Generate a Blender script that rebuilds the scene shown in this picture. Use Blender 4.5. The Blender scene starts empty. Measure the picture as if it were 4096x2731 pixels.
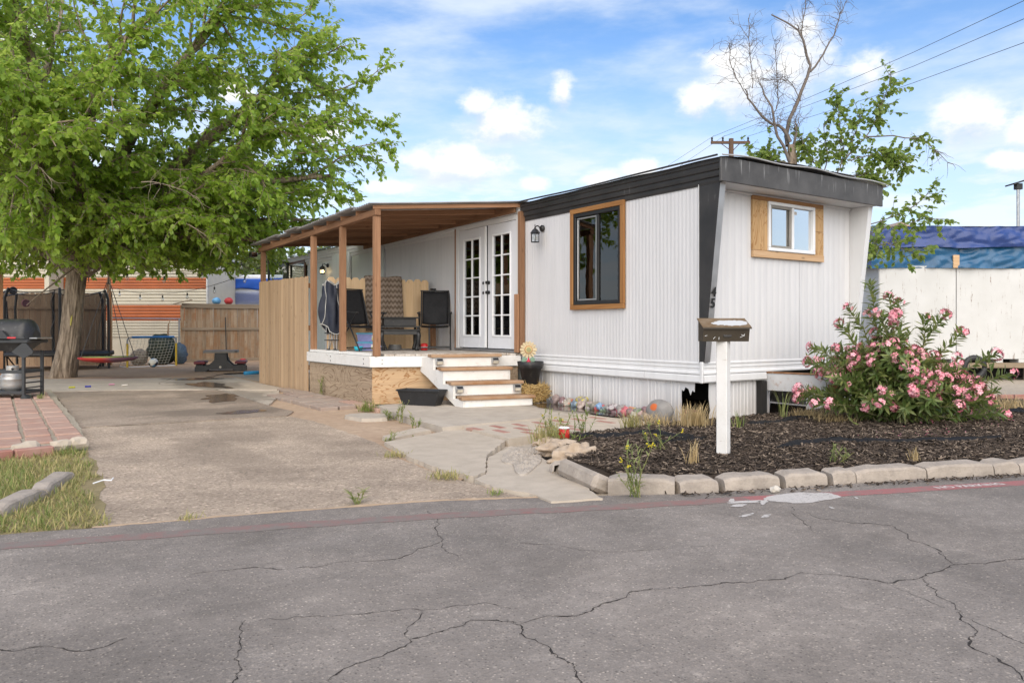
import bpy, math, random
import numpy as np
from mathutils import Vector, Matrix, Euler, noise as mnoise

random.seed(7); RNG = np.random.default_rng(11)
S = bpy.context.scene
R = math.radians
# ------------------------------------------------------------------ camera, sky, sun, exposure
cam = bpy.data.cameras.new('camera'); cam_o = bpy.data.objects.new('camera', cam)
S.collection.objects.link(cam_o)
cam.sensor_width = 36.0; cam.lens = 26.81; cam.shift_y = -0.01355
cam.clip_start = 0.05; cam.clip_end = 2000
cam_o.location = (-6.721, -5.671, 1.15); cam_o.rotation_euler = (R(90), 0, R(-34.24))
S.camera = cam_o
S.view_settings.view_transform = 'Standard'; S.view_settings.look = 'None'
S.view_settings.exposure = 0.34; S.view_settings.gamma = 1.0
S.cycles.use_denoising = True
try: S.cycles.denoiser = 'OPENIMAGEDENOISE'
except Exception: pass
S.cycles.max_bounces = 6; S.cycles.diffuse_bounces = 3; S.cycles.transparent_max_bounces = 8
S.cycles.sample_clamp_indirect = 6.0
SUN_AZ, SUN_EL = 213.0, 39.0           # compass degrees from +y towards +x: the sun stands behind the camera
sun = bpy.data.lights.new('sun', 'SUN'); sun_o = bpy.data.objects.new('sun', sun)
S.collection.objects.link(sun_o); sun.energy = 3.7; sun.angle = R(85); sun.color = (1.0, 0.87, 0.68)
sd = Vector((math.sin(R(SUN_AZ)) * math.cos(R(SUN_EL)), math.cos(R(SUN_AZ)) * math.cos(R(SUN_EL)), math.sin(R(SUN_EL))))
sun_o.rotation_euler = sd.to_track_quat('Z', 'Y').to_euler(); sun_o.location = (-8, -12, 20)

def build_world():
    w = bpy.data.worlds.new('World'); S.world = w; w.use_nodes = True
    nt = w.node_tree; nt.nodes.clear(); nd = nt.nodes; lk = nt.links
    def new(t, **k):
        n = nd.new(t)
        for a, b in k.items(): setattr(n, a, b)
        return n
    def put(sock, v):
        if isinstance(v, bpy.types.NodeSocket): lk.new(v, sock)
        else: sock.default_value = v
    def M(op, a, b=0.0, c=0.0, clamp=False):
        n = new('ShaderNodeMath', operation=op); n.use_clamp = clamp
        put(n.inputs[0], a); put(n.inputs[1], b); put(n.inputs[2], c); return n.outputs[0]
    def mixc(f, a, b, bt='MIX'):
        n = new('ShaderNodeMix', data_type='RGBA', blend_type=bt)
        put(n.inputs[0], f); put(n.inputs[6], a); put(n.inputs[7], b); return n.outputs[2]
    def sm(v, lo, hi):
        n = new('ShaderNodeMapRange', interpolation_type='SMOOTHSTEP')
        put(n.inputs[0], v); n.inputs[1].default_value = lo; n.inputs[2].default_value = hi; return n.outputs[0]
    tc = new('ShaderNodeTexCoord'); sep = new('ShaderNodeSeparateXYZ'); lk.new(tc.outputs['Generated'], sep.inputs[0])
    X, Y, Z = sep.outputs
    sky = new('ShaderNodeTexSky', sky_type='NISHITA', sun_disc=False)
    sky.sun_elevation = R(SUN_EL); sky.sun_rotation = R(SUN_AZ); sky.altitude = 800
    sky.air_density = 1.0; sky.dust_density = 0.4; sky.ozone_density = 3.0
    hs = new('ShaderNodeHueSaturation'); hs.inputs['Saturation'].default_value = 1.0; hs.inputs['Value'].default_value = 1.0
    lk.new(sky.outputs[0], hs.inputs['Color'])
    az = M('MULTIPLY', M('ARCTAN2', X, Y), 180 / math.pi)
    el = M('MULTIPLY', M('ARCSINE', Z), 180 / math.pi)
    P = 76.0                                   # the cloud field goes round the sky in five alike sectors
    azw = M('SUBTRACT', M('FLOORED_MODULO', M('ADD', M('SUBTRACT', az, 48.0), P / 2), P), P / 2)
    def nz(scale, det=6, rough=.55, stretch=(1, 1, 1.6), off=0.0):
        mp = new('ShaderNodeMapping'); mp.inputs['Scale'].default_value = stretch; mp.inputs['Location'].default_value = (off, off * .7, 0)
        lk.new(tc.outputs['Generated'], mp.inputs[0])
        n = new('ShaderNodeTexNoise'); n.inputs['Scale'].default_value = scale; n.inputs['Detail'].default_value = det
        n.inputs['Roughness'].default_value = rough; lk.new(mp.outputs[0], n.inputs['Vector']); return n.outputs['Fac']
    n1 = nz(26, 10, .62); n2 = nz(7, 4)
    disp = M('ADD', M('MULTIPLY', M('SUBTRACT', n1, .5), 1.45), M('MULTIPLY', M('SUBTRACT', n2, .5), 1.0))
    clouds = [(33.9, 15.0, 4.0, 2.1), (31.6, 16.4, 1.8, 1.4), (30.0, 11.9, 5.4, 1.9), (27.3, 12.4, 2.3, 1.2), (38.1, 17.2, 1.4, 1.6),
              (50.8, 17.2, 3.3, 3.2), (55.3, 18.8, 3.0, 4.2), (47.9, 16.2, 2.0, 1.7), (59.3, 16.9, 2.3, 2.2), (65.0, 13.2, 3.4, 2.2),
              (69.6, 12.3, 3.6, 1.7), (67.2, 10.4, 1.9, .9), (36.0, 10.6, 1.6, .9), (40.7, 10.9, 1.8, .9), (44.0, 11.7, 1.6, 1.1),
              (48.0, 10.4, 3.0, 1.0), (20.0, 14.0, 3.2, 1.6), (14.2, 16.2, 2.4, 1.4), (76.5, 17.5, 3.0, 1.8), (25.0, 10.3, 3.0, .9)]
    cv = new('ShaderNodeCombineXYZ'); lk.new(azw, cv.inputs[0]); lk.new(el, cv.inputs[1])
    lo_ = new('ShaderNodeVectorMath', operation='ADD'); lk.new(cv.outputs[0], lo_.inputs[0]); lo_.inputs[1].default_value = (0, 1.1, 0)
    def field(v):
        t = None
        for (ca, ce, a, b) in clouds:
            n = new('ShaderNodeVectorMath', operation='MULTIPLY_ADD'); lk.new(v, n.inputs[0])
            n.inputs[1].default_value = (1 / a, 1 / b, 0); n.inputs[2].default_value = (-(ca - 48.0) / a, -ce / b, 0)
            l_ = new('ShaderNodeVectorMath', operation='LENGTH'); lk.new(n.outputs[0], l_.inputs[0])
            t = l_.outputs['Value'] if t is None else M('MINIMUM', t, l_.outputs['Value'])
        return t
    d0 = field(cv.outputs[0]); d1 = field(lo_.outputs[0])
    shade = M('SUBTRACT', d1, d0)                       # how far the cloud still reaches upward
    cum = sm(M('SUBTRACT', M('ADD', disp, 1.0), d0), .03, .82)
    n3 = nz(2.6, 7, .6, (1, 1, 3.5), 3.1)
    wisp = M('MULTIPLY', sm(n3, .42, .74), .8)
    haze = M('MULTIPLY', sm(el, 24.0, 3.0), .70)
    lowc = M('MULTIPLY', sm(nz(9, 6, .55, (1, 1, 4), 7.7), .45, .62), M('MULTIPLY', sm(el, 17.0, 9.0), .6))
    base = mixc(1.0, hs.outputs[0], (0.122, 0.152, 0.172, 1), 'MULTIPLY')
    c = mixc(haze, base, (0.70, 0.76, 0.82, 1))
    c = mixc(wisp, c, (0.72, 0.79, 0.87, 1))
    c = mixc(lowc, c, (0.82, 0.84, 0.87, 1))
    cl = mixc(sm(M('ADD', shade, M('MULTIPLY', M('SUBTRACT', n1, .5), 2.0)), -.62, .48), (0.58, 0.65, 0.76, 1), (0.93, 0.92, 0.90, 1))
    c = mixc(M('MULTIPLY', cum, .95), c, cl)
    bg = new('ShaderNodeBackground'); lk.new(c, bg.inputs[0]); bg.inputs[1].default_value = 1.0
    out = new('ShaderNodeOutputWorld'); lk.new(bg.outputs[0], out.inputs[0])
build_world()
S.world.cycles.sampling_method = 'MANUAL'; S.world.cycles.sample_map_resolution = 256

# ------------------------------------------------------------------ helpers
COL = S.collection
ORG = {}

class MB:
    def __init__(s): s.v = []; s.f = []; s.m = []
    def _add(s, vs, fs, mi=0):
        o = len(s.v); s.v += [tuple(v) for v in vs]; s.f += [tuple(o + i for i in f) for f in fs]; s.m += [mi] * len(fs); return s
    def obox(s, c, size, rot=None, ch=0.0, mi=0):
        hx, hy, hz = [q / 2 for q in size]; c = Vector(c)
        Mx = rot if isinstance(rot, Matrix) else (Euler(rot).to_matrix() if rot is not None else None)
        vs, fs = [], []
        if ch <= 0:
            for z in (-1, 1):
                for y in (-1, 1):
                    for x in (-1, 1): vs.append(Vector((x * hx, y * hy, z * hz)))
            fs = [(0, 2, 3, 1), (4, 5, 7, 6), (0, 1, 5, 4), (2, 6, 7, 3), (0, 4, 6, 2), (1, 3, 7, 5)]
        else:
            ch = min(ch, hx * .9, hy * .9, hz * .9); ix = {}
            for sx in (-1, 1):
                for sy in (-1, 1):
                    for sz in (-1, 1):
                        ix[(sx, sy, sz)] = len(vs)
                        vs += [Vector((sx * hx, sy * (hy - ch), sz * (hz - ch))), Vector((sx * (hx - ch), sy * hy, sz * (hz - ch))), Vector((sx * (hx - ch), sy * (hy - ch), sz * hz))]
            I = lambda a, b, d, k: ix[(a, b, d)] + k
            for t in (-1, 1):
                fs += [(I(t, -1, -1, 0), I(t, 1, -1, 0), I(t, 1, 1, 0), I(t, -1, 1, 0)), (I(-1, t, -1, 1), I(1, t, -1, 1), I(1, t, 1, 1), I(-1, t, 1, 1)), (I(-1, -1, t, 2), I(1, -1, t, 2), I(1, 1, t, 2), I(-1, 1, t, 2))]
                for q in (-1, 1):
                    fs += [(I(t, q, -1, 0), I(t, q, 1, 0), I(t, q, 1, 1), I(t, q, -1, 1)), (I(t, -1, q, 0), I(t, 1, q, 0), I(t, 1, q, 2), I(t, -1, q, 2)), (I(-1, t, q, 1), I(1, t, q, 1), I(1, t, q, 2), I(-1, t, q, 2))]
                    for r_ in (-1, 1): fs.append((I(t, q, r_, 0), I(t, q, r_, 1), I(t, q, r_, 2)))
        if Mx is not None: vs = [Mx @ v for v in vs]
        return s._add([v + c for v in vs], fs, mi)
    def box(s, x0, x1, y0, y1, z0, z1, ch=0.0, mi=0):
        return s.obox(((x0 + x1) / 2, (y0 + y1) / 2, (z0 + z1) / 2), (abs(x1 - x0), abs(y1 - y0), abs(z1 - z0)), None, ch, mi)
    def prism(s, pts, z0, z1, axis='z', mi=0, inset=0.0):
        n = len(pts); P3 = {'z': lambda a, b, c: (a, b, c), 'x': lambda a, b, c: (c, a, b), 'y': lambda a, b, c: (a, c, b)}[axis]
        top = pts
        if inset:
            cx = sum(p[0] for p in pts) / n; cy = sum(p[1] for p in pts) / n
            top = []
            for p in pts:
                d = math.hypot(p[0] - cx, p[1] - cy) or 1; k = max(0, d - inset) / d
                top.append((cx + (p[0] - cx) * k, cy + (p[1] - cy) * k))
        vs = [P3(a, b, z0) for a, b in pts] + [P3(a, b, z1) for a, b in top]
        fs = [tuple(range(n))[::-1], tuple(range(n, 2 * n))] + [(i, (i + 1) % n, n + (i + 1) % n, n + i) for i in range(n)]
        return s._add(vs, fs, mi)
    def tube(s, pts, r, n=8, cap=True, mi=0):
        pts = [Vector(p) for p in pts]; m = len(pts)
        rs = list(r) if hasattr(r, '__len__') else [r] * m
        vs, fs = [], []; ref = None
        for i, p in enumerate(pts):
            t = (pts[min(i + 1, m - 1)] - pts[max(i - 1, 0)])
            if t.length < 1e-9: t = Vector((0, 0, 1))
            t.normalize()
            if ref is None: ref = t.orthogonal().normalized()
            ref = (ref - t * ref.dot(t))
            if ref.length < 1e-6: ref = t.orthogonal()
            ref.normalize(); b = t.cross(ref)
            for k in range(n):
                a = 2 * math.pi * k / n; vs.append(p + (ref * math.cos(a) + b * math.sin(a)) * rs[i])
        for i in range(m - 1):
            for k in range(n):
                k2 = (k + 1) % n; fs.append((i * n + k, i * n + k2, (i + 1) * n + k2, (i + 1) * n + k))
        if cap: fs += [tuple(range(n))[::-1], tuple(range((m - 1) * n, m * n))]
        return s._add(vs, fs, mi)
    def lathe(s, prof, c=(0, 0, 0), n=16, rot=None, mi=0):
        c = Vector(c); vs, fs = [], []
        Mx = Euler(rot).to_matrix() if rot is not None else None
        for (r, z) in prof:
            for k in range(n):
                a = 2 * math.pi * k / n; v = Vector((r * math.cos(a), r * math.sin(a), z)); vs.append(c + (Mx @ v if Mx else v))
        for i in range(len(prof) - 1):
            for k in range(n):
                k2 = (k + 1) % n; fs.append((i * n + k, i * n + k2, (i + 1) * n + k2, (i + 1) * n + k))
        if prof[0][0] > 1e-4: fs.append(tuple(range(n))[::-1])
        if prof[-1][0] > 1e-4: fs.append(tuple(range((len(prof) - 1) * n, len(prof) * n)))
        return s._add(vs, fs, mi)
    def sheet(s, fn, nu, nv, mi=0):
        vs = [fn(i / nu, j / nv) for j in range(nv + 1) for i in range(nu + 1)]
        fs = [(j * (nu + 1) + i, j * (nu + 1) + i + 1, (j + 1) * (nu + 1) + i + 1, (j + 1) * (nu + 1) + i) for j in range(nv) for i in range(nu)]
        return s._add(vs, fs, mi)
    def sweep(s, prof, path, close=False, mi=0):
        """prof: list of (out, z); path: list of (x, y, nx, ny) with outward normal"""
        n = len(prof); vs, fs = [], []
        for (x, y, nx, ny) in path:
            for (o, z) in prof: vs.append((x + nx * o, y + ny * o, z))
        for i in range(len(path) - 1):
            for k in range(n if close else n - 1):
                k2 = (k + 1) % n; fs.append((i * n + k, i * n + k2, (i + 1) * n + k2, (i + 1) * n + k))
        if close: fs += [tuple(range(n)), tuple(range((len(path) - 1) * n, len(path) * n))]
        return s._add(vs, fs, mi)
    def blob(s, c, rad, sub=2, amp=.15, freq=2.0, seed=0.0, mi=0, flat=None):
        import bmesh
        bm = bmesh.new(); bmesh.ops.create_icosphere(bm, subdivisions=sub, radius=1)
        vs = []
        for v in bm.verts:
            p = v.co.copy(); k = 1 + amp * mnoise.noise(p * freq + Vector((seed, seed * 1.7, -seed)))
            q = Vector((p.x * rad[0] * k, p.y * rad[1] * k, p.z * rad[2] * k))
            if flat is not None and q.z < flat: q.z = flat
            vs.append(q + Vector(c))
        fs = [tuple(v.index for v in f.verts) for f in bm.faces]; bm.free()
        return s._add(vs, fs, mi)
    def mesh(s, name, center=None, smooth=False):
        me = bpy.data.meshes.new(name)
        v = s.v if center is None else [(a[0] - center[0], a[1] - center[1], a[2] - center[2]) for a in s.v]
        me.from_pydata(v, [], s.f); 
        if smooth: me.polygons.foreach_set('use_smooth', [True] * len(me.polygons))
        if any(s.m): me.polygons.foreach_set('material_index', s.m)
        me.update(); return me

def link(o, parent=None):
    COL.objects.link(o)
    if parent is not None: o.parent = parent
    return o
def tag(o, label=None, cat=None, group=None, kind=None):
    if label: o['label'] = label
    if cat: o['category'] = cat
    if group: o['group'] = group
    if kind: o['kind'] = kind
    return o
def thing(name, loc, label=None, cat=None, group=None, kind=None, local=False, rz=0.0):
    """an Empty at the base; children are given in world numbers unless local"""
    o = bpy.data.objects.new(name, None); o.empty_display_size = .1; COL.objects.link(o)
    o.location = loc; o.rotation_euler = (0, 0, rz)
    ORG[o.name] = Vector((0, 0, 0)) if local else Vector(loc)
    return tag(o, label, cat, group, kind)
def add(name, mb, mat, parent=None, smooth=False, **tg):
    arr = np.array(mb.v); lo = arr.min(0); hi = arr.max(0); c = Vector([float(x) for x in (lo + hi) / 2])
    me = mb.mesh(name, c, smooth)
    for m in (mat if isinstance(mat, (list, tuple)) else [mat]): me.materials.append(m)
    o = bpy.data.objects.new(name, me); link(o, parent)
    base = ORG[parent.name] if parent is not None else Vector((0, 0, 0))
    o.location = c - base; ORG[o.name] = c
    return tag(o, **tg)
def inst(name, me, parent, loc, rot=(0, 0, 0), scale=(1, 1, 1), mat=None, **tg):
    """a piece sharing mesh data; loc in the same numbers as the parent's other children"""
    o = bpy.data.objects.new(name, me); link(o, parent)
    base = ORG[parent.name] if parent is not None else Vector((0, 0, 0))
    o.location = Vector(loc) - base; o.rotation_euler = rot; o.scale = scale; ORG[o.name] = Vector(loc)
    return tag(o, **tg)
def copy_tree(o, parent=None):
    c = o.copy(); COL.objects.link(c); c.parent = parent
    for ch in list(o.children): copy_tree(ch, c)
    ORG[c.name] = Vector((0, 0, 0)); return c
def np_mesh(name, V, F, mat, smooth=False):
    """V (n,3) array, F (m,k) array of equal-sized faces"""
    me = bpy.data.meshes.new(name); V = np.asarray(V, dtype=np.float32); F = np.asarray(F, dtype=np.int32)
    me.vertices.add(len(V)); me.vertices.foreach_set('co', V.ravel())
    k = F.shape[1]; me.loops.add(F.size); me.loops.foreach_set('vertex_index', F.ravel())
    me.polygons.add(len(F)); me.polygons.foreach_set('loop_start', np.arange(0, F.size, k, dtype=np.int32))
    me.update(calc_edges=True); me.validate()
    if smooth: me.polygons.foreach_set('use_smooth', [True] * len(me.polygons))
    me.materials.append(mat); return me
def jag(pts, step=.12, amp=.02, closed=False, seed=0):
    """roughen a polyline"""
    rr = random.Random(seed); out = []; n = len(pts)
    for i in range(n if closed else n - 1):
        a = pts[i]; b = pts[(i + 1) % n]; L = math.hypot(b[0] - a[0], b[1] - a[1]); k = max(1, int(L / step))
        for j in range(k):
            t = j / k; out.append((a[0] + (b[0] - a[0]) * t + rr.uniform(-amp, amp) * (j > 0), a[1] + (b[1] - a[1]) * t + rr.uniform(-amp, amp) * (j > 0)))
    if not closed: out.append(tuple(pts[-1]))
    return out

# ------------------------------------------------------------------ materials
class N:
    def __init__(s, name):
        s.mat = bpy.data.materials.new(name); s.mat.use_nodes = True; s.nt = s.mat.node_tree; s.nt.nodes.clear()
        s.o = s.nt.nodes.new('ShaderNodeOutputMaterial')
    def new(s, t, **k):
        n = s.nt.nodes.new(t)
        for a, b in k.items(): setattr(n, a, b)
        return n
    def put(s, sock, v):
        if isinstance(v, bpy.types.NodeSocket): s.nt.links.new(v, sock)
        elif v is not None: sock.default_value = (*v, 1) if isinstance(v, tuple) and len(v) == 3 and sock.type == 'RGBA' else v
    def co(s, scale=(1, 1, 1), rand=0.0, world=False):
        tc = s.new('ShaderNodeTexCoord'); v = tc.outputs['Object']
        if world: v = s.new('ShaderNodeNewGeometry').outputs['Position']
        if rand:
            oi = s.new('ShaderNodeObjectInfo'); m = s.new('ShaderNodeMath', operation='MULTIPLY'); s.put(m.inputs[0], oi.outputs['Random']); m.inputs[1].default_value = rand
            a = s.new('ShaderNodeVectorMath', operation='ADD'); s.put(a.inputs[0], v); s.put(a.inputs[1], m.outputs[0]); v = a.outputs[0]
        mp = s.new('ShaderNodeMapping'); mp.inputs['Scale'].default_value = scale; s.put(mp.inputs[0], v); return mp.outputs[0]
    def noise(s, co, scale=5, det=4, rough=.55, dist=0.0):
        n = s.new('ShaderNodeTexNoise'); s.put(n.inputs['Vector'], co); n.inputs['Scale'].default_value = scale
        n.inputs['Detail'].default_value = det; n.inputs['Roughness'].default_value = rough; n.inputs['Distortion'].default_value = dist; return n.outputs['Fac']
    def vor(s, co, scale=20, out='Distance', feat='F1', rnd=1.0):
        n = s.new('ShaderNodeTexVoronoi', feature=feat); s.put(n.inputs['Vector'], co); n.inputs['Scale'].default_value = scale; n.inputs['Randomness'].default_value = rnd; return n.outputs[out]
    def mr(s, v, lo, hi, a=0.0, b=1.0, smooth=False):
        n = s.new('ShaderNodeMapRange'); n.interpolation_type = 'SMOOTHSTEP' if smooth else 'LINEAR'
        s.put(n.inputs[0], v); n.inputs[1].default_value = lo; n.inputs[2].default_value = hi; n.inputs[3].default_value = a; n.inputs[4].default_value = b; return n.outputs[0]
    def m(s, op, a, b=0.0):
        n = s.new('ShaderNodeMath', operation=op); s.put(n.inputs[0], a); s.put(n.inputs[1], b); return n.outputs[0]
    def mix(s, f, a, b, bt='MIX'):
        n = s.new('ShaderNodeMix', data_type='RGBA', blend_type=bt); s.put(n.inputs[0], f); s.put(n.inputs[6], a); s.put(n.inputs[7], b); return n.outputs[2]
    def rnd(s): return s.new('ShaderNodeObjectInfo').outputs['Random']
    def island(s): return s.new('ShaderNodeNewGeometry').outputs['Random Per Island']
    def axis(s, co, k):
        n = s.new('ShaderNodeSeparateXYZ'); s.put(n.inputs[0], co); return n.outputs[k]
    def bump(s, h, st=.3, dist=.01):
        n = s.new('ShaderNodeBump'); s.put(n.inputs['Height'], h); n.inputs['Strength'].default_value = st; n.inputs['Distance'].default_value = dist; return n.outputs[0]
    def out(s, color, rough=.7, bump=None, metal=0.0, spec=.4, **k):
        p = s.new('ShaderNodeBsdfPrincipled'); s.put(p.inputs['Base Color'], color); s.put(p.inputs['Roughness'], rough); s.put(p.inputs['Metallic'], metal)
        p.inputs['Specular IOR Level'].default_value = spec
        if bump is not None: s.put(p.inputs['Normal'], bump)
        for a, b in k.items(): s.put(p.inputs[a.replace('_', ' ')], b)
        s.nt.links.new(p.outputs[0], s.o.inputs[0]); s.p = p; return s.mat

def mat_plain(name, c, rough=.6, var=.25, scale=6, metal=0.0, dirt=None, spec=.4, bumps=.0, bscale=60):
    n = N(name); co = n.co(rand=13.0); a = n.noise(co, scale, 5)
    c2 = tuple(x * (1 - var) for x in c); col = n.mix(n.mr(a, .3, .7), (*c, 1), (*c2, 1))
    if dirt:
        d = n.noise(co, 11, 8, .7); col = n.mix(n.mr(d, .56, .7, 0, .8), col, (*dirt, 1))
    b = n.bump(n.noise(co, bscale, 3), bumps, .004) if bumps else None
    r = n.mr(n.noise(co, 9, 3), .3, .7, rough * .85, min(1, rough * 1.12))
    return n.out(col, r, b, metal, spec)
def mat_wood(name, light, dark, ax='z', cross=28, along=1.2, rough=.75, knots=.5, var=.35, weather=None):
    n = N(name); sc = [cross] * 3; sc['xyz'.index(ax)] = along
    co = n.co(tuple(sc), rand=37.0); co2 = n.co(rand=37.0)
    g = n.noise(co, 1.0, 5, .6, .6); g2 = n.noise(co, 3.4, 3, .6)
    f = n.m('ADD', n.m('MULTIPLY', g, .7), n.m('MULTIPLY', g2, .3))
    col = n.mix(n.mr(f, .36, .64), (*dark, 1), (*light, 1))
    v = n.mr(n.rnd(), 0, 1, 1 - var, 1.0); hsv = n.new('ShaderNodeHueSaturation'); n.put(hsv.inputs['Color'], col); n.put(hsv.inputs['Value'], v); col = hsv.outputs[0]
    if knots:
        ks = [9] * 3; ks['xyz'.index(ax)] = 3.2
        k = n.vor(n.co(tuple(ks), rand=37.0), 1.0); col = n.mix(n.mr(k, .06, .16, knots, 0), col, tuple(x * .3 for x in dark) + (1,))
    if weather:
        w = n.noise(co2, 2.2, 6, .6); col = n.mix(n.mr(w, .42, .66, 0, .75), col, (*weather, 1))
    return n.out(col, rough, n.bump(f, .35, .004), spec=.25)
def stain_mask(n, co, spots):
    w = n.noise(co, 2.4, 6, .65); tot = None
    for (x, y, rx, ry, k) in spots:
        v = n.new('ShaderNodeVectorMath', operation='MULTIPLY_ADD'); n.put(v.inputs[0], co); v.inputs[1].default_value = (1 / rx, 1 / ry, 0); v.inputs[2].default_value = (-x / rx, -y / ry, 0)
        l_ = n.new('ShaderNodeVectorMath', operation='LENGTH'); n.put(l_.inputs[0], v.outputs[0]); d = n.mr(n.m('ADD', l_.outputs['Value'], n.m('MULTIPLY', n.m('SUBTRACT', w, .5), 1.9)), .72, 1.12, k, 0, True)
        tot = d if tot is None else n.m('MAXIMUM', tot, d)
    return tot
DAMP = [(-3.5, 7.6, .75, 1.5, .72), (-3.2, 10.4, .65, 1.6, .72), (-4.1, 5.2, 1.0, .55, .68), (-2.9, 12.4, .8, .7, .7), (-4.6, 7.0, .5, .9, .35), (-5.1, 8.6, .4, .8, .3)]
OIL = [(-5.0, 1.7, .30, 1.3, .42), (-4.5, 2.9, .35, .9, .38), (-4.9, .6, .25, .7, .3), (-3.9, 2.0, .25, .5, .3), (-4.0, .9, .2, .35, .3)]
def m_asphalt(name, base, lightc, darkc, stone, sscale=95, stonecut=.16, big=.55, tint=None, bst=.5, spots=None, dspeck=.32):
    n = N(name); co = n.co(world=True)
    a = n.noise(co, .55, 6, .62, .8); b = n.noise(co, 3.1, 6, .6)
    col = n.mix(n.mr(a, .35, .65), (*darkc, 1), (*lightc, 1)); col = n.mix(.25, col, (*base, 1))
    col = n.mix(n.mr(b, .3, .72, 0, big), col, tuple(x * .78 for x in base) + (1,))
    if tint: col = n.mix(n.mr(n.noise(co, .9, 4), .52, .7, 0, .6), col, (*tint, 1))
    g = n.noise(co, 11, 10, .78); col = n.mix(n.mr(g, .30, .70), tuple(x * .80 for x in base) + (1,), col); col = n.mix(n.mr(g, .52, .72, 0, .40), col, tuple(min(1, x * 1.55) for x in lightc) + (1,))
    f = n.noise(co, 120, 3, .75); col = n.mix(n.mr(f, .38, .56, .5, 0), col, tuple(x * .52 for x in base) + (1,))
    f3 = n.noise(co, sscale * .95, 4, .62); col = n.mix(n.mr(f3, .36, .45, dspeck, 0), col, tuple(x * .40 for x in base) + (1,)); f4 = n.noise(co, sscale * .8, 4, .62); col = n.mix(n.mr(f4, .57, .66, 0, dspeck * .8), col, tuple(min(1, x * 1.5) for x in lightc) + (1,))
    sw = n.new('ShaderNodeMapping'); n.put(sw.inputs[0], co); sw.inputs['Rotation'].default_value = (0, 0, .35); sw.inputs['Scale'].default_value = (.22, 1.9, 1); wear = n.noise(sw.outputs[0], 1.0, 5, .6); col = n.mix(n.mr(wear, .36, .62, .34, 0), col, tuple(x * .66 for x in base) + (1,))
    v2 = n.vor(co, sscale * .38); r2 = n.axis(n.vor(co, sscale * .38, 'Color'), 2); col = n.mix(n.m('MULTIPLY', n.mr(v2, .10, .2, 1, 0), n.mr(r2, .78, .9, 0, .45)), col, tuple(x * .95 for x in stone) + (1,))
    v = n.vor(co, sscale); vc = n.vor(co, sscale, 'Color'); vr = n.axis(vc, 0)
    st = n.m('MULTIPLY', n.mr(v, stonecut, stonecut + .1, 1, 0), n.mr(vr, .45, .8))
    col = n.mix(st, col, n.mix(n.axis(vc, 1), (*stone, 1), tuple(x * .55 for x in stone) + (1,)))
    dk = n.m('MULTIPLY', n.mr(v, stonecut, stonecut + .12, 1, 0), n.mr(vr, .40, .26)); col = n.mix(n.m('MULTIPLY', dk, .85), col, tuple(x * .4 for x in base) + (1,))
    tn = n.mr(n.noise(co, .75, 6, .6, .6), .36, .64, .80, 1.14); tn = n.m('MULTIPLY', tn, n.mr(n.noise(co, 2.6, 6, .65, .4), .32, .68, .88, 1.10)); col = n.mix(1.0, col, tn, 'MULTIPLY')
    if spots: col = n.mix(stain_mask(n, co, spots), col, tuple(x * .42 for x in base) + (1,))
    h = n.m('ADD', n.m('MULTIPLY', v, -.6), n.m('ADD', n.noise(co, 150, 4, .65), n.m('MULTIPLY', b, .8)))
    return n.out(col, n.mr(n.noise(co, 40, 3), .3, .7, .78, .95), n.bump(h, bst, .008), spec=.25)
M = {}
M['asphalt'] = m_asphalt('asphalt', (.298, .261, .231), (.385, .333, .288), (.200, .188, .180), (.52, .45, .38), 62, .20)
M['drive'] = m_asphalt('old_drive_asphalt', (.555, .44, .338), (.61, .49, .38), (.46, .37, .288), (.70, .57, .45), 36, .24, .45, (.39, .31, .245), 1.0, OIL, .75)
M['patch'] = m_asphalt('dark_patch_asphalt', (.43, .345, .27), (.48, .385, .30), (.34, .278, .222), (.58, .48, .385), 40, .22, .5, None, .8, DAMP, .6)
def m_ground(name, a, b, c, s1=.7, s2=9, bst=.6, speck=None, rough=.95, spots=None):
    n = N(name); co = n.co(world=True); x = n.noise(co, s1, 6, .6); y = n.noise(co, s2, 6, .65); z = n.noise(co, 70, 3, .6)
    col = n.mix(n.mr(x, .35, .65), (*a, 1), (*b, 1)); col = n.mix(n.mr(y, .4, .68, 0, .7), col, (*c, 1))
    if speck:
        v = n.vor(co, 55); r_ = n.axis(n.vor(co, 55, 'Color'), 0); col = n.mix(n.m('MULTIPLY', n.mr(v, .15, .25, 1, 0), n.mr(r_, .5, .8)), col, (*speck, 1))
    if spots: col = n.mix(stain_mask(n, co, spots), col, tuple(x * .42 for x in a) + (1,))
    h = n.m('ADD', n.m('MULTIPLY', y, 1.0), n.m('MULTIPLY', z, .35))
    return n.out(col, rough, n.bump(h, bst, .02), spec=.2)
M['dirt'] = m_ground('dirt', (.42, .30, .21), (.48, .36, .26), (.33, .235, .165), speck=(.48, .40, .32))
M['yard_soil'] = m_ground('yard_soil', (.40, .27, .175), (.47, .33, .22), (.31, .205, .135), .9, 7, 1.0)
M['gravel'] = m_ground('gravel', (.40, .345, .28), (.46, .40, .33), (.33, .28, .22), .5, 12, .7, speck=(.6, .55, .48))
M['mulch_soil'] = m_ground('mulch_soil', (.045, .034, .026), (.065, .048, .036), (.028, .022, .018), 3, 24, 1.0)
M['concrete'] = m_ground('concrete', (.46, .395, .32), (.515, .445, .365), (.385, .33, .268), .9, 6, .25, speck=(.5, .46, .4))
M['concrete_grey'] = m_ground('concrete_grey', (.42, .37, .31), (.48, .425, .36), (.34, .295, .25), .8, 5, .3, speck=(.45, .41, .37), spots=DAMP + [(-.3, 2.4, .38, 1.1, .6)])
M['rubble'] = m_ground('patched_cement', (.46, .40, .335), (.52, .455, .385), (.34, .295, .25), 2, 14, 1.0)
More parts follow.
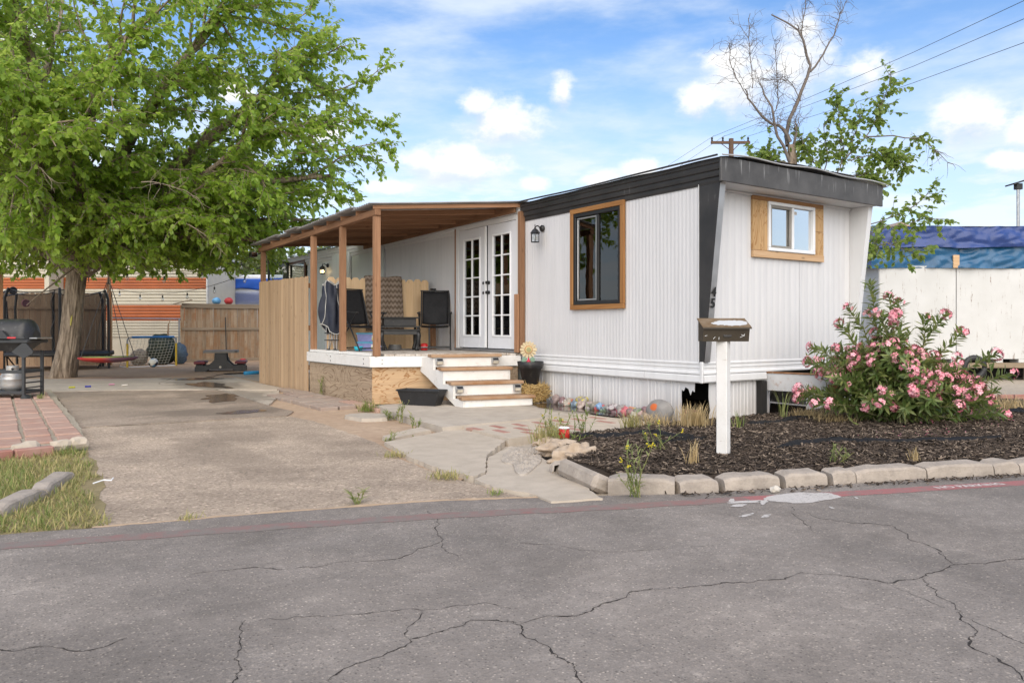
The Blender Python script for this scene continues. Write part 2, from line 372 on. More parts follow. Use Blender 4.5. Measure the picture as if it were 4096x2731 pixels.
M['kerb'] = m_ground('kerb_concrete', (.37, .32, .272), (.43, .372, .318), (.26, .225, .195), 2.2, 10, .6, speck=(.3, .27, .24))
M['mortar'] = m_ground('mortar', (.38, .33, .26), (.44, .39, .31), (.29, .25, .19), 2, 20, .8)
def m_brick(name, c, d, e):
    n = N(name); co = n.co(rand=21.0); a = n.noise(co, 7, 6, .6); b = n.noise(co, 60, 4)
    col = n.mix(n.rnd(), (*c, 1), (*d, 1)); col = n.mix(n.mr(a, .4, .7, 0, .7), col, (*e, 1))
    return n.out(col, .9, n.bump(n.m('ADD', a, n.m('MULTIPLY', b, .4)), .5, .008), spec=.2)
M['brick'] = m_brick('faded_brick', (.42, .275, .22), (.385, .235, .185), (.46, .345, .28))
M['brick_red'] = m_brick('red_brick', (.33, .15, .12), (.38, .20, .165), (.40, .27, .22))
M['paver_grey'] = m_brick('dusty_paver', (.33, .26, .215), (.30, .22, .185), (.36, .31, .265))
def m_worn(name, paint, under, cut=.46, soft=.16, scale=9):
    n = N(name); co = n.co(world=True); a = n.noise(co, scale, 8, .72); b = n.noise(co, 1.1, 3)
    f = n.m('ADD', n.m('MULTIPLY', a, .75), n.m('MULTIPLY', b, .35))
    g = n.noise(co, 220, 2, .7); col = n.mix(n.mr(f, cut, cut + soft), (*under, 1), (*paint, 1)); col = n.mix(n.mr(g, .36, .6, .35, 0), col, tuple(x * .5 for x in under) + (1,))
    return n.out(col, .85, n.bump(n.noise(co, 150, 4), .4, .006), spec=.25)
M['red_line'] = m_worn('worn_red_paint', (.33, .14, .13), (.23, .20, .18), .49, .26)
M['red_line_strong'] = m_worn('red_paint', (.40, .15, .148), (.23, .195, .178), .40, .20)
M['white_splat'] = m_worn('white_splat_paint', (.58, .545, .515), (.26, .235, .215), .455, .07, 26)
M['crack'] = mat_plain('crack_fill', (.05, .042, .037), .95, .4, 30)
M['water'] = None
def m_water():
    n = N('puddle_water'); co = n.co(world=True); return n.out((.055, .042, .032, 1), .04, n.bump(n.noise(co, 60, 3), .18, .004), spec=.5)
M['water'] = m_water()
M['wet'] = m_ground('wet_concrete', (.19, .155, .125), (.24, .20, .165), (.14, .115, .092), 1.2, 8, .3, rough=.45)
# ------------------------------------------------------------------ ground, road, drive
def sheet_obj(name, pts, z, mat, parent=None, **tg):
    mb = MB(); mb._add([(x, y, z) for x, y in pts], [tuple(range(len(pts)))]); return add(name, mb, mat, parent, **tg)
def slab_obj(name, pts, z0, z1, mat, parent=None, inset=.012, **tg):
    mb = MB(); mb.prism(pts, z0, z1, inset=inset); return add(name, mb, mat, parent, **tg)
sheet_obj('ground', [(-400, -400), (400, -400), (400, 400), (-400, 400)], -.03, M['gravel'], kind='structure')
sheet_obj('dirt_yard', jag([(-4.4, -1.3), (-2.3, .9), (-1.95, 4.9), (-1.95, 12), (-2.0, 30), (-9.5, 30), (-9.5, 13.2), (-4.6, 8.6), (-4.6, 3.4)], .3, .03, True, 4), -.014, M['dirt'], kind='structure')
edge = [(-40, 11.8), (-12, 1.25), (-8.2, -.1), (-6.69, -.57), (-6.28, -.69), (-5.35, -.90), (-4.29, -1.2), (-3.67, -1.5), (-3.27, -1.70), (-2.81, -1.95), (-2.51, -2.08), (-2.08, -2.23), (-1.66, -2.37), (-.85, -2.64), (-.02, -2.96), (3, -4.1), (12, -7.6), (40, -18.2)]
je = edge[:2] + jag(edge[2:15], .09, .014, False, 2) + edge[15:]
ROAD_D = Vector((.94, -.34)).normalized()
far = [(x - 2.3, y - 8.5) for x, y in edge[::-1]]
road = sheet_obj('road', je + far, 0.0, M['asphalt'], kind='structure')
sheet_obj('far_verge', [(x, y) for x, y in far] + [(x - 6, y - 20) for x, y in far[::-1]], -.022, M['dirt'], kind='structure')
# driveway: old tan asphalt with a patched far section
drive = sheet_obj('driveway', jag([(-6.35, -1.2), (-6.25, -.4), (-6.10, 1.2), (-6.0, 3.3), (-5.90, 4.38)], .15, .015, False, 1) + jag([(-4.68, 4.28), (-3.52, 4.2), (-3.43, 3.5), (-3.52, 1.5), (-3.75, .45), (-3.80, -.6), (-3.72, -1.4), (-3.4, -1.9)], .15, .02, False, 3), -.008, M['drive'], kind='structure')
slab_obj('driveway_patch', jag([(-5.90, 4.40), (-5.86, 7.2), (-5.84, 10.15), (-4.85, 9.84), (-3.28, 8.9), (-3.36, 5.6), (-3.3, 4.7), (-3.55, 4.22), (-4.68, 4.30)], .2, .012, True, 5), -.03, .001, M['patch'], None, 0, kind='structure')
sheet_obj('yard', jag([(-14, 15.0), (-6.1, 14.2), (-4.4, 13.1), (-2.9, 12.4), (-1.9, 14.2), (-.3, 14.6), (0.6, 16), (3, 30), (-14, 30)], .3, .05, True, 9), .004, M['yard_soil'], kind='structure')
sd_ = jag([(-6.25, -.66), (-5.35, -.865), (-4.29, -1.165), (-3.67, -1.46), (-3.42, -1.62)], .07, .018, False, 21); sd2 = jag([(-3.42, -1.66), (-3.67, -1.515), (-4.29, -1.215), (-5.35, -.905), (-6.25, -.695)], .07, .012, False, 22)
sheet_obj('sand_drift', sd_ + sd2, .0014, m_ground('drifted_sand', (.50, .36, .24), (.55, .41, .285), (.42, .30, .205), 3, 15, .5), kind='structure')
# cracks as ragged strips lying on the road
def crack(pts, w, parent, z=.0012, seed=0):
    rr = random.Random(seed)
    def sub(p, lv, amp):
        if lv == 0: return p
        q = []
        for a, b in zip(p, p[1:]):
            d = math.hypot(b[0] - a[0], b[1] - a[1]); mx = ((a[0] + b[0]) / 2 + rr.gauss(0, amp) * d, (a[1] + b[1]) / 2 + rr.gauss(0, amp) * d); q += [a, mx]
        return sub(q + [p[-1]], lv - 1, amp)
    p = sub(pts, 3, .10); mb = MB(); vs = []; fs = []; n = len(p)
    for i, a in enumerate(p):
        b = p[min(i + 1, n - 1)]; c = p[max(i - 1, 0)]; dx, dy = b[0] - c[0], b[1] - c[1]; L = math.hypot(dx, dy) or 1
        ww = w * (rr.uniform(.15, 1.0) if rr.random() < .85 else rr.uniform(1.2, 2.0)) * min(1, .3 + min(i, n - 1 - i) / 5); vs += [(a[0] - dy / L * ww, a[1] + dx / L * ww, z), (a[0] + dy / L * ww * .8, a[1] - dx / L * ww * .8, z)]
        if i: fs.append((2 * i - 2, 2 * i - 1, 2 * i + 1, 2 * i))
    for i in range(0, n - 1):
        for _ in range(2):
            if rr.random() < .5: continue
            a = p[i]; b = p[i + 1]; t = rr.random(); q = w * rr.uniform(.5, 1.3); x = a[0] + (b[0] - a[0]) * t + rr.gauss(0, w * 1.6); y = a[1] + (b[1] - a[1]) * t + rr.gauss(0, w * 1.6); o = len(vs)
            vs += [(x - q, y, z), (x + rr.uniform(-.3, .3) * q, y - q * .7, z), (x + q, y + rr.uniform(-.3, .3) * q, z), (x, y + q * .7, z)]; fs.append((o, o + 1, o + 2, o + 3))
    mb._add(vs, fs); return add('crack', mb, M['crack'], parent)
CR = [([(-4.43, -2.3), (-4.27, -2.44), (-4.22, -2.56), (-4.13, -2.7), (-3.95, -2.79), (-3.8, -2.84), (-3.57, -2.94)], .003),
 ([(-5.03, -3.24), (-4.81, -3.29), (-4.71, -3.29), (-4.62, -3.25), (-4.44, -3.22), (-4.32, -3.24), (-4.12, -3.33), (-3.94, -3.4), (-3.73, -3.49), (-3.47, -3.59), (-3.43, -3.68), (-3.39, -3.78), (-3.18, -3.83), (-3.03, -3.83), (-2.86, -3.82), (-2.67, -3.9), (-2.47, -3.97), (-1.6, -4.25)], .0055),
 ([(-5.05, -3.21), (-5.05, -3.28), (-5.08, -3.33), (-5.08, -3.54), (-5.08, -3.63), (-5.14, -3.75), (-5.2, -3.95)], .005),
 ([(-3.18, -3.83), (-3.29, -3.93), (-3.42, -4.09), (-3.57, -4.18), (-3.67, -4.28), (-3.82, -4.35), (-3.86, -4.47), (-3.94, -4.55), (-4.1, -4.8)], .0055),
 ([(-3.53, -4.16), (-3.58, -4.33), (-3.62, -4.42), (-3.6, -4.7)], .004),
 ([(-2.86, -3.82), (-2.74, -3.69), (-2.65, -3.6), (-2.6, -3.45), (-2.41, -3.25), (-2.51, -3.12), (-2.6, -2.94), (-2.53, -2.76)], .005),
 ([(-2.45, -2.52), (-2.53, -2.69), (-2.77, -2.92), (-2.89, -3.06)], .004), ([(-3.39, -3.78), (-3.45, -3.94), (-3.49, -4.08)], .003),
 ([(-4.46, -1.42), (-4.52, -1.65), (-4.66, -1.9), (-4.73, -2.07), (-4.84, -2.11), (-5.06, -2.21), (-5.25, -2.15), (-5.4, -2.11), (-5.6, -2.05), (-5.65, -1.98), (-5.8, -1.92), (-5.96, -1.88)], .0045),
 ([(-4.73, -2.07), (-4.79, -2.25), (-4.81, -2.4)], .0035),
 ([(-5.85, -3.28), (-5.69, -3.21), (-5.55, -3.19), (-5.45, -3.13), (-5.34, -3.13), (-5.23, -3.13), (-5.08, -3.16), (-5.03, -3.22)], .005),
 ([(-5.45, -3.13), (-5.4, -3.02), (-5.28, -2.9)], .003),
 ([(-5.85, -2.63), (-5.7, -2.7), (-5.51, -2.79), (-5.38, -2.84), (-5.28, -2.9), (-5.13, -2.93), (-5.04, -2.96), (-4.97, -3.09)], .0028),
 ([(-5.9, -2.6), (-5.96, -2.74), (-5.98, -2.84), (-6.03, -2.94), (-6.03, -3.04), (-6.08, -3.12), (-6.1, -3.3)], .0045),
 ([(-6.9, -2.3), (-6.7, -2.39), (-6.6, -2.43), (-6.46, -2.57), (-6.31, -2.53)], .004)]
for i, (p, w) in enumerate(CR): crack(p, w * .62, road, seed=i)
crack([(-5.89, 4.4), (-4.68, 4.29), (-3.55, 4.21)], .007, drive, -.001, 77)
crack([(-5.87, 10.2), (-4.85, 9.86), (-3.3, 8.95)], .007, drive, .001, 78)
# red no-parking line with its lettering
rt = [(-9.5, .22), (-6.69, -.77), (-5.19, -1.24), (-4.32, -1.55), (-3.4, -1.93), (-2.51, -2.26), (-1.58, -2.63), (-.3, -3.09), (4, -4.72), (12, -7.8)]
def strip(name, a, b, z, mat, parent):
    mb = MB(); vs = []; fs = []
    for i, (p, q) in enumerate(zip(a, b)):
        vs += [(p[0], p[1], z), (q[0], q[1], z)]
        if i: fs.append((2 * i - 2, 2 * i - 1, 2 * i + 1, 2 * i))
    mb._add(vs, fs); return add(name, mb, mat, parent)
off = lambda p, d: (p[0] - .34 * d, p[1] - .94 * d)
la = jag(rt[:6], .12, .006, False, 1); lb = [off(p, .14 + .008 * math.sin(i * 1.7)) for i, p in enumerate(la)]
strip('red_line', la, lb, .0016, M['red_line'], road)
la = jag(rt[5:], .2, .004, False, 2); lb = [off(p, .14) for p in la]
strip('red_line', la, lb, .0016, M['red_line_strong'], road)
def text_mesh(txt, size, extrude=0.0, bold=0.0):
    cu = bpy.data.curves.new('lettering', 'FONT'); cu.body = txt; cu.size = size; cu.extrude = extrude; cu.offset = bold; cu.align_x = 'CENTER'; cu.resolution_u = 3
    o = bpy.data.objects.new('lettering', cu); COL.objects.link(o); dg = bpy.context.evaluated_depsgraph_get()
    me = bpy.data.meshes.new_from_object(o.evaluated_get(dg)); bpy.data.objects.remove(o); return me
tm = text_mesh('NO PARKING', .092, 0, .0025); tm.materials.append(m_worn('white_lettering', (.66, .60, .57), (.42, .2, .19), .36, .1, 30))
inst('lettering', tm, road, (-.86, -2.988, .0028), (0, 0, math.atan2(-.365, 1)), (1.06, 1.0, 1))
# white paint spill
def splat(c, rx, ry, ang, seed, n=26, am=.35):
    rr = random.Random(seed); out = []
    for i in range(n):
        a = 2 * math.pi * i / n; k = 1 + am * mnoise.noise(Vector((math.cos(a) * 1.6 + seed, math.sin(a) * 1.6, seed * .3))) + rr.uniform(-.05, .05)
        x, y = rx * k * math.cos(a), ry * k * math.sin(a); out.append((c[0] + x * math.cos(ang) - y * math.sin(ang), c[1] + x * math.sin(ang) + y * math.cos(ang)))
    return out
ra = math.atan2(-.36, 1)
sheet_obj('paint_spill', splat((-2.2, -2.51), .29, .125, ra + .15, 3, 40), .0024, M['white_splat'], road)
for i, (x, y, a, b) in enumerate([(-2.62, -2.38, .13, .03), (-2.74, -2.42, .06, .025), (-2.9, -2.62, .08, .018), (-2.83, -2.70, .05, .022), (-2.52, -2.45, .08, .02), (-2.66, -2.30, .05, .015), (-1.9, -2.72, .03, .01), (-2.3, -2.8, .03, .012)]):
    sheet_obj('paint_spill', splat((x, y), a, b, ra + .2 * i, i + 10, 18, .6), .0030, M['white_splat'], road)
# ------------------------------------------------------------------ concrete path, pad, pavers
path = thing('garden_path', (-2.9, .5, 0), kind='structure')
slab_obj('slab', jag([(-3.53, 1.26), (-2.53, 1.66), (-2.40, 1.68), (-2.49, .66), (-3.11, .03), (-3.54, -.63), (-3.71, -.73), (-3.77, -.34), (-3.72, .38), (-3.6, .9)], .06, .011, True, 1), -.03, .024, M['concrete'], path, .005)
slab_obj('slab', jag([(-3.73, -.77), (-3.56, -.66), (-3.14, -.03), (-2.6, .4), (-2.72, -.25), (-3.0, -.88), (-3.11, -1.2), (-3.36, -1.81), (-3.70, -1.69), (-3.67, -1.4), (-3.77, -1.1)], .06, .011, True, 2), -.03, .013, M['concrete'], path, .005)
slab_obj('slab', jag([(-2.41, 1.69), (-.05, 1.74), (-.05, .62), (-.75, .55), (-1.61, .42), (-2.12, .66), (-2.5, .6), (-2.46, 1.2)], .2, .01, True, 3), -.03, .05, M['concrete'], path)
slab_obj('slab', jag([(-2.30, 4.2), (-2.55, 2.98), (-2.68, 1.62), (-.05, 1.76), (-.05, 4.4)], .25, .012, True, 4), -.03, .066, M['concrete_grey'], path)
slab_obj('slab', splat((-2.77, 3.4), .26, .36, .2, 8, 22, .2), -.03, .03, M['concrete_grey'], path)
slab_obj('slab', jag([(-3.45, 1.36), (-2.75, 1.72), (-2.72, 2.05), (-3.05, 1.85), (-3.4, 1.6)], .12, .015, True, 6), -.03, .03, M['concrete'], path)
mb = MB()
def rub(u, v):
    a = 2 * math.pi * u; k = v * (1 + .18 * math.sin(3 * a + 1) + .1 * math.sin(5 * a)); x = .44 * k * math.cos(a); y = .60 * k * math.sin(a)
    h = .022 + (1 - v ** 4) * (.016 + .022 * mnoise.noise(Vector((x * 5, y * 5, 2))) + .018 * mnoise.noise(Vector((x * 13, y * 13, 5))) + .010 * mnoise.noise(Vector((x * 32, y * 32, 9)))); return (-2.88 + x * .8 - y * -.42, -.22 + x * .5 + y * .82, h if v < .98 else .0)
mb.sheet(rub, 90, 34); add('cement_patch', mb, M['rubble'], path)
bm1 = MB().obox((0, 0, 0), (.09, .28, .03), None, .004).mesh('brick'); bm1.materials.append(M['brick_red'])
k = 0
for i in range(7):
    for j in range(3):
        x = -2.38 + i * .29 + (j % 2) * .12; y = 1.42 - j * .33 + random.uniform(-.02, .02)
        if x < -.5 and not (j == 2 and (x < -2.25 or x > -1.5)) and not (j == 1 and x > -.8) and random.random() < .86:
            inst('brick', bm1, path, (x, y, .0375), (0, 0, random.uniform(-.08, .08)), (1, random.uniform(.85, 1.05), 1))
# pavers beside the board fence
pav = thing('paver_strip', (-2.6, 6.5, 0), kind='structure')
y = 3.95; r_ = 0
while y < 8.2:
    L = random.uniform(.36, .5)
    for x0, x1 in ((-2.40, -2.17), (-2.66, -2.42), (-2.93, -2.68)):
        if (x0 < -2.6 and (y > 6.9 or y < 4.1)) : continue
        sh = .15 * (x0 < -2.5); t = .012 + random.uniform(0, .014)
        mb = MB(); mb.obox(((x0 + x1) / 2 + random.uniform(-.01, .01) - .02 * (y - 4) * .3, y + L / 2 + sh, -.004 + t / 2), (x1 - x0, L - .025, .05 + t), (random.uniform(-.01, .01), random.uniform(-.01, .01), random.uniform(-.04, .04)), .008)
        add('paver', mb, M['brick'] if (y < 5.3 and x0 > -2.6) else M['paver_grey'], pav)
    y += L
slab_obj('slab', jag([(-3.3, 8.9), (-2.2, 8.2), (-2.15, 12.2), (-3.3, 13.0), (-3.9, 11.4)], .3, .01, True, 3), -.03, .0105, M['concrete_grey'], pav)
slab_obj('slab', jag([(-3.34, 5.7), (-2.72, 7.1), (-2.42, 8.15), (-3.28, 8.8)], .3, .012, True, 12), -.03, .0102, M['concrete_grey'], pav)
back = thing('back_slab', (-5, 11.8, 0), kind='structure')
slab_obj('slab', [(-9.5, 12.1), (-5.9, 10.25), (-4.8, 9.92), (-3.32, 9.02), (-3.95, 11.2), (-6.0, 12.35), (-9.5, 14.3)], -.03, .0115, M['concrete_grey'], back, 0)
slab_obj('slab', [(-9.5, 14.35), (-6.0, 12.4), (-3.93, 11.25), (-3.35, 13.0), (-4.4, 13.3), (-6.1, 14.4), (-9.5, 16.2)], -.03, .0125, M['concrete_grey'], back, 0)
# puddles and damp stains
for i, (x, y, a, b, an) in enumerate([(-3.55, 7.5, .3, .75, -.35), (-3.2, 10.3, .24, .85, .12), (-3.95, 5.0, .34, .2, .3), (-2.95, 12.2, .4, .3, 0)]):
    sheet_obj('puddle', splat((x, y), a, b, an, i + 70, 34, .8), (.006, .0165, .006, .0165)[i], M['water'], kind='structure')
sheet_obj('puddle', splat((-.36, 2.35), .22, .95, 0, 91, 34, .7), .0705, M['water'], kind='structure')
# left brick terrace
ter = thing('brick_terrace', (-7, 6, 0), kind='structure')
slab_obj('mortar_bed', jag([(-9, 2.45), (-6.62, 2.42), (-6.4, 2.5), (-5.97, 2.62), (-5.9, 4.4), (-5.86, 10.2), (-6.2, 10.4), (-9.5, 12.1)], .25, .012, True, 8), -.03, .045, M['mortar'], ter)
bms = []
for q in range(3):
    me = MB().obox((0, 0, 0), (.222, .565, .05), None, .009).mesh('brick'); me.materials.append(M['brick']); bms.append(me)
for ci, x in enumerate((-6.09, -6.345, -6.60, -6.855, -7.11, -7.365)):
    y = 3.0 + (ci % 2) * .07
    while y < 10.0:
        if not (ci > 2 and y > 8): inst('brick', random.choice(bms), ter, (x + random.uniform(-.006, .006), y, .040 + random.uniform(-.004, .005)), (random.uniform(-.012, .012), random.uniform(-.012, .012), random.uniform(-.025, .025)), (1, random.uniform(.9, 1.02), 1))
        y += .605
me = MB().obox((0, 0, 0), (.30, .1, .16), None, .008).mesh('brick'); me.materials.append(M['brick_red'])
for i in range(5): inst('brick', me, ter, (-6.42 - .31 * i, 2.36 - .05 * i, .0), (0, 0, .22))
for i, (x, y, r_) in enumerate([(-6.47, 2.56, .1), (-6.06, 2.56, .08), (-6.2, 2.52, .07)]):
    mb = MB(); mb.blob((x, y, .06), (r_ * 1.2, r_ * .7, .06), 2, .4, 2, i); add('stone', mb, M['concrete'], ter)
# ------------------------------------------------------------------ kerbs
kerb = thing('kerb', (-1, -2.6, 0), kind='structure')
def kerb_stone(a, b, w=.17, h=.135, back=True, tilt=0.0, seed=0, ht=None):
    rr = random.Random(seed); ax = Vector((b[0] - a[0], b[1] - a[1], 0)); L = ax.length; ax.normalize(); nrm = Vector((-ax.y, ax.x, 0))
    prof = [(0, -.05), (.008, .03), (.014, h * .80), (.028, h * .96), (.042, h), (w - .01, h + .004), (w, h - .02), (w, -.05)]; mb = MB(); vs = []; fs = []; n = len(prof); m = 6
    for i in range(m + 1):
        t = i / m; end = .03 if i in (0, m) else 0
        for (o, z) in prof:
            p = Vector((a[0], a[1], 0)) + ax * (L * min(max(t, .02 / L), 1 - .02 / L) if not end else L * (0 if i == 0 else 1)) + nrm * (o * (1 - end * 2))
            z2 = z - end * .6 * (z > .04) + .010 * mnoise.noise(Vector((p.x * 9, p.y * 9, z * 9 + seed))) * (z > 0); p = p + nrm * (.007 * mnoise.noise(Vector((p.y * 8, p.x * 8, z * 8 + seed)))); vs.append((p.x, p.y, z2 + tilt * (o - w / 2)))
    for i in range(m):
        for k in range(n - 1): fs.append((i * n + k, i * n + k + 1, (i + 1) * n + k + 1, (i + 1) * n + k))
    fs += [tuple(range(n)), tuple(range(m * n, m * n + n))[::-1]]
    mb._add(vs, fs); return add('kerb_stone', mb, M['kerb'], kerb)
KS = [((-3.08, -1.00), (-3.18, -1.55)), ((-3.15, -1.62), (-2.835, -1.955)), ((-2.785, -1.965), (-2.51, -2.065)), ((-2.455, -2.08), (-2.04, -2.225)), ((-1.985, -2.235), (-1.66, -2.355)), ((-1.61, -2.37), (-1.43, -2.437)), ((-1.425, -2.439), (-.83, -2.645)), ((-.82, -2.65), (-.24, -2.86)), ((-.23, -2.864), (-.01, -2.948)), ((0.0, -2.952), (.9, -3.285)), ((.91, -3.29), (1.9, -3.66)), ((1.91, -3.664), (3.0, -4.08)), ((3.02, -4.09), (4.4, -4.62)), ((4.42, -4.63), (6, -5.24)), ((6.02, -5.25), (8, -6.0))]
for i, (a, b) in enumerate(KS[1:], 1): kerb_stone(a, b, .17, .092 if i > 1 else .10, seed=i, tilt=0)
mb = MB(); mb.obox((-3.09, -1.30, .045), (.56, .19, .13), (R(-24), R(3), R(-100)), .03); add('kerb_stone', mb, M['kerb'], kerb)
mb = MB(); mb.blob((-3.0, -.90, .03), (.11, .08, .075), 2, .3, 1.5, 4); add('kerb_stone', mb, M['kerb'], kerb)
kerb = thing('lawn_kerb', (-6.4, .4, 0), kind='structure')
for i, (a, b) in enumerate([((-6.40, .40), (-6.20, 1.02)), ((-6.66, -.12), (-6.41, .385)), ((-7.1, -.42), (-6.68, -.14)), ((-8.2, -.1), (-7.12, -.43))]): kerb_stone(a, b, .13, .07, seed=20 + i)
# ------------------------------------------------------------------ building materials
def m_siding(name, c, dirt, rough=.38, streak=.65):
    n = N(name); co = n.co(world=True); st = n.co((9, 9, .7), world=True); a = n.noise(st, 1.0, 5, .6); b = n.noise(co, 1.3, 5, .6); d = n.noise(co, 30, 5, .7)
    col = n.mix(n.mr(a, .45, .75, 0, streak), (*c, 1), tuple(x * .86 for x in c) + (1,)); col = n.mix(n.mr(b, .5, .75, 0, .35), col, tuple(x * .9 for x in c) + (1,))
    z = n.axis(co, 2); low = n.mr(z, .0, .42, .75, 0); col = n.mix(n.m('MULTIPLY', low, n.mr(b, .35, .6)), col, (*dirt, 1))
    col = n.mix(n.mr(d, .68, .74, 0, .6), col, (*dirt, 1))
    return n.out(col, n.mr(b, .3, .7, rough, rough * 1.4), n.bump(n.noise(co, 5, 3), .12, .01), spec=.45)
M['siding'] = m_siding('white_siding', (.655, .65, .655), (.42, .36, .30))
M['siding_shade'] = m_siding('siding_shade_tint', (.66, .70, .68), (.36, .36, .33))  # siding copy with the greenish grey of the shaded rear wall in its colour
M['trim_white'] = m_siding('white_trim', (.70, .70, .70), (.45, .40, .35), .42)
def m_blackpaint():
    n = N('black_paint'); co = n.co(world=True); st = n.co((26, 26, 2.2), world=True); a = n.noise(st, 1.0, 4, .6); b = n.noise(co, 2.2, 5, .65); z = n.noise(co, .9, 3)
    col = n.mix(n.mr(b, .35, .7), (.022, .021, .021, 1), (.045, .043, .042, 1))
    f = n.m('MULTIPLY', n.mr(a, .60, .70), n.mr(b, .56, .72)); col = n.mix(n.m('MULTIPLY', f, .6), col, (.25, .25, .25, 1))
    return n.out(col, n.mr(b, .3, .7, .42, .6), n.bump(b, .15, .01), spec=.45)
M['black_paint'] = m_blackpaint()
def m_fascia_front():
    n = N('weathered_fascia_paint'); co = n.co(world=True); st = n.co((22, 22, 1.6), world=True); a = n.noise(st, 1.0, 5, .6); b = n.noise(co, 2.6, 5, .65)
    col = n.mix(n.mr(b, .3, .72), (.055, .053, .052, 1), (.105, .102, .10, 1)); zz = n.axis(co, 2)
    f = n.m('MULTIPLY', n.mr(a, .585, .66), n.mr(zz, 2.84, 2.98)); col = n.mix(n.m('MULTIPLY', f, .75), col, (.34, .34, .34, 1))
    return n.out(col, .55, n.bump(b, .15, .01), spec=.4)
M['fascia_front'] = m_fascia_front()
M['alu'] = mat_plain('bare_aluminium', (.52, .52, .52), .42, .25, 5, .75)
M['roof_metal'] = mat_plain('roof_metal', (.55, .55, .54), .5, .3, 3, .3)
M['redwood_z'] = mat_wood('stained_wood_upright', (.44, .245, .14), (.29, .15, .08), 'z', 26, 1.1)
M['redwood_x'] = mat_wood('stained_wood_across', (.42, .225, .125), (.27, .14, .075), 'x', 26, 1.1)
M['redwood_y'] = mat_wood('stained_wood_along', (.33, .17, .088), (.20, .10, .05), 'y', 26, 1.1)
M['trim_wood_z'] = mat_wood('orange_trim_upright', (.40, .20, .072), (.27, .12, .04), 'z', 30, 1.0, .5, .25, .15)
M['trim_wood_y'] = mat_wood('orange_trim_across', (.40, .20, .072), (.27, .12, .04), 'y', 30, 1.0, .5, .25, .15)
M['trim_wood_x'] = mat_wood('orange_trim_front', (.42, .23, .095), (.30, .145, .055), 'x', 30, 1.0, .5, .3, .15)
M['pine_x'] = mat_wood('fresh_pine', (.62, .43, .26), (.50, .31, .165), 'x', 26, 1.0, .6, .6, .1)
M['cedar_z'] = mat_wood('cedar_boards', (.56, .40, .255), (.43, .285, .17), 'z', 16, .8, .75, .6, .28)
M['cedar_light'] = mat_wood('new_cedar_pickets', (.76, .56, .35), (.64, .44, .25), 'z', 14, .8, .7, .6, .16)
M['fence_old'] = mat_wood('weathered_fence_wood', (.54, .42, .29), (.33, .235, .155), 'z', 20, .9, .85, .6, .35, (.30, .15, .065))
M['fence_old_x'] = mat_wood('weathered_rail_wood', (.40, .315, .225), (.25, .19, .13), 'x', 20, .9, .85, .3, .25)
M['fence_brown'] = mat_wood('brown_fence_wood', (.42, .30, .20), (.30, .20, .13), 'z', 18, .9, .85, .3, .3)
M['tread'] = mat_wood('tread_wood', (.40, .225, .118), (.27, .135, .065), 'x', 22, .9, .7, .3, .2, (.44, .335, .24))
def m_ply(name, light, dark, ax='y', scale=1.0, lines=26, seed=0.0):
    n = N(name); sc = {'y': (1, .55, 1.5), 'x': (.55, 1, 1.5), 'z': (1.5, 1.5, .5)}[ax]
    mp = n.co(sc, rand=9.0 + seed); a = n.noise(mp, 1.7 * scale, 3.2, .5, 1.2); s_ = n.m('SINE', n.m('MULTIPLY', a, lines * 2.2))
    fine = n.noise(n.co({'y': (30, 1.2, 30), 'x': (1.2, 30, 30), 'z': (30, 30, 1.2)}[ax]), 1.0, 4); b = n.noise(mp, 1.2, 3)
    col = n.mix(n.mr(fine, .35, .68), tuple(x * .78 for x in light) + (1,), (*light, 1))
    col = n.mix(n.m('MULTIPLY', n.mr(s_, .55, .97), n.mr(b, .36, .55, .35, .95)), col, (*dark, 1)); col = n.mix(n.mr(b, .55, .8, 0, .45), col, tuple(x * .72 for x in light) + (1,))
    h = n.m('SUBTRACT', fine, n.m('MULTIPLY', n.mr(s_, .55, .97), .8)); return n.out(col, .85, n.bump(h, .35, .006), spec=.2)
M['ply_grey'] = m_ply('weathered_plywood', (.44, .335, .235), (.20, .135, .085), 'y', 1.1, 34)
M['ply_warm'] = m_ply('warm_plywood', (.56, .385, .23), (.30, .155, .065), 'x', 1.2, 34, 3.0)
M['ply_front'] = m_ply('window_plywood', (.56, .36, .18), (.36, .19, .075), 'z', 2.6, 22, 5.0)
M['paint_wood'] = None
def m_paintwood():
    n = N('worn_white_painted_wood'); co = n.co(rand=5.0); g = n.noise(n.co((2, 2, 14), rand=5.0), 3, 5, .65); b = n.noise(co, 6, 7, .7); s_ = n.noise(co, 45, 4, .7)
    col = n.mix(n.mr(b, .4, .7, 0, .5), (.76, .745, .72, 1), (.62, .59, .55, 1)); col = n.mix(n.m('MULTIPLY', n.mr(g, .60, .68), n.mr(b, .5, .62)), col, (.36, .29, .22, 1)); col = n.mix(n.mr(s_, .68, .74, 0, .7), col, (.30, .24, .19, 1))
    return n.out(col, .6, n.bump(n.m('ADD', g, b), .2, .004), spec=.35)
M['paint_wood'] = m_paintwood()
def m_deck():
    n = N('worn_deck_paint'); co = n.co(rand=5.0); b = n.noise(n.co((12, 1.5, 12), rand=5.0), 1.5, 7, .7); s_ = n.noise(co, 20, 5, .7)
    col = n.mix(n.mr(b, .38, .62), (.33, .27, .215, 1), (.58, .545, .50, 1)); col = n.mix(n.mr(s_, .6, .72, 0, .6), col, (.24, .19, .15, 1)); return n.out(col, .8, n.bump(b, .3, .004), spec=.25)
M['deck'] = m_deck()
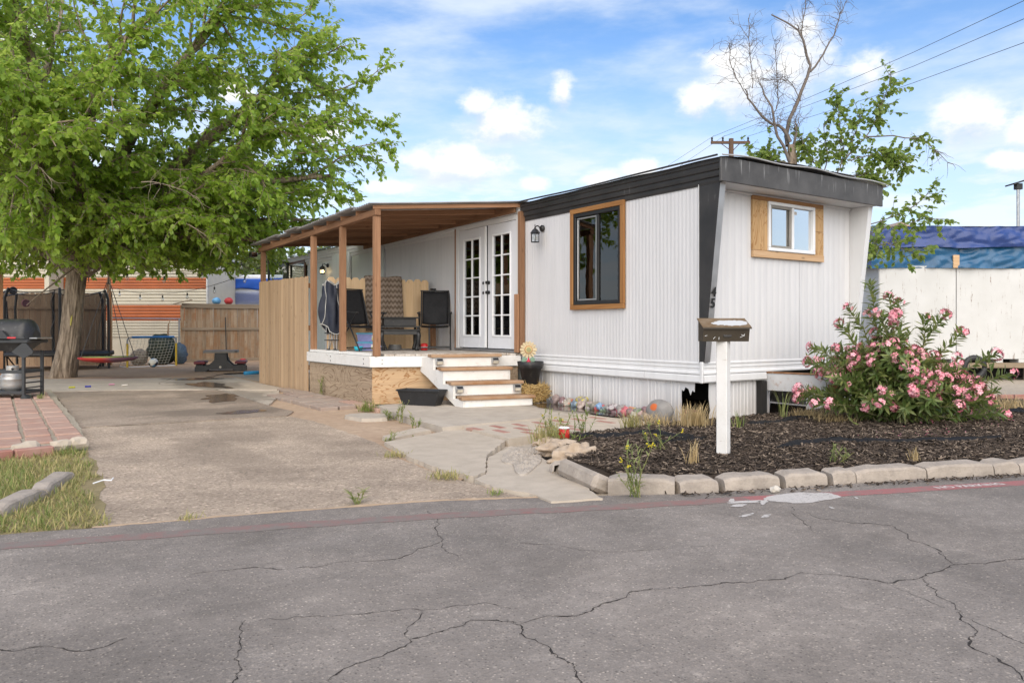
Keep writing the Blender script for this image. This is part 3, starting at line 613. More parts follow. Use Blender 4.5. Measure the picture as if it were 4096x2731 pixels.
def m_glass(name, tint=(.9, .95, .95), refl=1.0):
    n = N(name); fr = n.new('ShaderNodeFresnel'); fr.inputs[0].default_value = 1.52; f = n.m('MULTIPLY', fr.outputs[0], refl); f = n.m('MINIMUM', n.m('ADD', f, .035 * refl), 1.0)
    t = n.new('ShaderNodeBsdfTransparent'); t.inputs[0].default_value = (*tint, 1); g = n.new('ShaderNodeBsdfGlossy'); g.inputs['Roughness'].default_value = .015
    n.put(g.inputs['Normal'], n.bump(n.noise(n.co(), 2.5, 2), .04, .02)); mx = n.new('ShaderNodeMixShader'); n.put(mx.inputs[0], f); n.nt.links.new(t.outputs[0], mx.inputs[1]); n.nt.links.new(g.outputs[0], mx.inputs[2]); n.nt.links.new(mx.outputs[0], n.o.inputs[0]); return n.mat
M['glass'] = m_glass('window_glass', (.72, .76, .76), 1.25)
M['glass_mirror'] = m_glass('reflective_glass', (.40, .43, .45), 9.0)
M['bulb_glass'] = m_glass('clear_bulb_glass', (.93, .95, .95), 1.6)
M['black'] = mat_plain('black_metal', (.018, .018, .019), .45, .3, 8, .0, None, .5)
M['black_plastic'] = mat_plain('black_plastic', (.022, .022, .024), .5, .3, 10, 0, (.07, .065, .06), .45)
M['dark'] = mat_plain('dark_interior', (.03, .028, .026), .95)
M['interior'] = mat_plain('interior_wall', (.16, .145, .13), .9)
M['rust'] = mat_plain('rusty_flaking_paint', (.60, .60, .61), .6, .15, 7, 0, (.33, .15, .065), .4)
M['rust_wood'] = mat_plain('rusty_steel', (.36, .17, .075), .85, .5, 14, 0, (.5, .42, .35))
M['white_pvc'] = mat_plain('white_vinyl', (.82, .83, .84), .35, .06, 4)
M['curtain'] = mat_plain('grey_curtain', (.42, .43, .46), .9, .2, 9)
M['screen'] = mat_plain('insect_screen', (.26, .29, .31), .55, .25, 3)
M['steel'] = mat_plain('galvanised_steel', (.48, .49, .50), .4, .25, 9, .8)
# ------------------------------------------------------------------ mobile home
HOME = thing('mobile_home', (0, 0, 0), 'long white corrugated mobile home with black fascia, number 45 and street-facing window', 'mobile home')
def corr(name, axis, a0, a1, z0, z1, pos, mat, out=-1, pitch=.0605, amp=.0016, parent=HOME, sharp=False, rows=12, bot=None):
    """corrugated sheet along y (axis 'y', at x=pos) or along x (axis 'x', at y=pos)"""
    step = pitch / 6; n = max(2, int(round((a1 - a0) / step))); vs = []; fs = []
    for i in range(n + 1):
        a = a0 + (a1 - a0) * i / n; ph = 2 * math.pi * a / pitch; w = math.sin(ph)
        w = w if not sharp else (1 - 2 * max(0, math.cos(ph)) ** 5)
        d0_ = pos + out * amp * w
        for r in range(rows + 1):
            zb = z0 if bot is None else bot(a); z = zb + (z1 - zb) * r / rows; d = d0_ + .0035 * mnoise.noise(Vector((a * 1.3, z * 1.6, pos))) + .002 * mnoise.noise(Vector((a * 4, z * 3, pos + 3))); vs.append((d, a, z) if axis == 'y' else (a, d, z))
    m = rows + 1
    for i in range(n):
        for r in range(rows): fs.append((i * m + r, (i + 1) * m + r, (i + 1) * m + r + 1, i * m + r + 1))
    mb = MB(); mb._add(vs, fs); return add(name, mb, mat, parent, smooth=True)
corr('siding_panel', 'y', .355, 1.63, .745, 2.79, 0, M['siding'])
corr('siding_panel', 'y', 1.63, 2.66, .745, 1.43, 0, M['siding'])
corr('siding_panel', 'y', 2.66, 3.87, .745, 2.79, 0, M['siding'])
corr('siding_panel', 'y', 5.88, 8.88, .6, 2.86, 0, M['siding'])
corr('siding_panel', 'y', 9.7, 10.66, .6, 2.80, 0, M['siding_shade'])
mb = MB(); mb.box(-.012, .02, 8.9, 9.7, .6, 2.83, .004); add('flat_panel', mb, M['siding_shade'], HOME)
mb = MB(); mb.box(-.075, .02, 10.72, 11.7, .6, 2.86, .006); add('storage_door', mb, M['siding_shade'], HOME)
corr('siding_panel', 'y', 11.75, 13.6, .6, 2.80, 0, M['siding_shade'])
corr('siding_panel', 'y', 13.6, 15.6, .6, 2.45, 0, M['siding_shade'])
for y, w in ((8.88, .03), (10.69, .04), (11.73, .04)):
    mb = MB(); mb.box(-.03, .0, y - w / 2, y + w / 2, .6, 2.84, .004); add('seam_strip', mb, M['alu'], HOME)
# front, recessed under the overhang
corr('siding_panel', 'x', .10, .87, .745, 2.77, .34, M['siding'], -1, .118, .0045, HOME, True)
corr('siding_panel', 'x', .87, 1.822, .745, 2.03, .34, M['siding'], -1, .118, .0045, HOME, True)
corr('siding_panel', 'x', 1.826, 2.28, .745, 2.03, .34, M['siding'], -1, .118, .0045, HOME, True)
corr('siding_panel', 'x', 2.28, 2.95, .745, 2.77, .34, M['siding'], -1, .118, .0045, HOME, True)
mb = MB(); mb.box(1.8215, 1.8265, .341, .349, .745, 2.02); add('seam_strip', mb, M['dark'], HOME)
# tapering wings
for x0, x1, nm in ((.002, .098, 'near'), (2.952, 3.048, 'far')):
    mb = MB(); mb.prism([(.345, .752), (.345, 2.772), (.07, 2.772), (.298, .752)], x0, x1, 'x'); add('wing', mb, M['trim_white'] if nm == 'far' else M['alu'], HOME)
mb = MB(); mb.prism([(.365, .75), (.365, 2.80), (.062, 2.80), (.294, .75)], -.012, -.001, 'x'); add('black_corner_panel', mb, M['black_paint'], HOME)
mb = MB(); mb.prism([(.372, .75), (.372, 2.79), (.364, 2.79), (.364, .75)], -.018, -.001, 'x'); add('corner_bead', mb, M['trim_white'], HOME)
# fascias
prof = [(.0, 2.770), (.014, 2.772), (.020, 2.80), (.020, 2.835), (.040, 2.845), (.044, 2.875), (.044, 2.905), (.062, 2.915), (.066, 2.945), (.066, 2.975), (.082, 2.985), (.084, 3.03), (.0, 3.035)]
mb = MB(); mb.sweep(prof, [(0, .0, -1, 0), (0, 3.88, -1, 0)], True); add('fascia', mb, M['black_paint'], HOME)
mb = MB(); mb.sweep([(o, z + .0) for o, z in prof], [(0, 3.9, -1, 0), (0, 15.6, -1, 0)], True); add('fascia', mb, M['trim_white'], HOME)
mb = MB(); mb.box(-.088, 3.13, -.024, .006, 2.768, 3.04, .004); add('fascia', mb, M['fascia_front'], HOME)
mb = MB(); mb.box(.0, 3.05, .008, .36, 2.773, 2.789); add('soffit', mb, M['trim_white'], HOME)
mb = MB(); mb.box(.1, 2.95, .315, .345, 2.745, 2.7725, .003); add('soffit_trim', mb, M['trim_white'], HOME)
mb = MB()
def roof_f(u, v):
    x = -.12 + u * 3.32; y = -.06 + v * 15.7; h = 3.042 + .07 * math.sin(math.pi * min(max(u, 0), 1)) ** .8
    e = min(u, 1 - u) < .02 or v < .004
    return (x, y + .012 * mnoise.noise(Vector((x * 3, 0, 1))) * (v < .004), h + .008 * mnoise.noise(Vector((x * 2.5, y * .9, 0))) - (.012 if e else 0) + .012 * mnoise.noise(Vector((x * 4, y * 2.2, 7))) * e)
mb.sheet(roof_f, 40, 120); n0 = len(mb.v); add('roof', mb, M['roof_metal'], HOME, smooth=True)
mb = MB(); mb.tube([(-.125 + .008 * math.sin(y * 3.1), y, 3.048 + .006 * math.sin(y * 1.7 + 1)) for y in np.linspace(0, 15.6, 60)], .012, 5); add('roof_edge', mb, M['black_paint'], HOME)
mb = MB(); mb.tube([(x, -.066, 3.052 + .012 * math.sin(x * 5) + .022 * math.sin(math.pi * (x + .1) / 3.3)) for x in np.linspace(-.12, 3.18, 30)], .009, 5); add('roof_edge', mb, M['roof_metal'], HOME)
# belt and skirting
belt_hi = [(.0, .756), (.006, .752), (.012, .735), (.004, .722), (.004, .700), (.012, .690), (.004, .678), (.004, .655), (.014, .640), (.030, .630), (.030, .612), (.0, .606)]
belt_lo = [(.0, .606), (.026, .604), (.034, .590), (.040, .528), (.030, .514), (.0, .512)]
mb = MB(); mb.sweep(belt_hi, [(0, 3.95, -1, 0), (0, .335, -1, 0)], True); add('belt_trim', mb, M['trim_white'], HOME)
mb = MB(); mb.sweep(belt_lo, [(0, 3.95, -1, 0), (0, 1.235, -1, 0)], True); add('belt_trim', mb, M['trim_white'], HOME)
mb = MB(); mb.sweep(belt_lo, [(0, 1.23, -1, 0), (0, .335, -1, 0)], True); add('belt_trim', mb, M['trim_white'], HOME)
mb = MB(); mb.sweep(belt_hi, [(0.0, .335, 0, -1), (3.05, .335, 0, -1)], True); add('belt_trim', mb, M['trim_white'], HOME)
mb = MB(); mb.sweep(belt_lo, [(0.0, .335, 0, -1), (1.12, .335, 0, -1)], True); add('belt_trim', mb, M['trim_white'], HOME)
mb = MB(); mb.box(-.036, -.008, .296, .338, .512, .756, .006); add('corner_cap', mb, M['trim_white'], HOME)
def skirt(axis, a0, a1, pos, z0, z1, seed, name='skirting_panel', edge0=0, edge1=0):
    rr = random.Random(seed); step = .0125; n = max(2, int((a1 - a0) / step)); vs = []; fs = []; m = 9
    for i in range(n + 1):
        a = a0 + (a1 - a0) * i / n; ph = (a * 7.7) % 1; w = -1 if (ph < .06 or .5 < ph < .56) else (.5 if ph < .5 else .0)
        d = pos + .006 * w + .004 * mnoise.noise(Vector((a * 3, seed, 0)))
        for r in range(m):
            t = r / (m - 1); aa = a
            if i == 0 and edge0: aa = a + edge0 * mnoise.noise(Vector((t * 4, seed, 3))) + rr.uniform(-.008, .008)
            if i == n and edge1: aa = a + edge1 * mnoise.noise(Vector((t * 4, seed + 9, 3))) + rr.uniform(-.008, .008)
            z = z0 + (z1 - z0) * t + (.012 * mnoise.noise(Vector((a * 5, seed, 8))) if r == 0 else 0); vs.append((d, aa, z) if axis == 'y' else (aa, d, z))
    for i in range(n):
        for r in range(m - 1): fs.append((i * m + r, (i + 1) * m + r, (i + 1) * m + r + 1, i * m + r + 1))
    mb = MB(); mb._add(vs, fs); return add(name, mb, M['siding'], HOME)
skirt('y', .67, 2.3, .028, .02, .53, 1, edge0=.03); skirt('y', 2.31, 3.95, .03, .05, .53, 2)
mb = MB(); mb.prism([(.67, .53), (.46, .53), (.47, .40), (.50, .42), (.53, .36), (.56, .43), (.61, .45), (.635, .40), (.67, .42)], .024, .030, 'x'); add('torn_vent', mb, M['siding'], HOME)
skirt('x', .155, .52, .36, .02, .53, 3, edge0=.03); skirt('x', .525, 1.0, .362, .03, .53, 4); skirt('x', 1.005, 1.25, .36, .03, .53, 5, edge1=.05); skirt('x', 2.01, 3.03, .365, .03, .42, 6)
mb = MB(); mb.box(.05, .06, 3.95, 15.6, -.02, .62); add('skirting_panel', mb, M['siding_shade'], HOME)
# shell behind the sheets: floor, far walls, ceiling (keeps the inside dark)
for nm, b in (('floor', (.03, 3.03, .40, 15.6, .62, .70)), ('ceiling', (.03, 3.03, .40, 15.6, 2.78, 2.80)), ('rear_wall', (.0, 3.05, 15.6, 15.64, .0, 3.03)), ('side_wall', (3.03, 3.05, .345, 15.6, .03, 3.02))):
    mb = MB(); mb.box(*b); add(nm, mb, M['interior'] if nm in ('floor', 'ceiling') else M['siding'], HOME)
mb = MB(); mb.box(.06, .08, .42, 1.5, .75, 2.78); mb.box(.06, .08, 2.8, 3.9, .75, 2.78); add('inner_wall', mb, M['interior'], HOME)
mb = MB(); mb.box(1.9, 1.93, .42, 15, .75, 2.78); add('partition', mb, M['interior'], HOME)
mb = MB(); mb.box(.55, .62, .45, 3.5, .25, .45, .01); mb2 = MB(); mb2.box(1.3, 2.2, 1.1, 1.2, .2, .5)
mb3 = MB(); mb3.box(.1, 3.0, 1.7, 1.76, -.02, .62); add('crawl_dark_panel', mb3, M['dark'], HOME); mb3 = MB(); mb3.box(.1, 3.0, .42, 1.7, .004, .012); add('crawl_dark_sheet', mb3, M['mulch_soil'], HOME); add('chassis_beam', mb, M['black'], HOME); add('axle', mb2, M['rust_wood'], HOME)  # added dark cross panel and ground sheet stand in for deep shade underneath
mb = MB(); mb.box(.10, .30, .66, .86, .0, .16, .01); add('footing_block', mb, M['brick_red'], HOME)
# house number
nm = mat_plain('number_black', (.02, .02, .02), .5)
for i, (ch, y, z) in enumerate((('4', 0, 1.505), ('5', 0, 1.378))):
    tm = text_mesh(ch, .15, .003, .003); tm.materials.append(nm)
    o = inst('house_number', tm, HOME, (.047, .298 - (z + .055 - .752) * .228 / 2.02 - .006, z), (R(96.4), 0, 0)); 
# side window
def frame_rect(mb, axis, pos, d0, d1, a0, a1, z0, z1, w, ch=.004):
    f = (lambda A0, A1, Z0, Z1: mb.box(pos + d0, pos + d1, A0, A1, Z0, Z1, ch)) if axis == 'y' else (lambda A0, A1, Z0, Z1: mb.box(A0, A1, pos + d0, pos + d1, Z0, Z1, ch))
    f(a0, a1, z1 - w, z1); f(a0, a1, z0, z0 + w); f(a0, a0 + w, z0 + w + .0005, z1 - w - .0005); f(a1 - w, a1, z0 + w + .0005, z1 - w - .0005); return mb
mb = MB(); frame_rect(mb, 'y', 0, -.045, .03, 1.664, 2.623, 1.463, 2.722, .05); WIN = add('side_window', mb, M['black'], HOME)
for (y0, y1, z0, z1, mt) in ((1.597, 2.69, 2.725, 2.79, 'trim_wood_y'), (1.597, 2.69, 1.395, 1.46, 'trim_wood_y'), (1.597, 1.662, 1.461, 2.724, 'trim_wood_z'), (2.625, 2.69, 1.461, 2.724, 'trim_wood_z')):
    mb = MB(); mb.box(-.055, -.012, y0, y1, z0, z1, .004); add('casing', mb, M[mt], WIN)
mb = MB(); mb.box(-.036, .01, 2.105, 2.145, 1.514, 2.67, .004); add('mullion', mb, M['black'], WIN)
mb = MB(); frame_rect(mb, 'y', 0, -.03, -.012, 2.146, 2.56, 1.52, 2.66, .022); add('sash', mb, M['alu'], WIN)
for a, b in ((1.715, 2.104), (2.17, 2.54)):
    mb = MB(); mb.box(-.012, -.008, a, b, 1.514, 2.67); add('pane', mb, M['glass'], WIN)
# things seen through the window
mb = MB()
def cur(y0, y1, tie):
    def f(u, v):
        z = 2.68 - v * 1.05; w = 1 - .80 * math.sin(min(v / .62, 1) * math.pi / 2) ** 2 if v < .62 else .2 + (v - .62) * .9
        yy = tie + (y0 + (y1 - y0) * u - tie) * w; return (.13 + .02 * math.sin(u * 30) + .02 * v, yy, z)
    return f
mb.sheet(cur(2.02, 2.36, 2.2), 26, 20); mb2 = MB(); mb2.sheet(cur(1.84, 2.12, 2.05), 26, 20)
tag(add('curtain', mb, M['curtain'], None, True), 'pale grey curtain gathered in a knot behind the left window pane', 'curtain', 'curtains in the side window')
tag(add('curtain', mb2, M['curtain'], None, True), 'pale grey curtain pulled in behind the right window pane', 'curtain', 'curtains in the side window')
ch = thing('dining_chair', (.55, 2.1, .7), 'pale wooden dining chair with crossed back seen through the side window', 'chair')
wm = mat_plain('cream_paint', (.62, .58, .50), .5)
for (y0, y1, z0, z1) in ((1.85, 2.35, 1.60, 1.66), (1.85, 1.9, .70, 1.66), (2.3, 2.35, .70, 1.66), (1.85, 2.35, 1.38, 1.42)):
    mb = MB(); mb.box(.34, .37, y0, y1, z0, z1, .005); add('back_frame', mb, wm, ch)
for s_ in (-1, 1):
    mb = MB(); mb.obox((.355, 2.1, 1.51), (.02, .46, .035), (s_ * .42, 0, 0)); add('cross_slat', mb, wm, ch)
mb = MB(); mb.box(.37, .8, 1.86, 2.34, 1.13, 1.17, .01); add('seat', mb, wm, ch)
for y in (1.88, 2.3):
    mb = MB(); mb.box(.74, .78, y, y + .04, .70, 1.13); add('leg', mb, wm, ch)
mb = MB(); mb.blob((.75, 1.76, 1.80), (.18, .22, .26), 3, .25, 2.5, 3)
tag(add('laundry_pile', mb, M['curtain'], None, True), 'heap of pale cloth showing at the lower right of the side window', 'cloth')
mb = MB(); mb.box(.62, 1.05, 1.4, 2.0, .70, 1.56, .02); tag(add('side_cupboard', mb, mat_plain('cupboard', (.25, .2, .16), .6), None), 'brown low cupboard inside under the cloth by the side window', 'cupboard')
# front window with its plywood surround
mb = MB(); frame_rect(mb, 'x', .34, -.062, .02, 1.14, 2.082, 2.092, 2.70, .042, .006); FW = add('front_window', mb, M['white_pvc'], HOME)
for (x0, x1, z0, z1, mt) in ((.862, 1.138, 2.092, 2.70, 'ply_front'), (2.084, 2.289, 2.395, 2.70, 'ply_front'), (2.084, 2.289, 2.085, 2.392, 'ply_front'), (.862, 2.289, 2.702, 2.752, 'trim_wood_x'), (.866, 2.289, 2.004, 2.088, 'pine_x')):
    mb = MB(); mb.box(x0, x1, .300 if mt != 'pine_x' else .292, .333, z0, z1, .003); add('plywood_piece' if mt == 'ply_front' else 'casing', mb, M[mt], FW)
mb = MB(); mb.box(1.605, 1.645, .282, .335, 2.135, 2.657, .004); add('mullion', mb, M['white_pvc'], FW)
mb = MB(); frame_rect(mb, 'x', .34, -.045, -.02, 1.19, 1.604, 2.136, 2.656, .03, .003); add('sash', mb, mat_plain('grey_screen_frame', (.33, .31, .28), .5), FW)
mb = MB(); mb.box(1.22, 1.575, .325, .328, 2.166, 2.626); add('pane', mb, M['glass_mirror'], FW)
mb = MB(); mb.box(1.646, 2.04, .318, .321, 2.135, 2.657); add('pane', mb, M['glass_mirror'], FW)
mb = MB(); mb.sheet(lambda u, v: (1.2 + u * .36, .40 + .012 * math.sin(u * 16 + v * 2), 2.13 + v * .5), 24, 6); add('blind', mb, M['screen'], FW, True)
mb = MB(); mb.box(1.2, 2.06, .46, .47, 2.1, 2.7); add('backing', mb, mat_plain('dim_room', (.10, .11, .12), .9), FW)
mb = MB(); mb.box(1.675, 1.74, .3155, .3175, 2.58, 2.62); add('sticker', mb, mat_plain('paper_sticker', (.6, .55, .5), .8), FW)
# hitch
HT = thing('trailer_hitch', (1.25, 0, .4), 'rusty white steel hitch beam jutting from the front skirting behind the oleander', 'hitch')
d = Vector((.20, -.86)).normalized(); ang = math.atan2(d.y, d.x)
mb = MB(); mb.obox((1.235, .02, .485), (.95, .05, .215), (0, 0, ang), .006); add('beam', mb, M['rust'], HT)
mb = MB(); mb.obox((1.255, .02, .60), (.98, .11, .012), (0, 0, ang)); add('flange', mb, M['rust_wood'], HT)
mb = MB(); mb.obox((1.355, -.49, .435), (.2, .06, .11), (0, 0, ang), .005); add('beam_end', mb, M['rust_wood'], HT)
mb = MB(); mb.obox((1.42, -.60, .555), (.46, .05, .11), (0, 0, ang + .35), .006); add('tongue_arm', mb, M['rust'], HT)
mb = MB(); mb.lathe([(.0, 0), (.016, 0), (.016, .02), (0, .02)], (1.45, -.735, .55), 10, (R(90), 0, 0)); add('bolt', mb, M['steel'], HT)
mb = MB(); mb.box(1.0, 1.1, .28, .42, .0, .5); add('mount', mb, M['dark'], HT)
# back door lantern and the front lantern
def lantern(loc, lit, label):
    t = thing('wall_lantern', loc, label, 'lantern', local=True, group='black wall lanterns')
    mb = MB(); mb.lathe([(.0, 0), (.05, 0), (.05, .02), (.03, .04), (0, .04)], (0, 0, .05), 14, (0, R(-90), 0)); add('back_plate', mb, M['black'], t)
    mb = MB(); mb.tube([(-.03, 0, .05), (-.09, 0, .085), (-.13, 0, .07), (-.14, 0, .045)], .010, 6); add('arm', mb, M['black'], t)
    mb = MB(); mb.lathe([(.085, -.0), (.075, .012), (.04, .055), (.018, .068), (.012, .09), (.0, .10)], (-.14, 0, -.03), 6); add('cap', mb, M['black'], t)
    mb = MB(); mb.tube([(-.14, .014 * math.sin(a), .082 + .018 * math.cos(a)) for a in np.linspace(0, 2 * math.pi, 9)], .003, 4); add('ring', mb, M['black'], t)
    mb = MB()
    for k in range(6):
        a = math.pi / 3 * k; mb.tube([(-.14 + .062 * math.cos(a), .062 * math.sin(a), -.16), (-.14 + .062 * math.cos(a), .062 * math.sin(a), -.03)], .004, 4)
    for z in (-.158, -.035):
        mb.tube([(-.14 + .062 * math.cos(a), .062 * math.sin(a), z) for a in np.linspace(0, 2 * math.pi, 7)], .005, 4)
    add('cage', mb, M['black'], t)
    mb = MB(); mb.lathe([(.056, -.155), (.056, -.035)], (-.14, 0, 0), 6); add('glass', mb, M['bulb_glass'], t)
    if lit:
        n = N('lit_bulb'); e = n.new('ShaderNodeEmission'); e.inputs[0].default_value = (1, .62, .25, 1); e.inputs[1].default_value = 14; n.nt.links.new(e.outputs[0], n.o.inputs[0]); bmat = n.mat
    else: bmat = mat_plain('frosted_bulb', (.75, .74, .70), .3)
    mb = MB(); mb.blob((-.14, 0, -.095), (.026, .026, .036), 2, 0); add('bulb', mb, bmat, t, True)
lantern((-.012, 3.38, 2.56), False, 'unlit black wall lantern between the french doors and the side window')
lantern((-.012, 12.1, 2.60), True, 'lit black wall lantern glowing amber above the pickets at the back')
# far window with an open sash
bw = mat_plain('brown_window_trim', (.16, .085, .05), .6)
mb = MB(); frame_rect(mb, 'y', 0, -.05, -.012, 13.66, 15.2, 1.95, 2.95, .09); AW = add('far_window', mb, bw, HOME)
mb = MB(); mb.box(-.03, -.02, 13.75, 15.1, 2.04, 2.86); add('pane', mb, M['glass_mirror'], AW)
mb = MB(); frame_rect(mb, 'x', 14.95, -.02, .02, -.62, -.05, 1.98, 2.95, .055); add('open_sash', mb, mat_plain('dark_green_sash', (.035, .045, .035), .5), AW)
mb = MB(); mb.box(-.56, -.1, 14.948, 14.952, 2.04, 2.9); add('pane', mb, M['glass'], AW)
# ------------------------------------------------------------------ french doors
DR = HOME
dm = mat_plain('door_paint', (.70, .71, .74), .4, .05, 3)
mb = MB(); mb.box(-.06, .03, 3.935, 4.01, .80, 2.88, .004); mb.box(-.06, .03, 5.76, 5.855, .80, 2.90, .004); mb.box(-.06, .03, 4.012, 5.758, 2.815, 2.895, .004); add('door_jamb', mb, M['trim_white'], DR)
mb = MB(); mb.box(-.10, .03, 3.95, 5.84, .765, .80, .004); add('door_threshold', mb, M['steel'], DR)
mb = MB(); mb.box(-.072, -.03, 4.86, 4.915, .82, 2.81, .005); add('astragal', mb, M['white_pvc'], DR)
mb = MB(); mb.box(-.05, -.02, 4.835, 4.858, .82, 2.81); add('door_gap', mb, M['dark'], DR)
leafs = []
for (y0, y1) in ((4.02, 4.83), (4.92, 5.745)):
    g0, g1, w0, w1 = 1.03, 2.62, y0 + .165, y1 - .165
    mb = MB()
    mb.box(-.05, -.01, y0, w0, .815, 2.81, .003); mb.box(-.05, -.01, w1, y1, .815, 2.81, .003); mb.box(-.05, -.01, w0 + .0005, w1 - .0005, .815, g0, .003); mb.box(-.05, -.01, w0 + .0005, w1 - .0005, g1, 2.81, .003)
    leaf = add('door_leaf', mb, dm, DR)
    mb = MB(); frame_rect(mb, 'y', 0, -.064, -.045, w0 - .03, w1 + .03, g0 - .03, g1 + .03, .03, .006); add('glazing_bead', mb, M['white_pvc'], leaf)
    cw = (w1 - w0) / 2; chh = (g1 - g0) / 5
    mb = MB(); mb.box(-.058, -.03, (w0 + w1) / 2 - .011, (w0 + w1) / 2 + .011, g0, g1, .004); add('muntin', mb, M['white_pvc'], leaf)
    for r in range(1, 5):
        mb = MB(); mb.box(-.056, -.03, w0, w1, g0 + r * chh - .011, g0 + r * chh + .011, .004); add('muntin', mb, M['white_pvc'], leaf)
    for r in range(5):
        for c_ in range(2):
            mb = MB(); mb.box(-.034, -.030, w0 + c_ * cw + .011, w0 + (c_ + 1) * cw - .011, g0 + r * chh + .011, g0 + (r + 1) * chh - .011); add('pane', mb, M['glass'], leaf)
    leafs.append(leaf)
for z in (1.72, 1.88):
    mb = MB(); mb.lathe([(.0, 0), (.03, 0), (.03, .012), (.012, .016), (.012, .035), (.026, .045), (.026, .062), (.012, .072), (0, .072)], (-.05, 4.79, z), 14, (0, R(-90), 0)); add('door_knob', mb, M['black'], leafs[0])
    mb = MB(); mb.lathe([(.0, 0), (.024, 0), (.024, .012), (0, .012)], (-.05, 4.96, z), 12, (0, R(-90), 0)); add('lock_plate', mb, M['black'], leafs[1])
# ------------------------------------------------------------------ porch
PO = thing('porch', (-1.05, 5.6, 0), 'wooden porch with white deck, brown posts and corrugated metal roof', 'porch')
E0 = Vector((-2.1, 4.76)); E1 = Vector((0, 3.92)); EA = math.atan2(E1.y - E0.y, E1.x - E0.x); ED = (E1 - E0).normalized(); EN = Vector((ED.y, -ED.x))   # EN points to the road
fy = lambda x: E0.y + (E1.y - E0.y) * (x - E0.x) / (E1.x - E0.x)
x = -1.95; i = 0
while x < -.03:
    w = .14; x1 = min(x + w, -.018); e = random.uniform(-.012, .015)
    mb = MB(); mb.prism([(x + .004, fy(x) - .01 + e), (x1 - .004, fy(x1) - .01 + e), (x1 - .004, 7.05 - .13 * (x1 + 2)), (x + .004, 7.05 - .13 * (x + 2))], .727, .760 + random.uniform(-.003, .003)); add('deck_board', mb, M['deck'], PO); x += w + .003
for (y0, y1) in ((4.83, 6.02), (6.05, 7.45)):
    mb = MB(); mb.box(-2.105, -1.96, y0, y1, .727, .768, .005); add('deck_board', mb, M['paint_wood'], PO)
def along_front(name, t0, t1, o, z0, z1, th, mat, parent=PO, dz=0.0, ch=.004):
    a = E0 + (E1 - E0) * t0; b = E0 + (E1 - E0) * t1; c = (a + b) / 2 + EN * o
    mb = MB(); mb.obox((0, 0, 0), ((b - a).length, th, z1 - z0), None, ch); me = mb.mesh(name); me.materials.append(mat)
    return inst(name, me, parent, (c.x, c.y, (z0 + z1) / 2), (0, -dz, EA))
along_front('rim_board', -.018, .985, .02, .566, .724, .04, M['paint_wood'])
mb = MB(); mb.box(-2.142, -2.104, 4.78, 7.5, .565, .724, .004); add('rim_board', mb, M['paint_wood'], PO)
along_front('plywood_panel', -.004, .55, -.02, .02, .562, .015, M['ply_warm'], ch=.002); along_front('plywood_panel', .555, .97, -.02, .07, .562, .015, M['ply_grey'], ch=.002)
mb = MB(); mb.prism([(4.80, -.02), (7.48, -.01), (7.48, .55), (4.80, .545)], -2.095, -2.078, 'x'); add('plywood_panel', mb, M['ply_grey'], PO)
for (t, o) in ((.045, .042), (.045, .042)):
    for z in (.62, .675):
        c = E0 + (E1 - E0) * .06 + EN * .041; me = MB().blob((0, 0, 0), (.012, .012, .012), 1, 0).mesh('bolt'); me.materials.append(M['steel']); inst('bolt', me, PO, (c.x, c.y, z + .004 * (o > .5)))
    break
for y in (5.0, 6.35):
    for z in (.61, .68):
        me = MB().blob((0, 0, 0), (.008, .012, .012), 1, 0).mesh('bolt'); me.materials.append(M['black']); inst('bolt', me, PO, (-2.143, y, z))
# posts
for (px_, py_, z0, z1, sz) in ((-2.05, 4.735, .727, 2.79, .092), (-2.05, 6.05, .77, 2.775, .092), (-2.05, 7.40, .70, 2.76, .092), (-2.05, 10.43, -.02, 2.73, .092), (-.055, 3.87, .77, 2.92, .082)):
    mb = MB(); mb.box(px_ - sz / 2, px_ + sz / 2, py_ - sz / 2, py_ + sz / 2, z0, z1, .005); add('post', mb, M['redwood_z'], PO)
mb = MB(); mb.box(-.13, -.10, 3.86, 3.96, .77, 1.66, .004); add('post_board', mb, M['redwood_z'], PO)
mb = MB(); mb.box(-.06, -.02, 5.87, 5.90, .76, 2.86, .002); add('post_board', mb, M['redwood_z'], PO)
# roof frame: header on the posts, front beam, rafters, ledger
def beam(name, a, b, w, h, mat):
    a = Vector(a); b = Vector(b); d = b - a; L = d.length; mb = MB(); mb.obox((0, 0, 0), (L, w, h), None, .004); me = mb.mesh(name); me.materials.append(mat)
    return inst(name, me, PO, (a + b) / 2, (0, -math.asin(d.z / L), math.atan2(d.y, d.x)))
mbx = M['redwood_x']
beam('header_beam', (-2.06, 4.66, 2.838), (-2.06, 10.6, 2.775), .088, .09, mbx)
beam('front_beam', (-2.12, 4.715, 2.925), (.02, 3.845, 3.03), .04, .085, mbx)
for k in range(9):
    y = 5.35 + k * .62; beam('rafter', (-2.12, y, 2.908 - .0085 * (y - 4.7)), (-.10, y - .86 if y - .86 > 3.9 else 3.95, 3.0 - .012 * (y - 4.7)), .038, .085, mbx)
beam('ledger', (-.115, 3.95, 2.975), (-.115, 9.7, 2.90), .038, .13, mbx)
M['tin'] = mat_plain('corrugated_roof_tin', (.34, .33, .32), .5, .35, 3, .35)
for k in range(10):
    y0 = 4.62 + k * .62; mb = MB(); out = 2.2 + .03 * (k % 3)
    def rf(u, v, y0=y0, out=out):
        s = y0 + .66 * u; x = -out + v * (out + .0); yy = s - .41 * (x + 2.1) * 1.0
        z = 2.955 - .010 * (y0 - 4.7) - .012 * u + (x + 2.1) * .050 + .016 * math.sin(u * 2 * math.pi * 8) + .022 * (k % 2)
        return (x, yy, z)
    mb.sheet(rf, 54, 4); n1 = len(mb.v)
    o = add('roof_sheet', mb, M['tin'], PO, smooth=True); sm_ = o.modifiers.new('thick', 'SOLIDIFY'); sm_.thickness = .0015
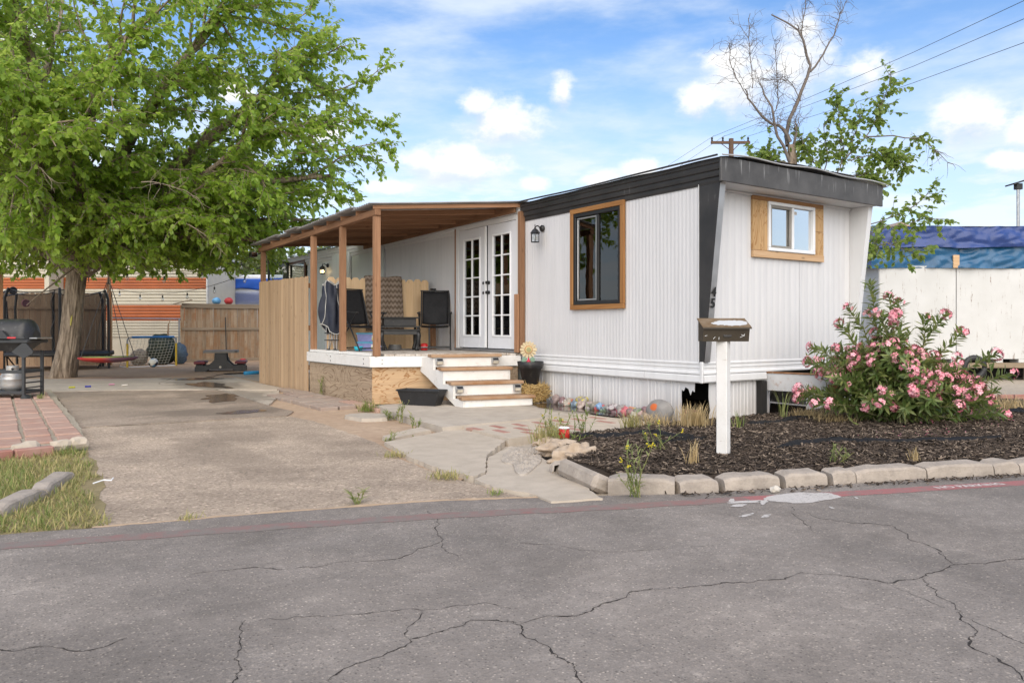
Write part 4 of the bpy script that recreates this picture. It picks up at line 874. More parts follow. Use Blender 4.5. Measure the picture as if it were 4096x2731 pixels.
mb = MB(); mb.box(-2.3, -2.17, 10.42, 10.6, 2.62, 2.72, .01); FL = thing('flood_light', (-2.2, 10.5, 2.67), 'small black flood lamp fixed to the far porch post under the tree', 'lamp')
add('housing', mb, M['black'], FL); mb = MB(); mb.box(-2.29, -2.18, 10.413, 10.419, 2.63, 2.71); add('lens', mb, M['glass_mirror'], FL); mb = MB(); mb.tube([(-2.17, 10.5, 2.67), (-2.09, 10.46, 2.70)], .012, 5); add('bracket', mb, M['black'], FL)
# ------------------------------------------------------------------ stairs
ST = thing('stairs', (-.95, 3.6, .06), 'four white porch steps with brown wooden treads', 'stairs')
SA = math.atan2(-.23, 1.0)
for sx, sh in ((-1.43, 0.0), (-.47, -.22)):
    pl = [(3.25, .066), (3.25, .165), (3.525, .165), (3.525, .352), (3.81, .352), (3.81, .54), (4.10, .54), (4.10, .712), (4.50, .712), (4.50, .50), (4.33, .44), (3.47, .066)]
    mb = MB(); mb.prism([(y + sh, z) for y, z in pl], sx - .02, sx + .02, 'x'); add('stringer', mb, M['paint_wood'], ST)
zt = (.205, .392, .578, .757); yl = (3.24, 3.525, 3.812, 4.10)
for k in range(4):
    c = Vector((-.95, yl[k] - .115)); o = Vector((math.sin(SA), -math.cos(SA))); hgt = (zt[k] - .045) - (zt[k - 1] if k else .066)
    me = MB().obox((0, 0, 0), (.985, .02, hgt), None, .002).mesh('riser'); me.materials.append(M['paint_wood']); p = c - o * .012; inst('riser', me, ST, (p.x, p.y, (zt[k - 1] if k else .066) + hgt / 2), (0, 0, SA))
    for j in range(2):
        dd = -.03 + .072 + j * .148; p = c - o * dd; me = MB().obox((0, 0, 0), (1.085, .143, .042), None, .005).mesh('tread'); me.materials.append(M['tread'])
        inst('tread', me, ST, (p.x - .005 + .02 * j, p.y, zt[k] - .021 - .002 * j), (0, 0, SA))
    if k in (1, 3):
        for s_, nm in ((-1, 'left'), (1, 'right')):
            p = c + Vector((math.cos(SA), math.sin(SA))) * (.43 * s_) + o * .03; zz = zt[k] - .1
            t = thing('solar_step_light', (p.x, p.y, zz), '%s-hand small steel solar light on the %s step riser' % (nm, 'second' if k == 1 else 'top'), 'light', 'solar lights on the step risers', local=True, rz=SA)
            mb = MB(); mb.prism([(.03, -.045), (-.03, -.045), (-.042, .008), (-.012, .045), (.03, .045)], -.05, .05, 'x'); add('case', mb, M['steel'], t)
            me = MB().obox((0, 0, 0), (.085, .004, .036), None).mesh('solar_cell'); me.materials.append(mat_plain('solar_cell', (.01, .01, .014), .25)); inst('solar_cell', me, t, (0, -.029, .0285), (R(-39), 0, 0))
            me = MB().obox((0, 0, 0), (.08, .004, .036), None).mesh('diffuser'); me.materials.append(mat_plain('diffuser', (.62, .58, .48), .4)); inst('diffuser', me, t, (0, -.0375, -.019), (R(13), 0, 0))
# ------------------------------------------------------------------ fences on the porch
def board_mesh(w, h, t, dog=True, tag_='board', mat=None, cut=.045):
    pts = [(-w / 2, 0), (w / 2, 0), (w / 2, h - cut), (w / 2 - cut * .75, h), (-w / 2 + cut * .75, h), (-w / 2, h - cut)] if dog else [(-w / 2, 0), (w / 2, 0), (w / 2, h), (-w / 2, h)]
    mb = MB(); mb.prism(pts, -t / 2, t / 2, 'y'); me = mb.mesh(tag_); me.materials.append(mat); return me
BF = thing('board_fence', (-2.12, 9, 0), 'pale vertical board fence closing the left side of the porch', 'fence')
n = 22
for k in range(n):
    y = 7.555 + k * (10.36 - 7.555) / (n - 1); h = 2.05 + .055 * k / n + random.uniform(-.008, .008); me = board_mesh(.138, h, .018, False, 'board', M['cedar_z'])
    inst('board', me, BF, (-2.125 + random.uniform(-.004, .004), y, .0), (0, random.uniform(-.003, .003), R(90)))
for z in (.4, 1.1, 1.85):
    mb = MB(); mb.box(-2.108, -2.075, 7.5, 10.38, z, z + .088, .004); add('rail', mb, M['redwood_y'], BF)
PS = thing('picket_screen', (-1.05, 6.87, .76), 'light cedar dog-eared picket screen across the back of the porch', 'fence')
pa = Vector((-1.95, 7.02)); pb = Vector((-.13, 6.735)); an = math.atan2(pb.y - pa.y, pb.x - pa.x)
for k in range(13):
    p = pa + (pb - pa) * (k + .5) / 13; me = board_mesh(.1405, 1.25 + random.uniform(-.012, .012), .017, True, 'picket', M['cedar_light'])
    inst('picket', me, PS, (p.x, p.y, .77), (0, 0, an))
for z in (.95, 1.75):
    me = MB().obox((0, 0, 0), (1.84, .038, .088), None, .004).mesh('rail'); me.materials.append(M['cedar_light']); p = (pa + pb) / 2 + Vector((.004, .032)); inst('rail', me, PS, (p.x, p.y, z), (0, 0, an))
mb = MB(); mb.box(-.145, -.065, 6.56, 6.64, .76, 1.7, .004); add('post', mb, M['redwood_z'], PS)
t = thing('post_solar_lamp', (-.1, 6.6, 1.7), 'small black solar cap lamp above the picket screen by the wall', 'lamp'); mb = MB(); mb.box(-.14, -.07, 6.57, 6.63, 1.70, 1.80, .01); add('body', mb, M['black'], t); mb = MB(); mb.box(-.15, -.06, 6.56, 6.64, 1.83, 1.86, .008); mb.box(-.13, -.08, 6.58, 6.62, 1.8, 1.83); add('cap', mb, M['black'], t)
# rug over the pickets
def m_rug():
    n = N('chevron_rug'); co = n.co(); x = n.axis(co, 0); z = n.axis(co, 2); tri = n.m('PINGPONG', n.m('MULTIPLY', x, 1.0), .035); s_ = n.m('FRACT', n.m('MULTIPLY', n.m('ADD', z, n.m('MULTIPLY', tri, 1.1)), 10.5)); w = n.noise(n.co((30, 30, 90)), 2, 3)
    col = n.mix(n.mr(s_, .4, .55), (.155, .115, .085, 1), (.31, .25, .20, 1)); col = n.mix(n.mr(w, .35, .65, .5, 0), col, (.085, .062, .048, 1)); return n.out(col, .95, n.bump(n.m('ADD', w, n.mr(s_, .4, .55)), .8, .008), spec=.1)
mb = MB()
def rug(u, v):
    w = .66 * (u - .5) + (.05 * v * (1 if u > .5 else .3)); s = v * 1.12
    if s < .10: off, z = .03 - .0 , 1.95 + s
    elif s < .16: off, z = .03 - (s - .1) * 1.0, 2.055
    else: off, z = -.03 - .03 * math.sin(s * 2), 2.055 - (s - .16)
    return (w, off + .008 * math.sin(u * 19 + v * 3), z - 1.6 + .012 * math.sin(u * 9))
mb.sheet(rug, 30, 40); me = mb.mesh('hanging_rug', None, True); me.materials.append(m_rug())
o = inst('hanging_rug', me, None, (-.98, 6.862, 1.6), (0, 0, an)); tag(o, 'brown chevron woven rug hung over the cedar pickets', 'rug'); o.modifiers.new('thick', 'SOLIDIFY').thickness = .006
# ------------------------------------------------------------------ porch furniture
M['mesh_fabric'] = mat_plain('black_sling_fabric', (.016, .016, .018), .7, .25, 40, 0, None, .3, .3, 400)
def patio_chair(loc, rz, label):
    t = thing('patio_chair', loc, label, 'chair', 'black folding patio chairs', local=True, rz=rz)     # faces -y
    def sl(u, v):
        if v < .45: q = v / .45; y = -.22 + .44 * q; z = .42 - .03 * math.sin(q * math.pi) + .01 * q
        else: q = (v - .45) / .55; y = .22 + .20 * q; z = .43 + .60 * q
        return ((u - .5) * .46, y, z - .012 * math.sin(u * math.pi) * (1 if v < .5 else .3))
    mb = MB(); mb.sheet(lambda u, v: sl(u, v * .45), 8, 8); o = add('seat', mb, M['mesh_fabric'], t, True); o.modifiers.new('t', 'SOLIDIFY').thickness = .004
    mb = MB(); mb.sheet(lambda u, v: sl(u, .47 + v * .53), 8, 10); o = add('backrest', mb, M['mesh_fabric'], t, True); o.modifiers.new('t', 'SOLIDIFY').thickness = .004
    for s_ in (-1, 1):
        xx = .245 * s_
        mb = MB(); mb.tube([(xx, .43, 1.04), (xx, .22, .44), (xx, .20, .41), (xx, -.25, .42)], .012, 8); add('side_frame', mb, M['black'], t)
        mb = MB(); mb.tube([(xx + .022 * s_, -.20, .62), (xx + .022 * s_, .12, .30), (xx + .022 * s_, .30, .012)], .012, 8); add('leg', mb, M['black'], t)
        mb = MB(); mb.tube([(xx + .022 * s_, -.30, .012), (xx + .022 * s_, -.05, .35), (xx + .022 * s_, .10, .52), (xx + .022 * s_, .20, .63)], .012, 8); add('leg', mb, M['black'], t)
        mb = MB(); mb.obox((xx + .03 * s_, -.02, .642), (.045, .48, .025), (R(3), 0, 0), .010); add('armrest', mb, M['black_plastic'], t)
    for y, z in ((-.28, .05), (.28, .05), (.43, 1.04)):
        mb = MB(); mb.tube([(-.267, y, z), (.267, y, z)], .011, 7); add('crossbar', mb, M['black'], t)
    return t
patio_chair((-1.62, 6.22, .762), R(10), 'black sling patio chair turned sideways behind the second porch post')
patio_chair((-.42, 5.95, .762), R(-30), 'black sling patio chair facing the steps, next to the french doors')
TB = thing('low_table', (-1.0, 6.16, .762), 'low black wooden table with curved legs between the patio chairs', 'table', local=True, rz=R(-20))
bw_ = mat_plain('black_lacquered_wood', (.02, .02, .021), .4, .3, 9, 0, (.06, .05, .045), .5)
mb = MB(); mb.box(-.34, .34, -.26, .26, .335, .36, .006); add('top', mb, bw_, TB)
for s_ in (-1, 1):
    mb = MB(); mb.box(-.28, .28, s_ * .235 - .012, s_ * .235 + .012, .27, .334, .003); add('apron', mb, bw_, TB)
    mb = MB(); mb.box(s_ * .295 - .012, s_ * .295 + .012, -.2, .2, .27, .334, .003); add('apron', mb, bw_, TB)
    for q in (-1, 1):
        mb = MB(); mb.tube([(s_ * .29, q * .21, .335), (s_ * .31, q * .228, .25), (s_ * .30, q * .22, .12), (s_ * .275, q * .20, .045), (s_ * .285, q * .21, .0)], [.042, .04, .028, .026, .04], 8); add('leg', mb, bw_, TB, True)
BX = thing('black_fire_box', (-1.0, 6.16, 1.122), 'black rectangular metal box standing on the low black table', 'box', local=True, rz=R(-20))
for sx, sy in ((-.3, -.2), (.3, -.2), (-.3, .2), (.3, .2)):
    mb = MB(); mb.lathe([(.02, 0), (.02, .03)], (sx, sy, 0), 8); add('foot', mb, M['black'], BX)
mb = MB(); mb.box(-.33, .33, -.24, .24, .03, .055, .004); add('base_tray', mb, M['black'], BX); mb = MB(); mb.box(-.27, .27, -.19, .19, .056, .185, .004); add('body', mb, M['black_plastic'], BX); mb = MB(); mb.box(-.33, .33, -.24, .24, .186, .205, .004); add('lid', mb, M['black'], BX)
for k, (bx, by, bz, lab) in enumerate(((-1.42, 6.42, .762, 'lower of two stacked lavender toy boxes with blue lids'), (-1.41, 6.42, .915, 'upper of two stacked lavender toy boxes with a yellow label'))):
    t = thing('toy_box', (bx, by, bz), lab + ' on the deck', 'box', 'stacked toy boxes', local=True, rz=R(-28))
    mb = MB(); pr = [(-.21, -.14), (.21, -.14), (.21, .14), (-.21, .14)]; mb.prism([(a * .92, b * .9) for a, b in pr], 0.0, .001); mb = MB(); mb._add([(a * .92, b * .9, 0) for a, b in pr] + [(a, b, .12) for a, b in pr], [(0, 1, 2, 3), (4, 5, 6, 7), (0, 1, 5, 4), (1, 2, 6, 5), (2, 3, 7, 6), (3, 0, 4, 7)])
    add('tub', mb, mat_plain('lavender_plastic', (.30, .32, .62), .35, .25, 14), t); mb = MB(); mb.box(-.225, .225, -.155, .155, .121, .148, .008); add('lid', mb, mat_plain('sky_blue_plastic', (.16, .52, .75), .35), t)
    me = MB().obox((0, 0, 0), (.13, .002, .08), None).mesh('label_card'); n = N('label_card'); cc = n.co(); vv = n.vor(cc, 45, 'Color'); ok = n.mr(n.axis(cc, 2), -.005, .005); col = n.mix(ok, n.mix(.35, (.75, .62, .06, 1), vv), (.72, .74, .68, 1)); n.out(col, .5); me.materials.append(n.mat); inst('label_card', me, t, (.10, -.141, .062), (R(-4), 0, 0))
BW = thing('dog_bowl', (-.95, 6.42, .762), 'round grey metal pet bowl under the low table', 'bowl', local=True); mb = MB(); mb.lathe([(.0, .0), (.11, .0), (.12, .01), (.105, .085), (.11, .09), (.095, .088), (.085, .03), (0, .028)], (0, 0, 0), 24); add('bowl', mb, M['steel'], BW, True)
t = thing('toy_drum', (-.60, 6.0, .762), 'small bright red toy with pale rim beside the table leg', 'toy', local=True); mb = MB(); mb.lathe([(0, 0), (.055, 0), (.06, .02), (.06, .09), (.05, .115), (0, .12)], (0, 0, 0), 18); add('body', mb, mat_plain('red_plastic', (.62, .02, .02), .4), t, True); mb = MB(); mb.lathe([(.061, .04), (.064, .05), (.061, .06)], (0, 0, 0), 18); add('rim', mb, M['white_pvc'], t)
t = thing('sand_scoop', (-1.78, 6.05, .762), 'small turquoise plastic scoop lying by the second porch post', 'toy', local=True, rz=.4); mb = MB(); mb.lathe([(.03, 0), (.06, .0), (.075, .07), (.07, .07), (.05, .012)], (0, 0, .01), 14); mb.tube([(.06, 0, .05), (.16, 0, .03)], .012, 6); add('scoop', mb, mat_plain('turquoise_plastic', (.03, .48, .65), .4), t, True)
# folded camp chair leaning in the corner
CC = thing('folded_camp_chair', (-1.95, 6.78, .768), 'folded navy camp chair with grey piping leaning in the porch corner', 'chair', local=True, rz=R(-34))
nav = mat_plain('navy_nylon', (.028, .033, .052), .6, .35, 7, 0, None, .35, .4, 30)
def camp(u, v):
    a = u * 2 * math.pi; z = .36 + v * .78; r = .13 + .035 * math.sin(v * 3.1) + (.05 * (1 - v) ** 2); k = 1 + .22 * math.sin(a * 4 + v * 2.5) + .10 * math.sin(a * 7 - v * 6)
    zz = z + (.09 * math.sin(a * 2.0 + .6) * (1 - v) ** 2) + .04 * v * math.cos(a * 3)
    return (r * k * math.cos(a), r * .55 * k * math.sin(a), zz)
mb = MB(); mb.sheet(camp, 60, 26); o = add('fabric', mb, nav, CC, True); o.modifiers.new('t', 'SOLIDIFY').thickness = .004
pip = mat_plain('grey_piping', (.50, .49, .46), .7)
mb = MB(); mb.tube([camp(u, 1) for u in np.linspace(0, 1, 50)], .008, 5); add('piping', mb, pip, CC); mb = MB(); mb.tube([camp(u, 0) for u in np.linspace(0, 1, 50)], .008, 5); add('piping', mb, pip, CC)
for u in (.10, .42, .62, .90):
    mb = MB(); mb.tube([tuple(Vector(camp(u + .03 * math.sin(v * 5), v)) * 1.03) for v in np.linspace(0, 1, 16)], .007, 5); add('piping', mb, pip, CC)
mb = MB()
def flap(u, v): return (.10 + u * .13 - .03 * v * u, -.05 - .02 * math.sin(u * 3), .30 + v * .42 * (1 - .25 * u) + .02 * math.sin(v * 9))
mb.sheet(flap, 10, 12); o = add('flap', mb, nav, CC, True); o.modifiers.new('t', 'SOLIDIFY').thickness = .004
mb = MB(); mb.tube([flap(0, 0), flap(.5, 0), flap(1, 0), flap(1, .3), flap(1, .6), flap(1, 1)], .007, 5); add('piping', mb, pip, CC)
al = mat_plain('pole_alloy', (.50, .48, .46), .35, .15, 9, .8)
for k, (xa, xb) in enumerate(((-.09, -.10), (-.055, .05), (.055, -.05), (.09, .10), (-.02, -.06), (.02, .06))):
    mb = MB(); mb.tube([(xb * .9, -.04 + .02 * (k % 3), .012), (xa, -.03 + .02 * (k % 3), .55)], .010, 6); add('leg', mb, al, CC)
for xx in (-.06, .06):
    mb = MB(); mb.obox((xx, -.02, .012), (.06, .05, .024), None, .008); add('foot', mb, M['black_plastic'], CC)
for z in (.17, .29):
    mb = MB(); mb.obox((0, -.02, z), (.24, .07, .018), None, .006); add('joint', mb, M['black_plastic'], CC)
# planters, pot, straw bale
PL = thing('window_box_planter', (-1.75, 3.88, .066), 'empty black rectangular planter on the slab left of the steps', 'planter', local=True, rz=R(-57))
def trough(L, W, l, w, h, th=.012):
    mb = MB(); a = [(-l / 2, -w / 2, 0), (l / 2, -w / 2, 0), (l / 2, w / 2, 0), (-l / 2, w / 2, 0)]; b = [(-L / 2, -W / 2, h), (L / 2, -W / 2, h), (L / 2, W / 2, h), (-L / 2, W / 2, h)]
    c = [(x * (1 - 2 * th / L), y * (1 - 2 * th / W), z) for x, y, z in b]; d = [(x * .93, y * .9, h * .3) for x, y, z in a]; vs = a + b + c + d; fs = [(0, 1, 2, 3), (12, 13, 14, 15)]
    for k in range(4):
        k2 = (k + 1) % 4; fs += [(k, k2, 4 + k2, 4 + k), (4 + k, 4 + k2, 8 + k2, 8 + k), (8 + k, 8 + k2, 12 + k2, 12 + k)]
    mb._add(vs, fs); return mb
add('trough', trough(.66, .26, .52, .18, .22), M['black_plastic'], PL)
mb = MB(); frame_rect(mb, 'x', 0, -.0, .0, 0, 0, 0, 0, 0) if False else None
mb.tube([(-.335, -.135, .205), (.335, -.135, .205), (.335, .135, .205), (-.335, .135, .205), (-.335, -.135, .205)], .011, 6); add('rim', mb, M['black_plastic'], PL)
HB = thing('straw_bale', (-.25, 3.33, .066), 'small golden straw bale under the black flower pot', 'bale', local=True, rz=R(10))
stw = N('straw'); co = stw.co(); stw.out(stw.mix(stw.island(), (.50, .33, .12, 1), (.70, .52, .25, 1)), .8, spec=.25)
mb = MB(); mb.obox((0, 0, .13), (.40, .30, .23), None, .03); add('core', mb, mat_plain('straw_core', (.30, .19, .07), .9, .4, 20), HB)
V = []; F_ = []; rs = np.random.default_rng(5)
for k in range(1500):
    f = rs.integers(0, 5); u, v = rs.uniform(-1, 1, 2); p = {0: (u * .2, -.15, .13 + v * .115), 1: (u * .2, .15, .13 + v * .115), 2: (-.2, u * .15, .13 + v * .115), 3: (.2, u * .15, .13 + v * .115), 4: (u * .2, v * .15, .245)}[int(f)]
    d = rs.normal(0, 1, 3) * (1.3, .6, .8); d /= np.linalg.norm(d); L = rs.uniform(.03, .085); w = np.cross(d, rs.normal(0, 1, 3)); w = w / np.linalg.norm(w) * .0032; p = np.array(p) + rs.normal(0, .008, 3); p[2] = max(p[2], .015); q = p + d * L; q[2] = max(q[2], .006); w2 = np.cross(d, w); o = len(V); V += [p - w, p + w, p + w2, q - w, q + w, q + w2]; F_ += [(o, o + 1, o + 4, o + 3), (o + 1, o + 2, o + 5, o + 4), (o + 2, o, o + 3, o + 5)]
me = np_mesh('straw', V, F_, stw.mat); o = bpy.data.objects.new('straw', me); link(o, HB); o['kind'] = 'stuff'
FP = thing('flower_pot', (-.25, 3.36, .31), 'round black flower pot on the straw bale at the foot of the wall', 'pot', local=True)
mb = MB(); mb.lathe([(0, 0), (.105, 0), (.115, .01), (.155, .24), (.175, .245), (.195, .345), (.185, .35), (.16, .25), (.15, .28), (0, .28)], (0, 0, 0), 28); add('pot', mb, M['black_plastic'], FP, True)
SF = thing('straw_flower_ornament', (-.30, 3.34, .59), 'cream straw sunflower ornament with a red figure stuck in the black pot', 'ornament', local=True, rz=R(-25))
V = []; F_ = []
for k in range(90):
    a = 2 * math.pi * k / 90; r1 = .115 + .012 * math.sin(k * 7.3); w = .006; c_, s_ = math.cos(a), math.sin(a); o = len(V); V += [(c_ * .05 - s_ * w, -.008, .24 + s_ * .05 + c_ * w), (c_ * .05 + s_ * w, -.008, .24 + s_ * .05 - c_ * w), (c_ * r1 + s_ * w * 1.3, -.016 * math.sin(k), .24 + s_ * r1 - c_ * w * 1.3), (c_ * r1 - s_ * w * 1.3, -.016 * math.sin(k), .24 + s_ * r1 + c_ * w * 1.3)]; F_.append((o, o + 1, o + 2, o + 3))
me = np_mesh('petals', V, F_, mat_plain('raffia', (.68, .56, .36), .9)); o = bpy.data.objects.new('petals', me); link(o, SF)
for rr_, c_, d_ in ((.062, (.48, .27, .14), -.014), (.05, (.58, .45, .22), -.02), (.035, (.36, .34, .17), -.026)):
    mb = MB(); mb.lathe([(0, 0), (rr_, 0), (rr_ * .95, .012), (0, .018)], (0, d_ + .008, .24), 20, (R(90), 0, 0)); add('disc', mb, mat_plain('disc', c_, .9), SF)
mb = MB(); mb.lathe([(.05, 0), (.03, .05), (.0, .11)], (0, -.01, .02), 12); add('figure_hat', mb, mat_plain('pink_red', (.55, .03, .07), .7), SF, True)
mb = MB(); mb.blob((0, -.03, .035), (.035, .02, .025), 1, .2); add('figure_beard', mb, M['white_pvc'], SF)
mb = MB(); mb.blob((-.06, .005, .09), (.045, .012, .05), 1, .2); mb2 = MB(); mb2.blob((.06, .005, .09), (.045, .012, .05), 1, .2); gm = mat_plain('mottled_green', (.22, .34, .25), .8); add('leaf', mb, gm, SF); add('leaf', mb2, gm, SF)
mb = MB(); mb.tube([(0, .01, -.03), (0, .01, .24)], .006, 5); add('stake', mb, M['redwood_z'], SF)
# painted stones along the skirting
st_list = [(-.13, 3.04, .075, (.045, .05, .05), (.1, .1, .1), 'charcoal stone first in the row beside the straw bale'), (-.12, 2.92, .115, (.30, .19, .165), (.07, .045, .05), 'large pinkish brown stone with a dark brown cap'), (-.14, 2.74, .09, (.16, .035, .04), (.7, .65, .62), 'dark red painted stone with white spots'), (-.13, 2.63, .105, (.42, .36, .27), (.55, .13, .05), 'tan painted stone with a red dab on top'), (-.13, 2.475, .095, (.08, .14, .22), (.30, .42, .52), 'dark blue painted stone with pale blue strokes'), (-.10, 2.36, .13, (.33, .28, .21), (.62, .50, .03), 'tall beige stone with a big yellow patch'), (-.2, 2.27, .08, (.42, .28, .24), (.5, .4, .35), 'pink stone leaning on the yellow-patched one'), (-.13, 2.17, .095, (.40, .30, .27), (.62, .56, .54), 'rosy stone with white strokes in mid row'), (-.15, 2.05, .105, (.23, .20, .14), (.42, .36, .12), 'olive and mustard painted stone'), (-.16, 1.93, .10, (.20, .42, .72), (.58, .06, .04), 'stone painted half light blue and half red'), (-.18, 1.83, .07, (.10, .17, .20), (.25, .35, .2), 'small dark teal stone right of the blue and red one'), (-.17, 1.74, .075, (.36, .33, .30), (.5, .48, .42), 'plain grey pebble beside the teal stone'), (-.17, 1.64, .105, (.56, .50, .49), (.16, .05, .07), 'pale round stone painted with a dark star'), (-.16, 1.52, .10, (.24, .21, .20), (.5, .05, .08), 'dark grey stone with a thin red ring'), (-.2, 1.45, .075, (.40, .34, .29), (.5, .42, .38), 'beige stone leaning on the red-ringed one'), (-.22, 1.38, .09, (.62, .06, .09), (.72, .5, .5), 'bright cherry red stone with white marks'), (-.10, 1.40, .09, (.62, .18, .04), (.7, .55, .1), 'stone with orange and yellow rainbow bands at the back'), (-.26, 1.26, .085, (.16, .045, .06), (.3, .1, .12), 'maroon stone in front of the rainbow stone'), (-.14, 1.24, .105, (.19, .20, .16), (.2, .38, .15), 'grey green stone with green dots'), (-.08, 1.12, .11, (.20, .06, .07), (.6, .12, .1), 'upright dark red stone with a red centre'), (-.3, 1.13, .065, (.42, .38, .26), (.5, .45, .3), 'small sandy pebble at the front of the row'), (-.28, 1.03, .08, (.48, .31, .28), (.55, .42, .38), 'pale pink stone near the big grey boulder'), (-.12, 1.0, .085, (.28, .40, .50), (.5, .6, .68), 'light blue painted stone leaning by the boulder'), (-.37, .88, .07, (.30, .225, .18), (.36, .3, .25), 'small brown rock in front of the boulder')]
for i, (x, y, r_, c1_, c2_, lab) in enumerate(st_list):
    c1_ = tuple(q * .62 + .10 for q in c1_); c2_ = tuple(q * .7 + .07 for q in c2_)
    n = N('painted_stone'); co = n.co(); f = n.noise(co, 11, 3, .5); col = n.mix(n.mr(f, .52 + .03 * math.sin(i), .57 + .03 * math.sin(i)), (*c1_, 1), (*c2_, 1)); col = n.mix(n.mr(n.noise(co, 30, 4), .6, .7, 0, .6), col, (.28, .25, .22, 1)); n.out(col, .5, n.bump(f, .2, .01))
    mb = MB(); h = r_ * random.uniform(.75, .95); mb.blob((x, y, .055 + h * .62), (r_ * random.uniform(.55, .7), r_ * random.uniform(.58, .8), h * .78), 3, .7, 1.3, i * 3.1, flat=-h * .62)
    tag(add('painted_stone', mb, n.mat, None, True), lab, 'stone', 'painted stones along the skirting')
n = N('boulder'); co = n.co(); f = n.noise(co, 5, 4); sp = n.vor(n.co((1, 1, 1)), 2.2); col = n.mix(n.mr(f, .35, .65), (.20, .19, .18, 1), (.30, .285, .27, 1)); dd = n.new('ShaderNodeVectorMath', operation='DISTANCE'); n.put(dd.inputs[0], n.co((1, .75, 1))); dd.inputs[1].default_value = (-.08, .0, .055); col = n.mix(n.mr(n.m('ADD', dd.outputs['Value'], n.m('MULTIPLY', f, .05)), .065, .075, 1, 0), col, (.58, .14, .04, 1)); n.out(col, .75, n.bump(f, .5, .02))
mb = MB(); mb.blob((-.2, .80, .155), (.115, .20, .15), 3, .14, 1.3, 2.0); tag(add('painted_boulder', mb, n.mat, None, True), 'big grey boulder with an orange painted mark ending the stone row', 'stone')
# ------------------------------------------------------------------ mailbox
MP = thing('mailbox_post', (-1.68, -1.40, .05), 'white square wooden post carrying the mailbox in the mulch bed', 'post')
mb = MB(); mb.obox((-1.68, -1.40, .51), (.09, .09, 1.06), (0, 0, R(20)), .005); add('post', mb, M['paint_wood'], MP)
MX = thing('mailbox', (-1.68, -1.40, 1.035), 'brown metal mailbox with a patch of peeled pale paint on its lid', 'mailbox', local=True, rz=R(-31))
br = mat_plain('brown_mailbox_paint', (.060, .046, .030), .5, .25, 6, 0, None, .45)
n = N('mailbox_lid'); co = n.co(); f = n.noise(co, 14, 5, .6); x_ = n.axis(co, 0); y_ = n.axis(co, 1)
e = n.m('ADD', n.m('POWER', n.m('ABSOLUTE', n.m('DIVIDE', n.m('SUBTRACT', x_, .05), .15)), 2.4), n.m('POWER', n.m('ABSOLUTE', n.m('DIVIDE', n.m('ADD', y_, .004), .048)), 2.0)); col = n.mix(n.mr(n.m('ADD', e, n.m('MULTIPLY', n.m('SUBTRACT', f, .5), 2.6)), .95, 1.03, 1, 0), n.mix(n.mr(f, .4, .6), (.15, .095, .045, 1), (.20, .145, .09, 1)), (.50, .51, .52, 1)); n.out(col, .6, None, 0, .35); lidm = n.mat
L = .40
mb = MB(); mb.prism([(-.088, .112), (-.062, 0), (.06, 0), (.06, .185), (.05, .185)], -L / 2 + .006, L / 2 - .006, 'x'); add('box', mb, br, MX)
mb = MB(); mb.prism([(-.106, .118), (-.103, .110), (.064, .184), (.064, .194)], -L / 2 - .004, L / 2 + .004, 'x'); add('lid', mb, lidm, MX)
mb = MB(); mb.prism([(-.106, .118), (-.106, .104), (-.102, .104), (-.101, .113)], -L / 2 - .004, L / 2 + .004, 'x'); add('lid_lip', mb, br, MX)
cr = [(-.030, .0), (.030, .0), (.046, .036), (.026, .022), (.006, .026), (.006, .046), (.012, .052), (-.012, .052), (-.006, .046), (-.006, .026), (-.026, .022), (-.046, .036)]
me = MB().prism(cr, -.003, .004, 'y').mesh('crown_emblem'); me.materials.append(mat_plain('emblem', (.012, .010, .009), .45)); inst('crown_emblem', me, MX, (.01, -.076, .038), (R(-13), 0, 0))
for (x, z, a, s_) in ((-.10, .03, .9, .024), (-.06, .028, 1.5, .026), (.13, .04, .4, .03), (.15, .055, 1.0, .022), (-.17, .048, .3, .022), (.14, .052, -.3, .03)):
    me = MB().obox((0, 0, 0), (s_, .0012, .0025), None).mesh('scratch'); me.materials.append(M['white_pvc']); inst('scratch', me, MX, (x, -.0635 - z * .23, z), (R(-13), -a, 0))
# ------------------------------------------------------------------ grill and gas bottle
GA = R(-34.24)
def at_img(D, X, z): return (-6.721 + .5626 * D + .8267 * X, -5.671 + .8267 * D - .5626 * X, z)
GR = thing('gas_grill', at_img(12.0, -7.75, .045), 'black gas grill with domed lid and open steel frame on the brick terrace', 'grill', local=True, rz=GA)
gm = mat_plain('grill_enamel', (.030, .030, .032), .42, .35, 9, 0, (.10, .10, .10), .5); gf = mat_plain('grill_frame', (.045, .048, .052), .45, .2, 6)
def lidp(u, v):
    a = math.pi * v; x = -1.0 + u * 1.27; e = 1 - max(0, (abs(u - .5) - .40) / .1) ** 2 * .55; return (x, -.24 * math.cos(a) * e, .915 + (.325 * math.sin(a) ** .75 + .0) * e)
mb = MB(); mb.sheet(lidp, 40, 18); n0 = len(mb.v)
mb._add([lidp(1, v / 18) for v in range(19)], [tuple(range(19))]); mb._add([lidp(0, v / 18) for v in range(19)], [tuple(range(19))]); add('lid', mb, gm, GR, True)
mb = MB(); mb.prism([(-.25, .915), (-.25, .935), (.03, .935), (-.08, 1.06), (-.13, 1.06)], -.30, -.25, 'y'); add('lid_badge', mb, gf, GR)
mb = MB(); mb.box(-1.05, .30, -.28, .26, .865, .915, .01); add('rim', mb, gf, GR)
mb = MB(); mb._add([(-1, -.24, .865), (.22, -.24, .865), (.22, .22, .865), (-1, .22, .865), (-.9, -.16, .74), (.08, -.16, .74), (.08, .16, .74), (-.9, .16, .74)], [(0, 1, 2, 3), (4, 5, 6, 7), (0, 1, 5, 4), (1, 2, 6, 5), (2, 3, 7, 6), (3, 0, 4, 7)]); add('firebox', mb, gm, GR)
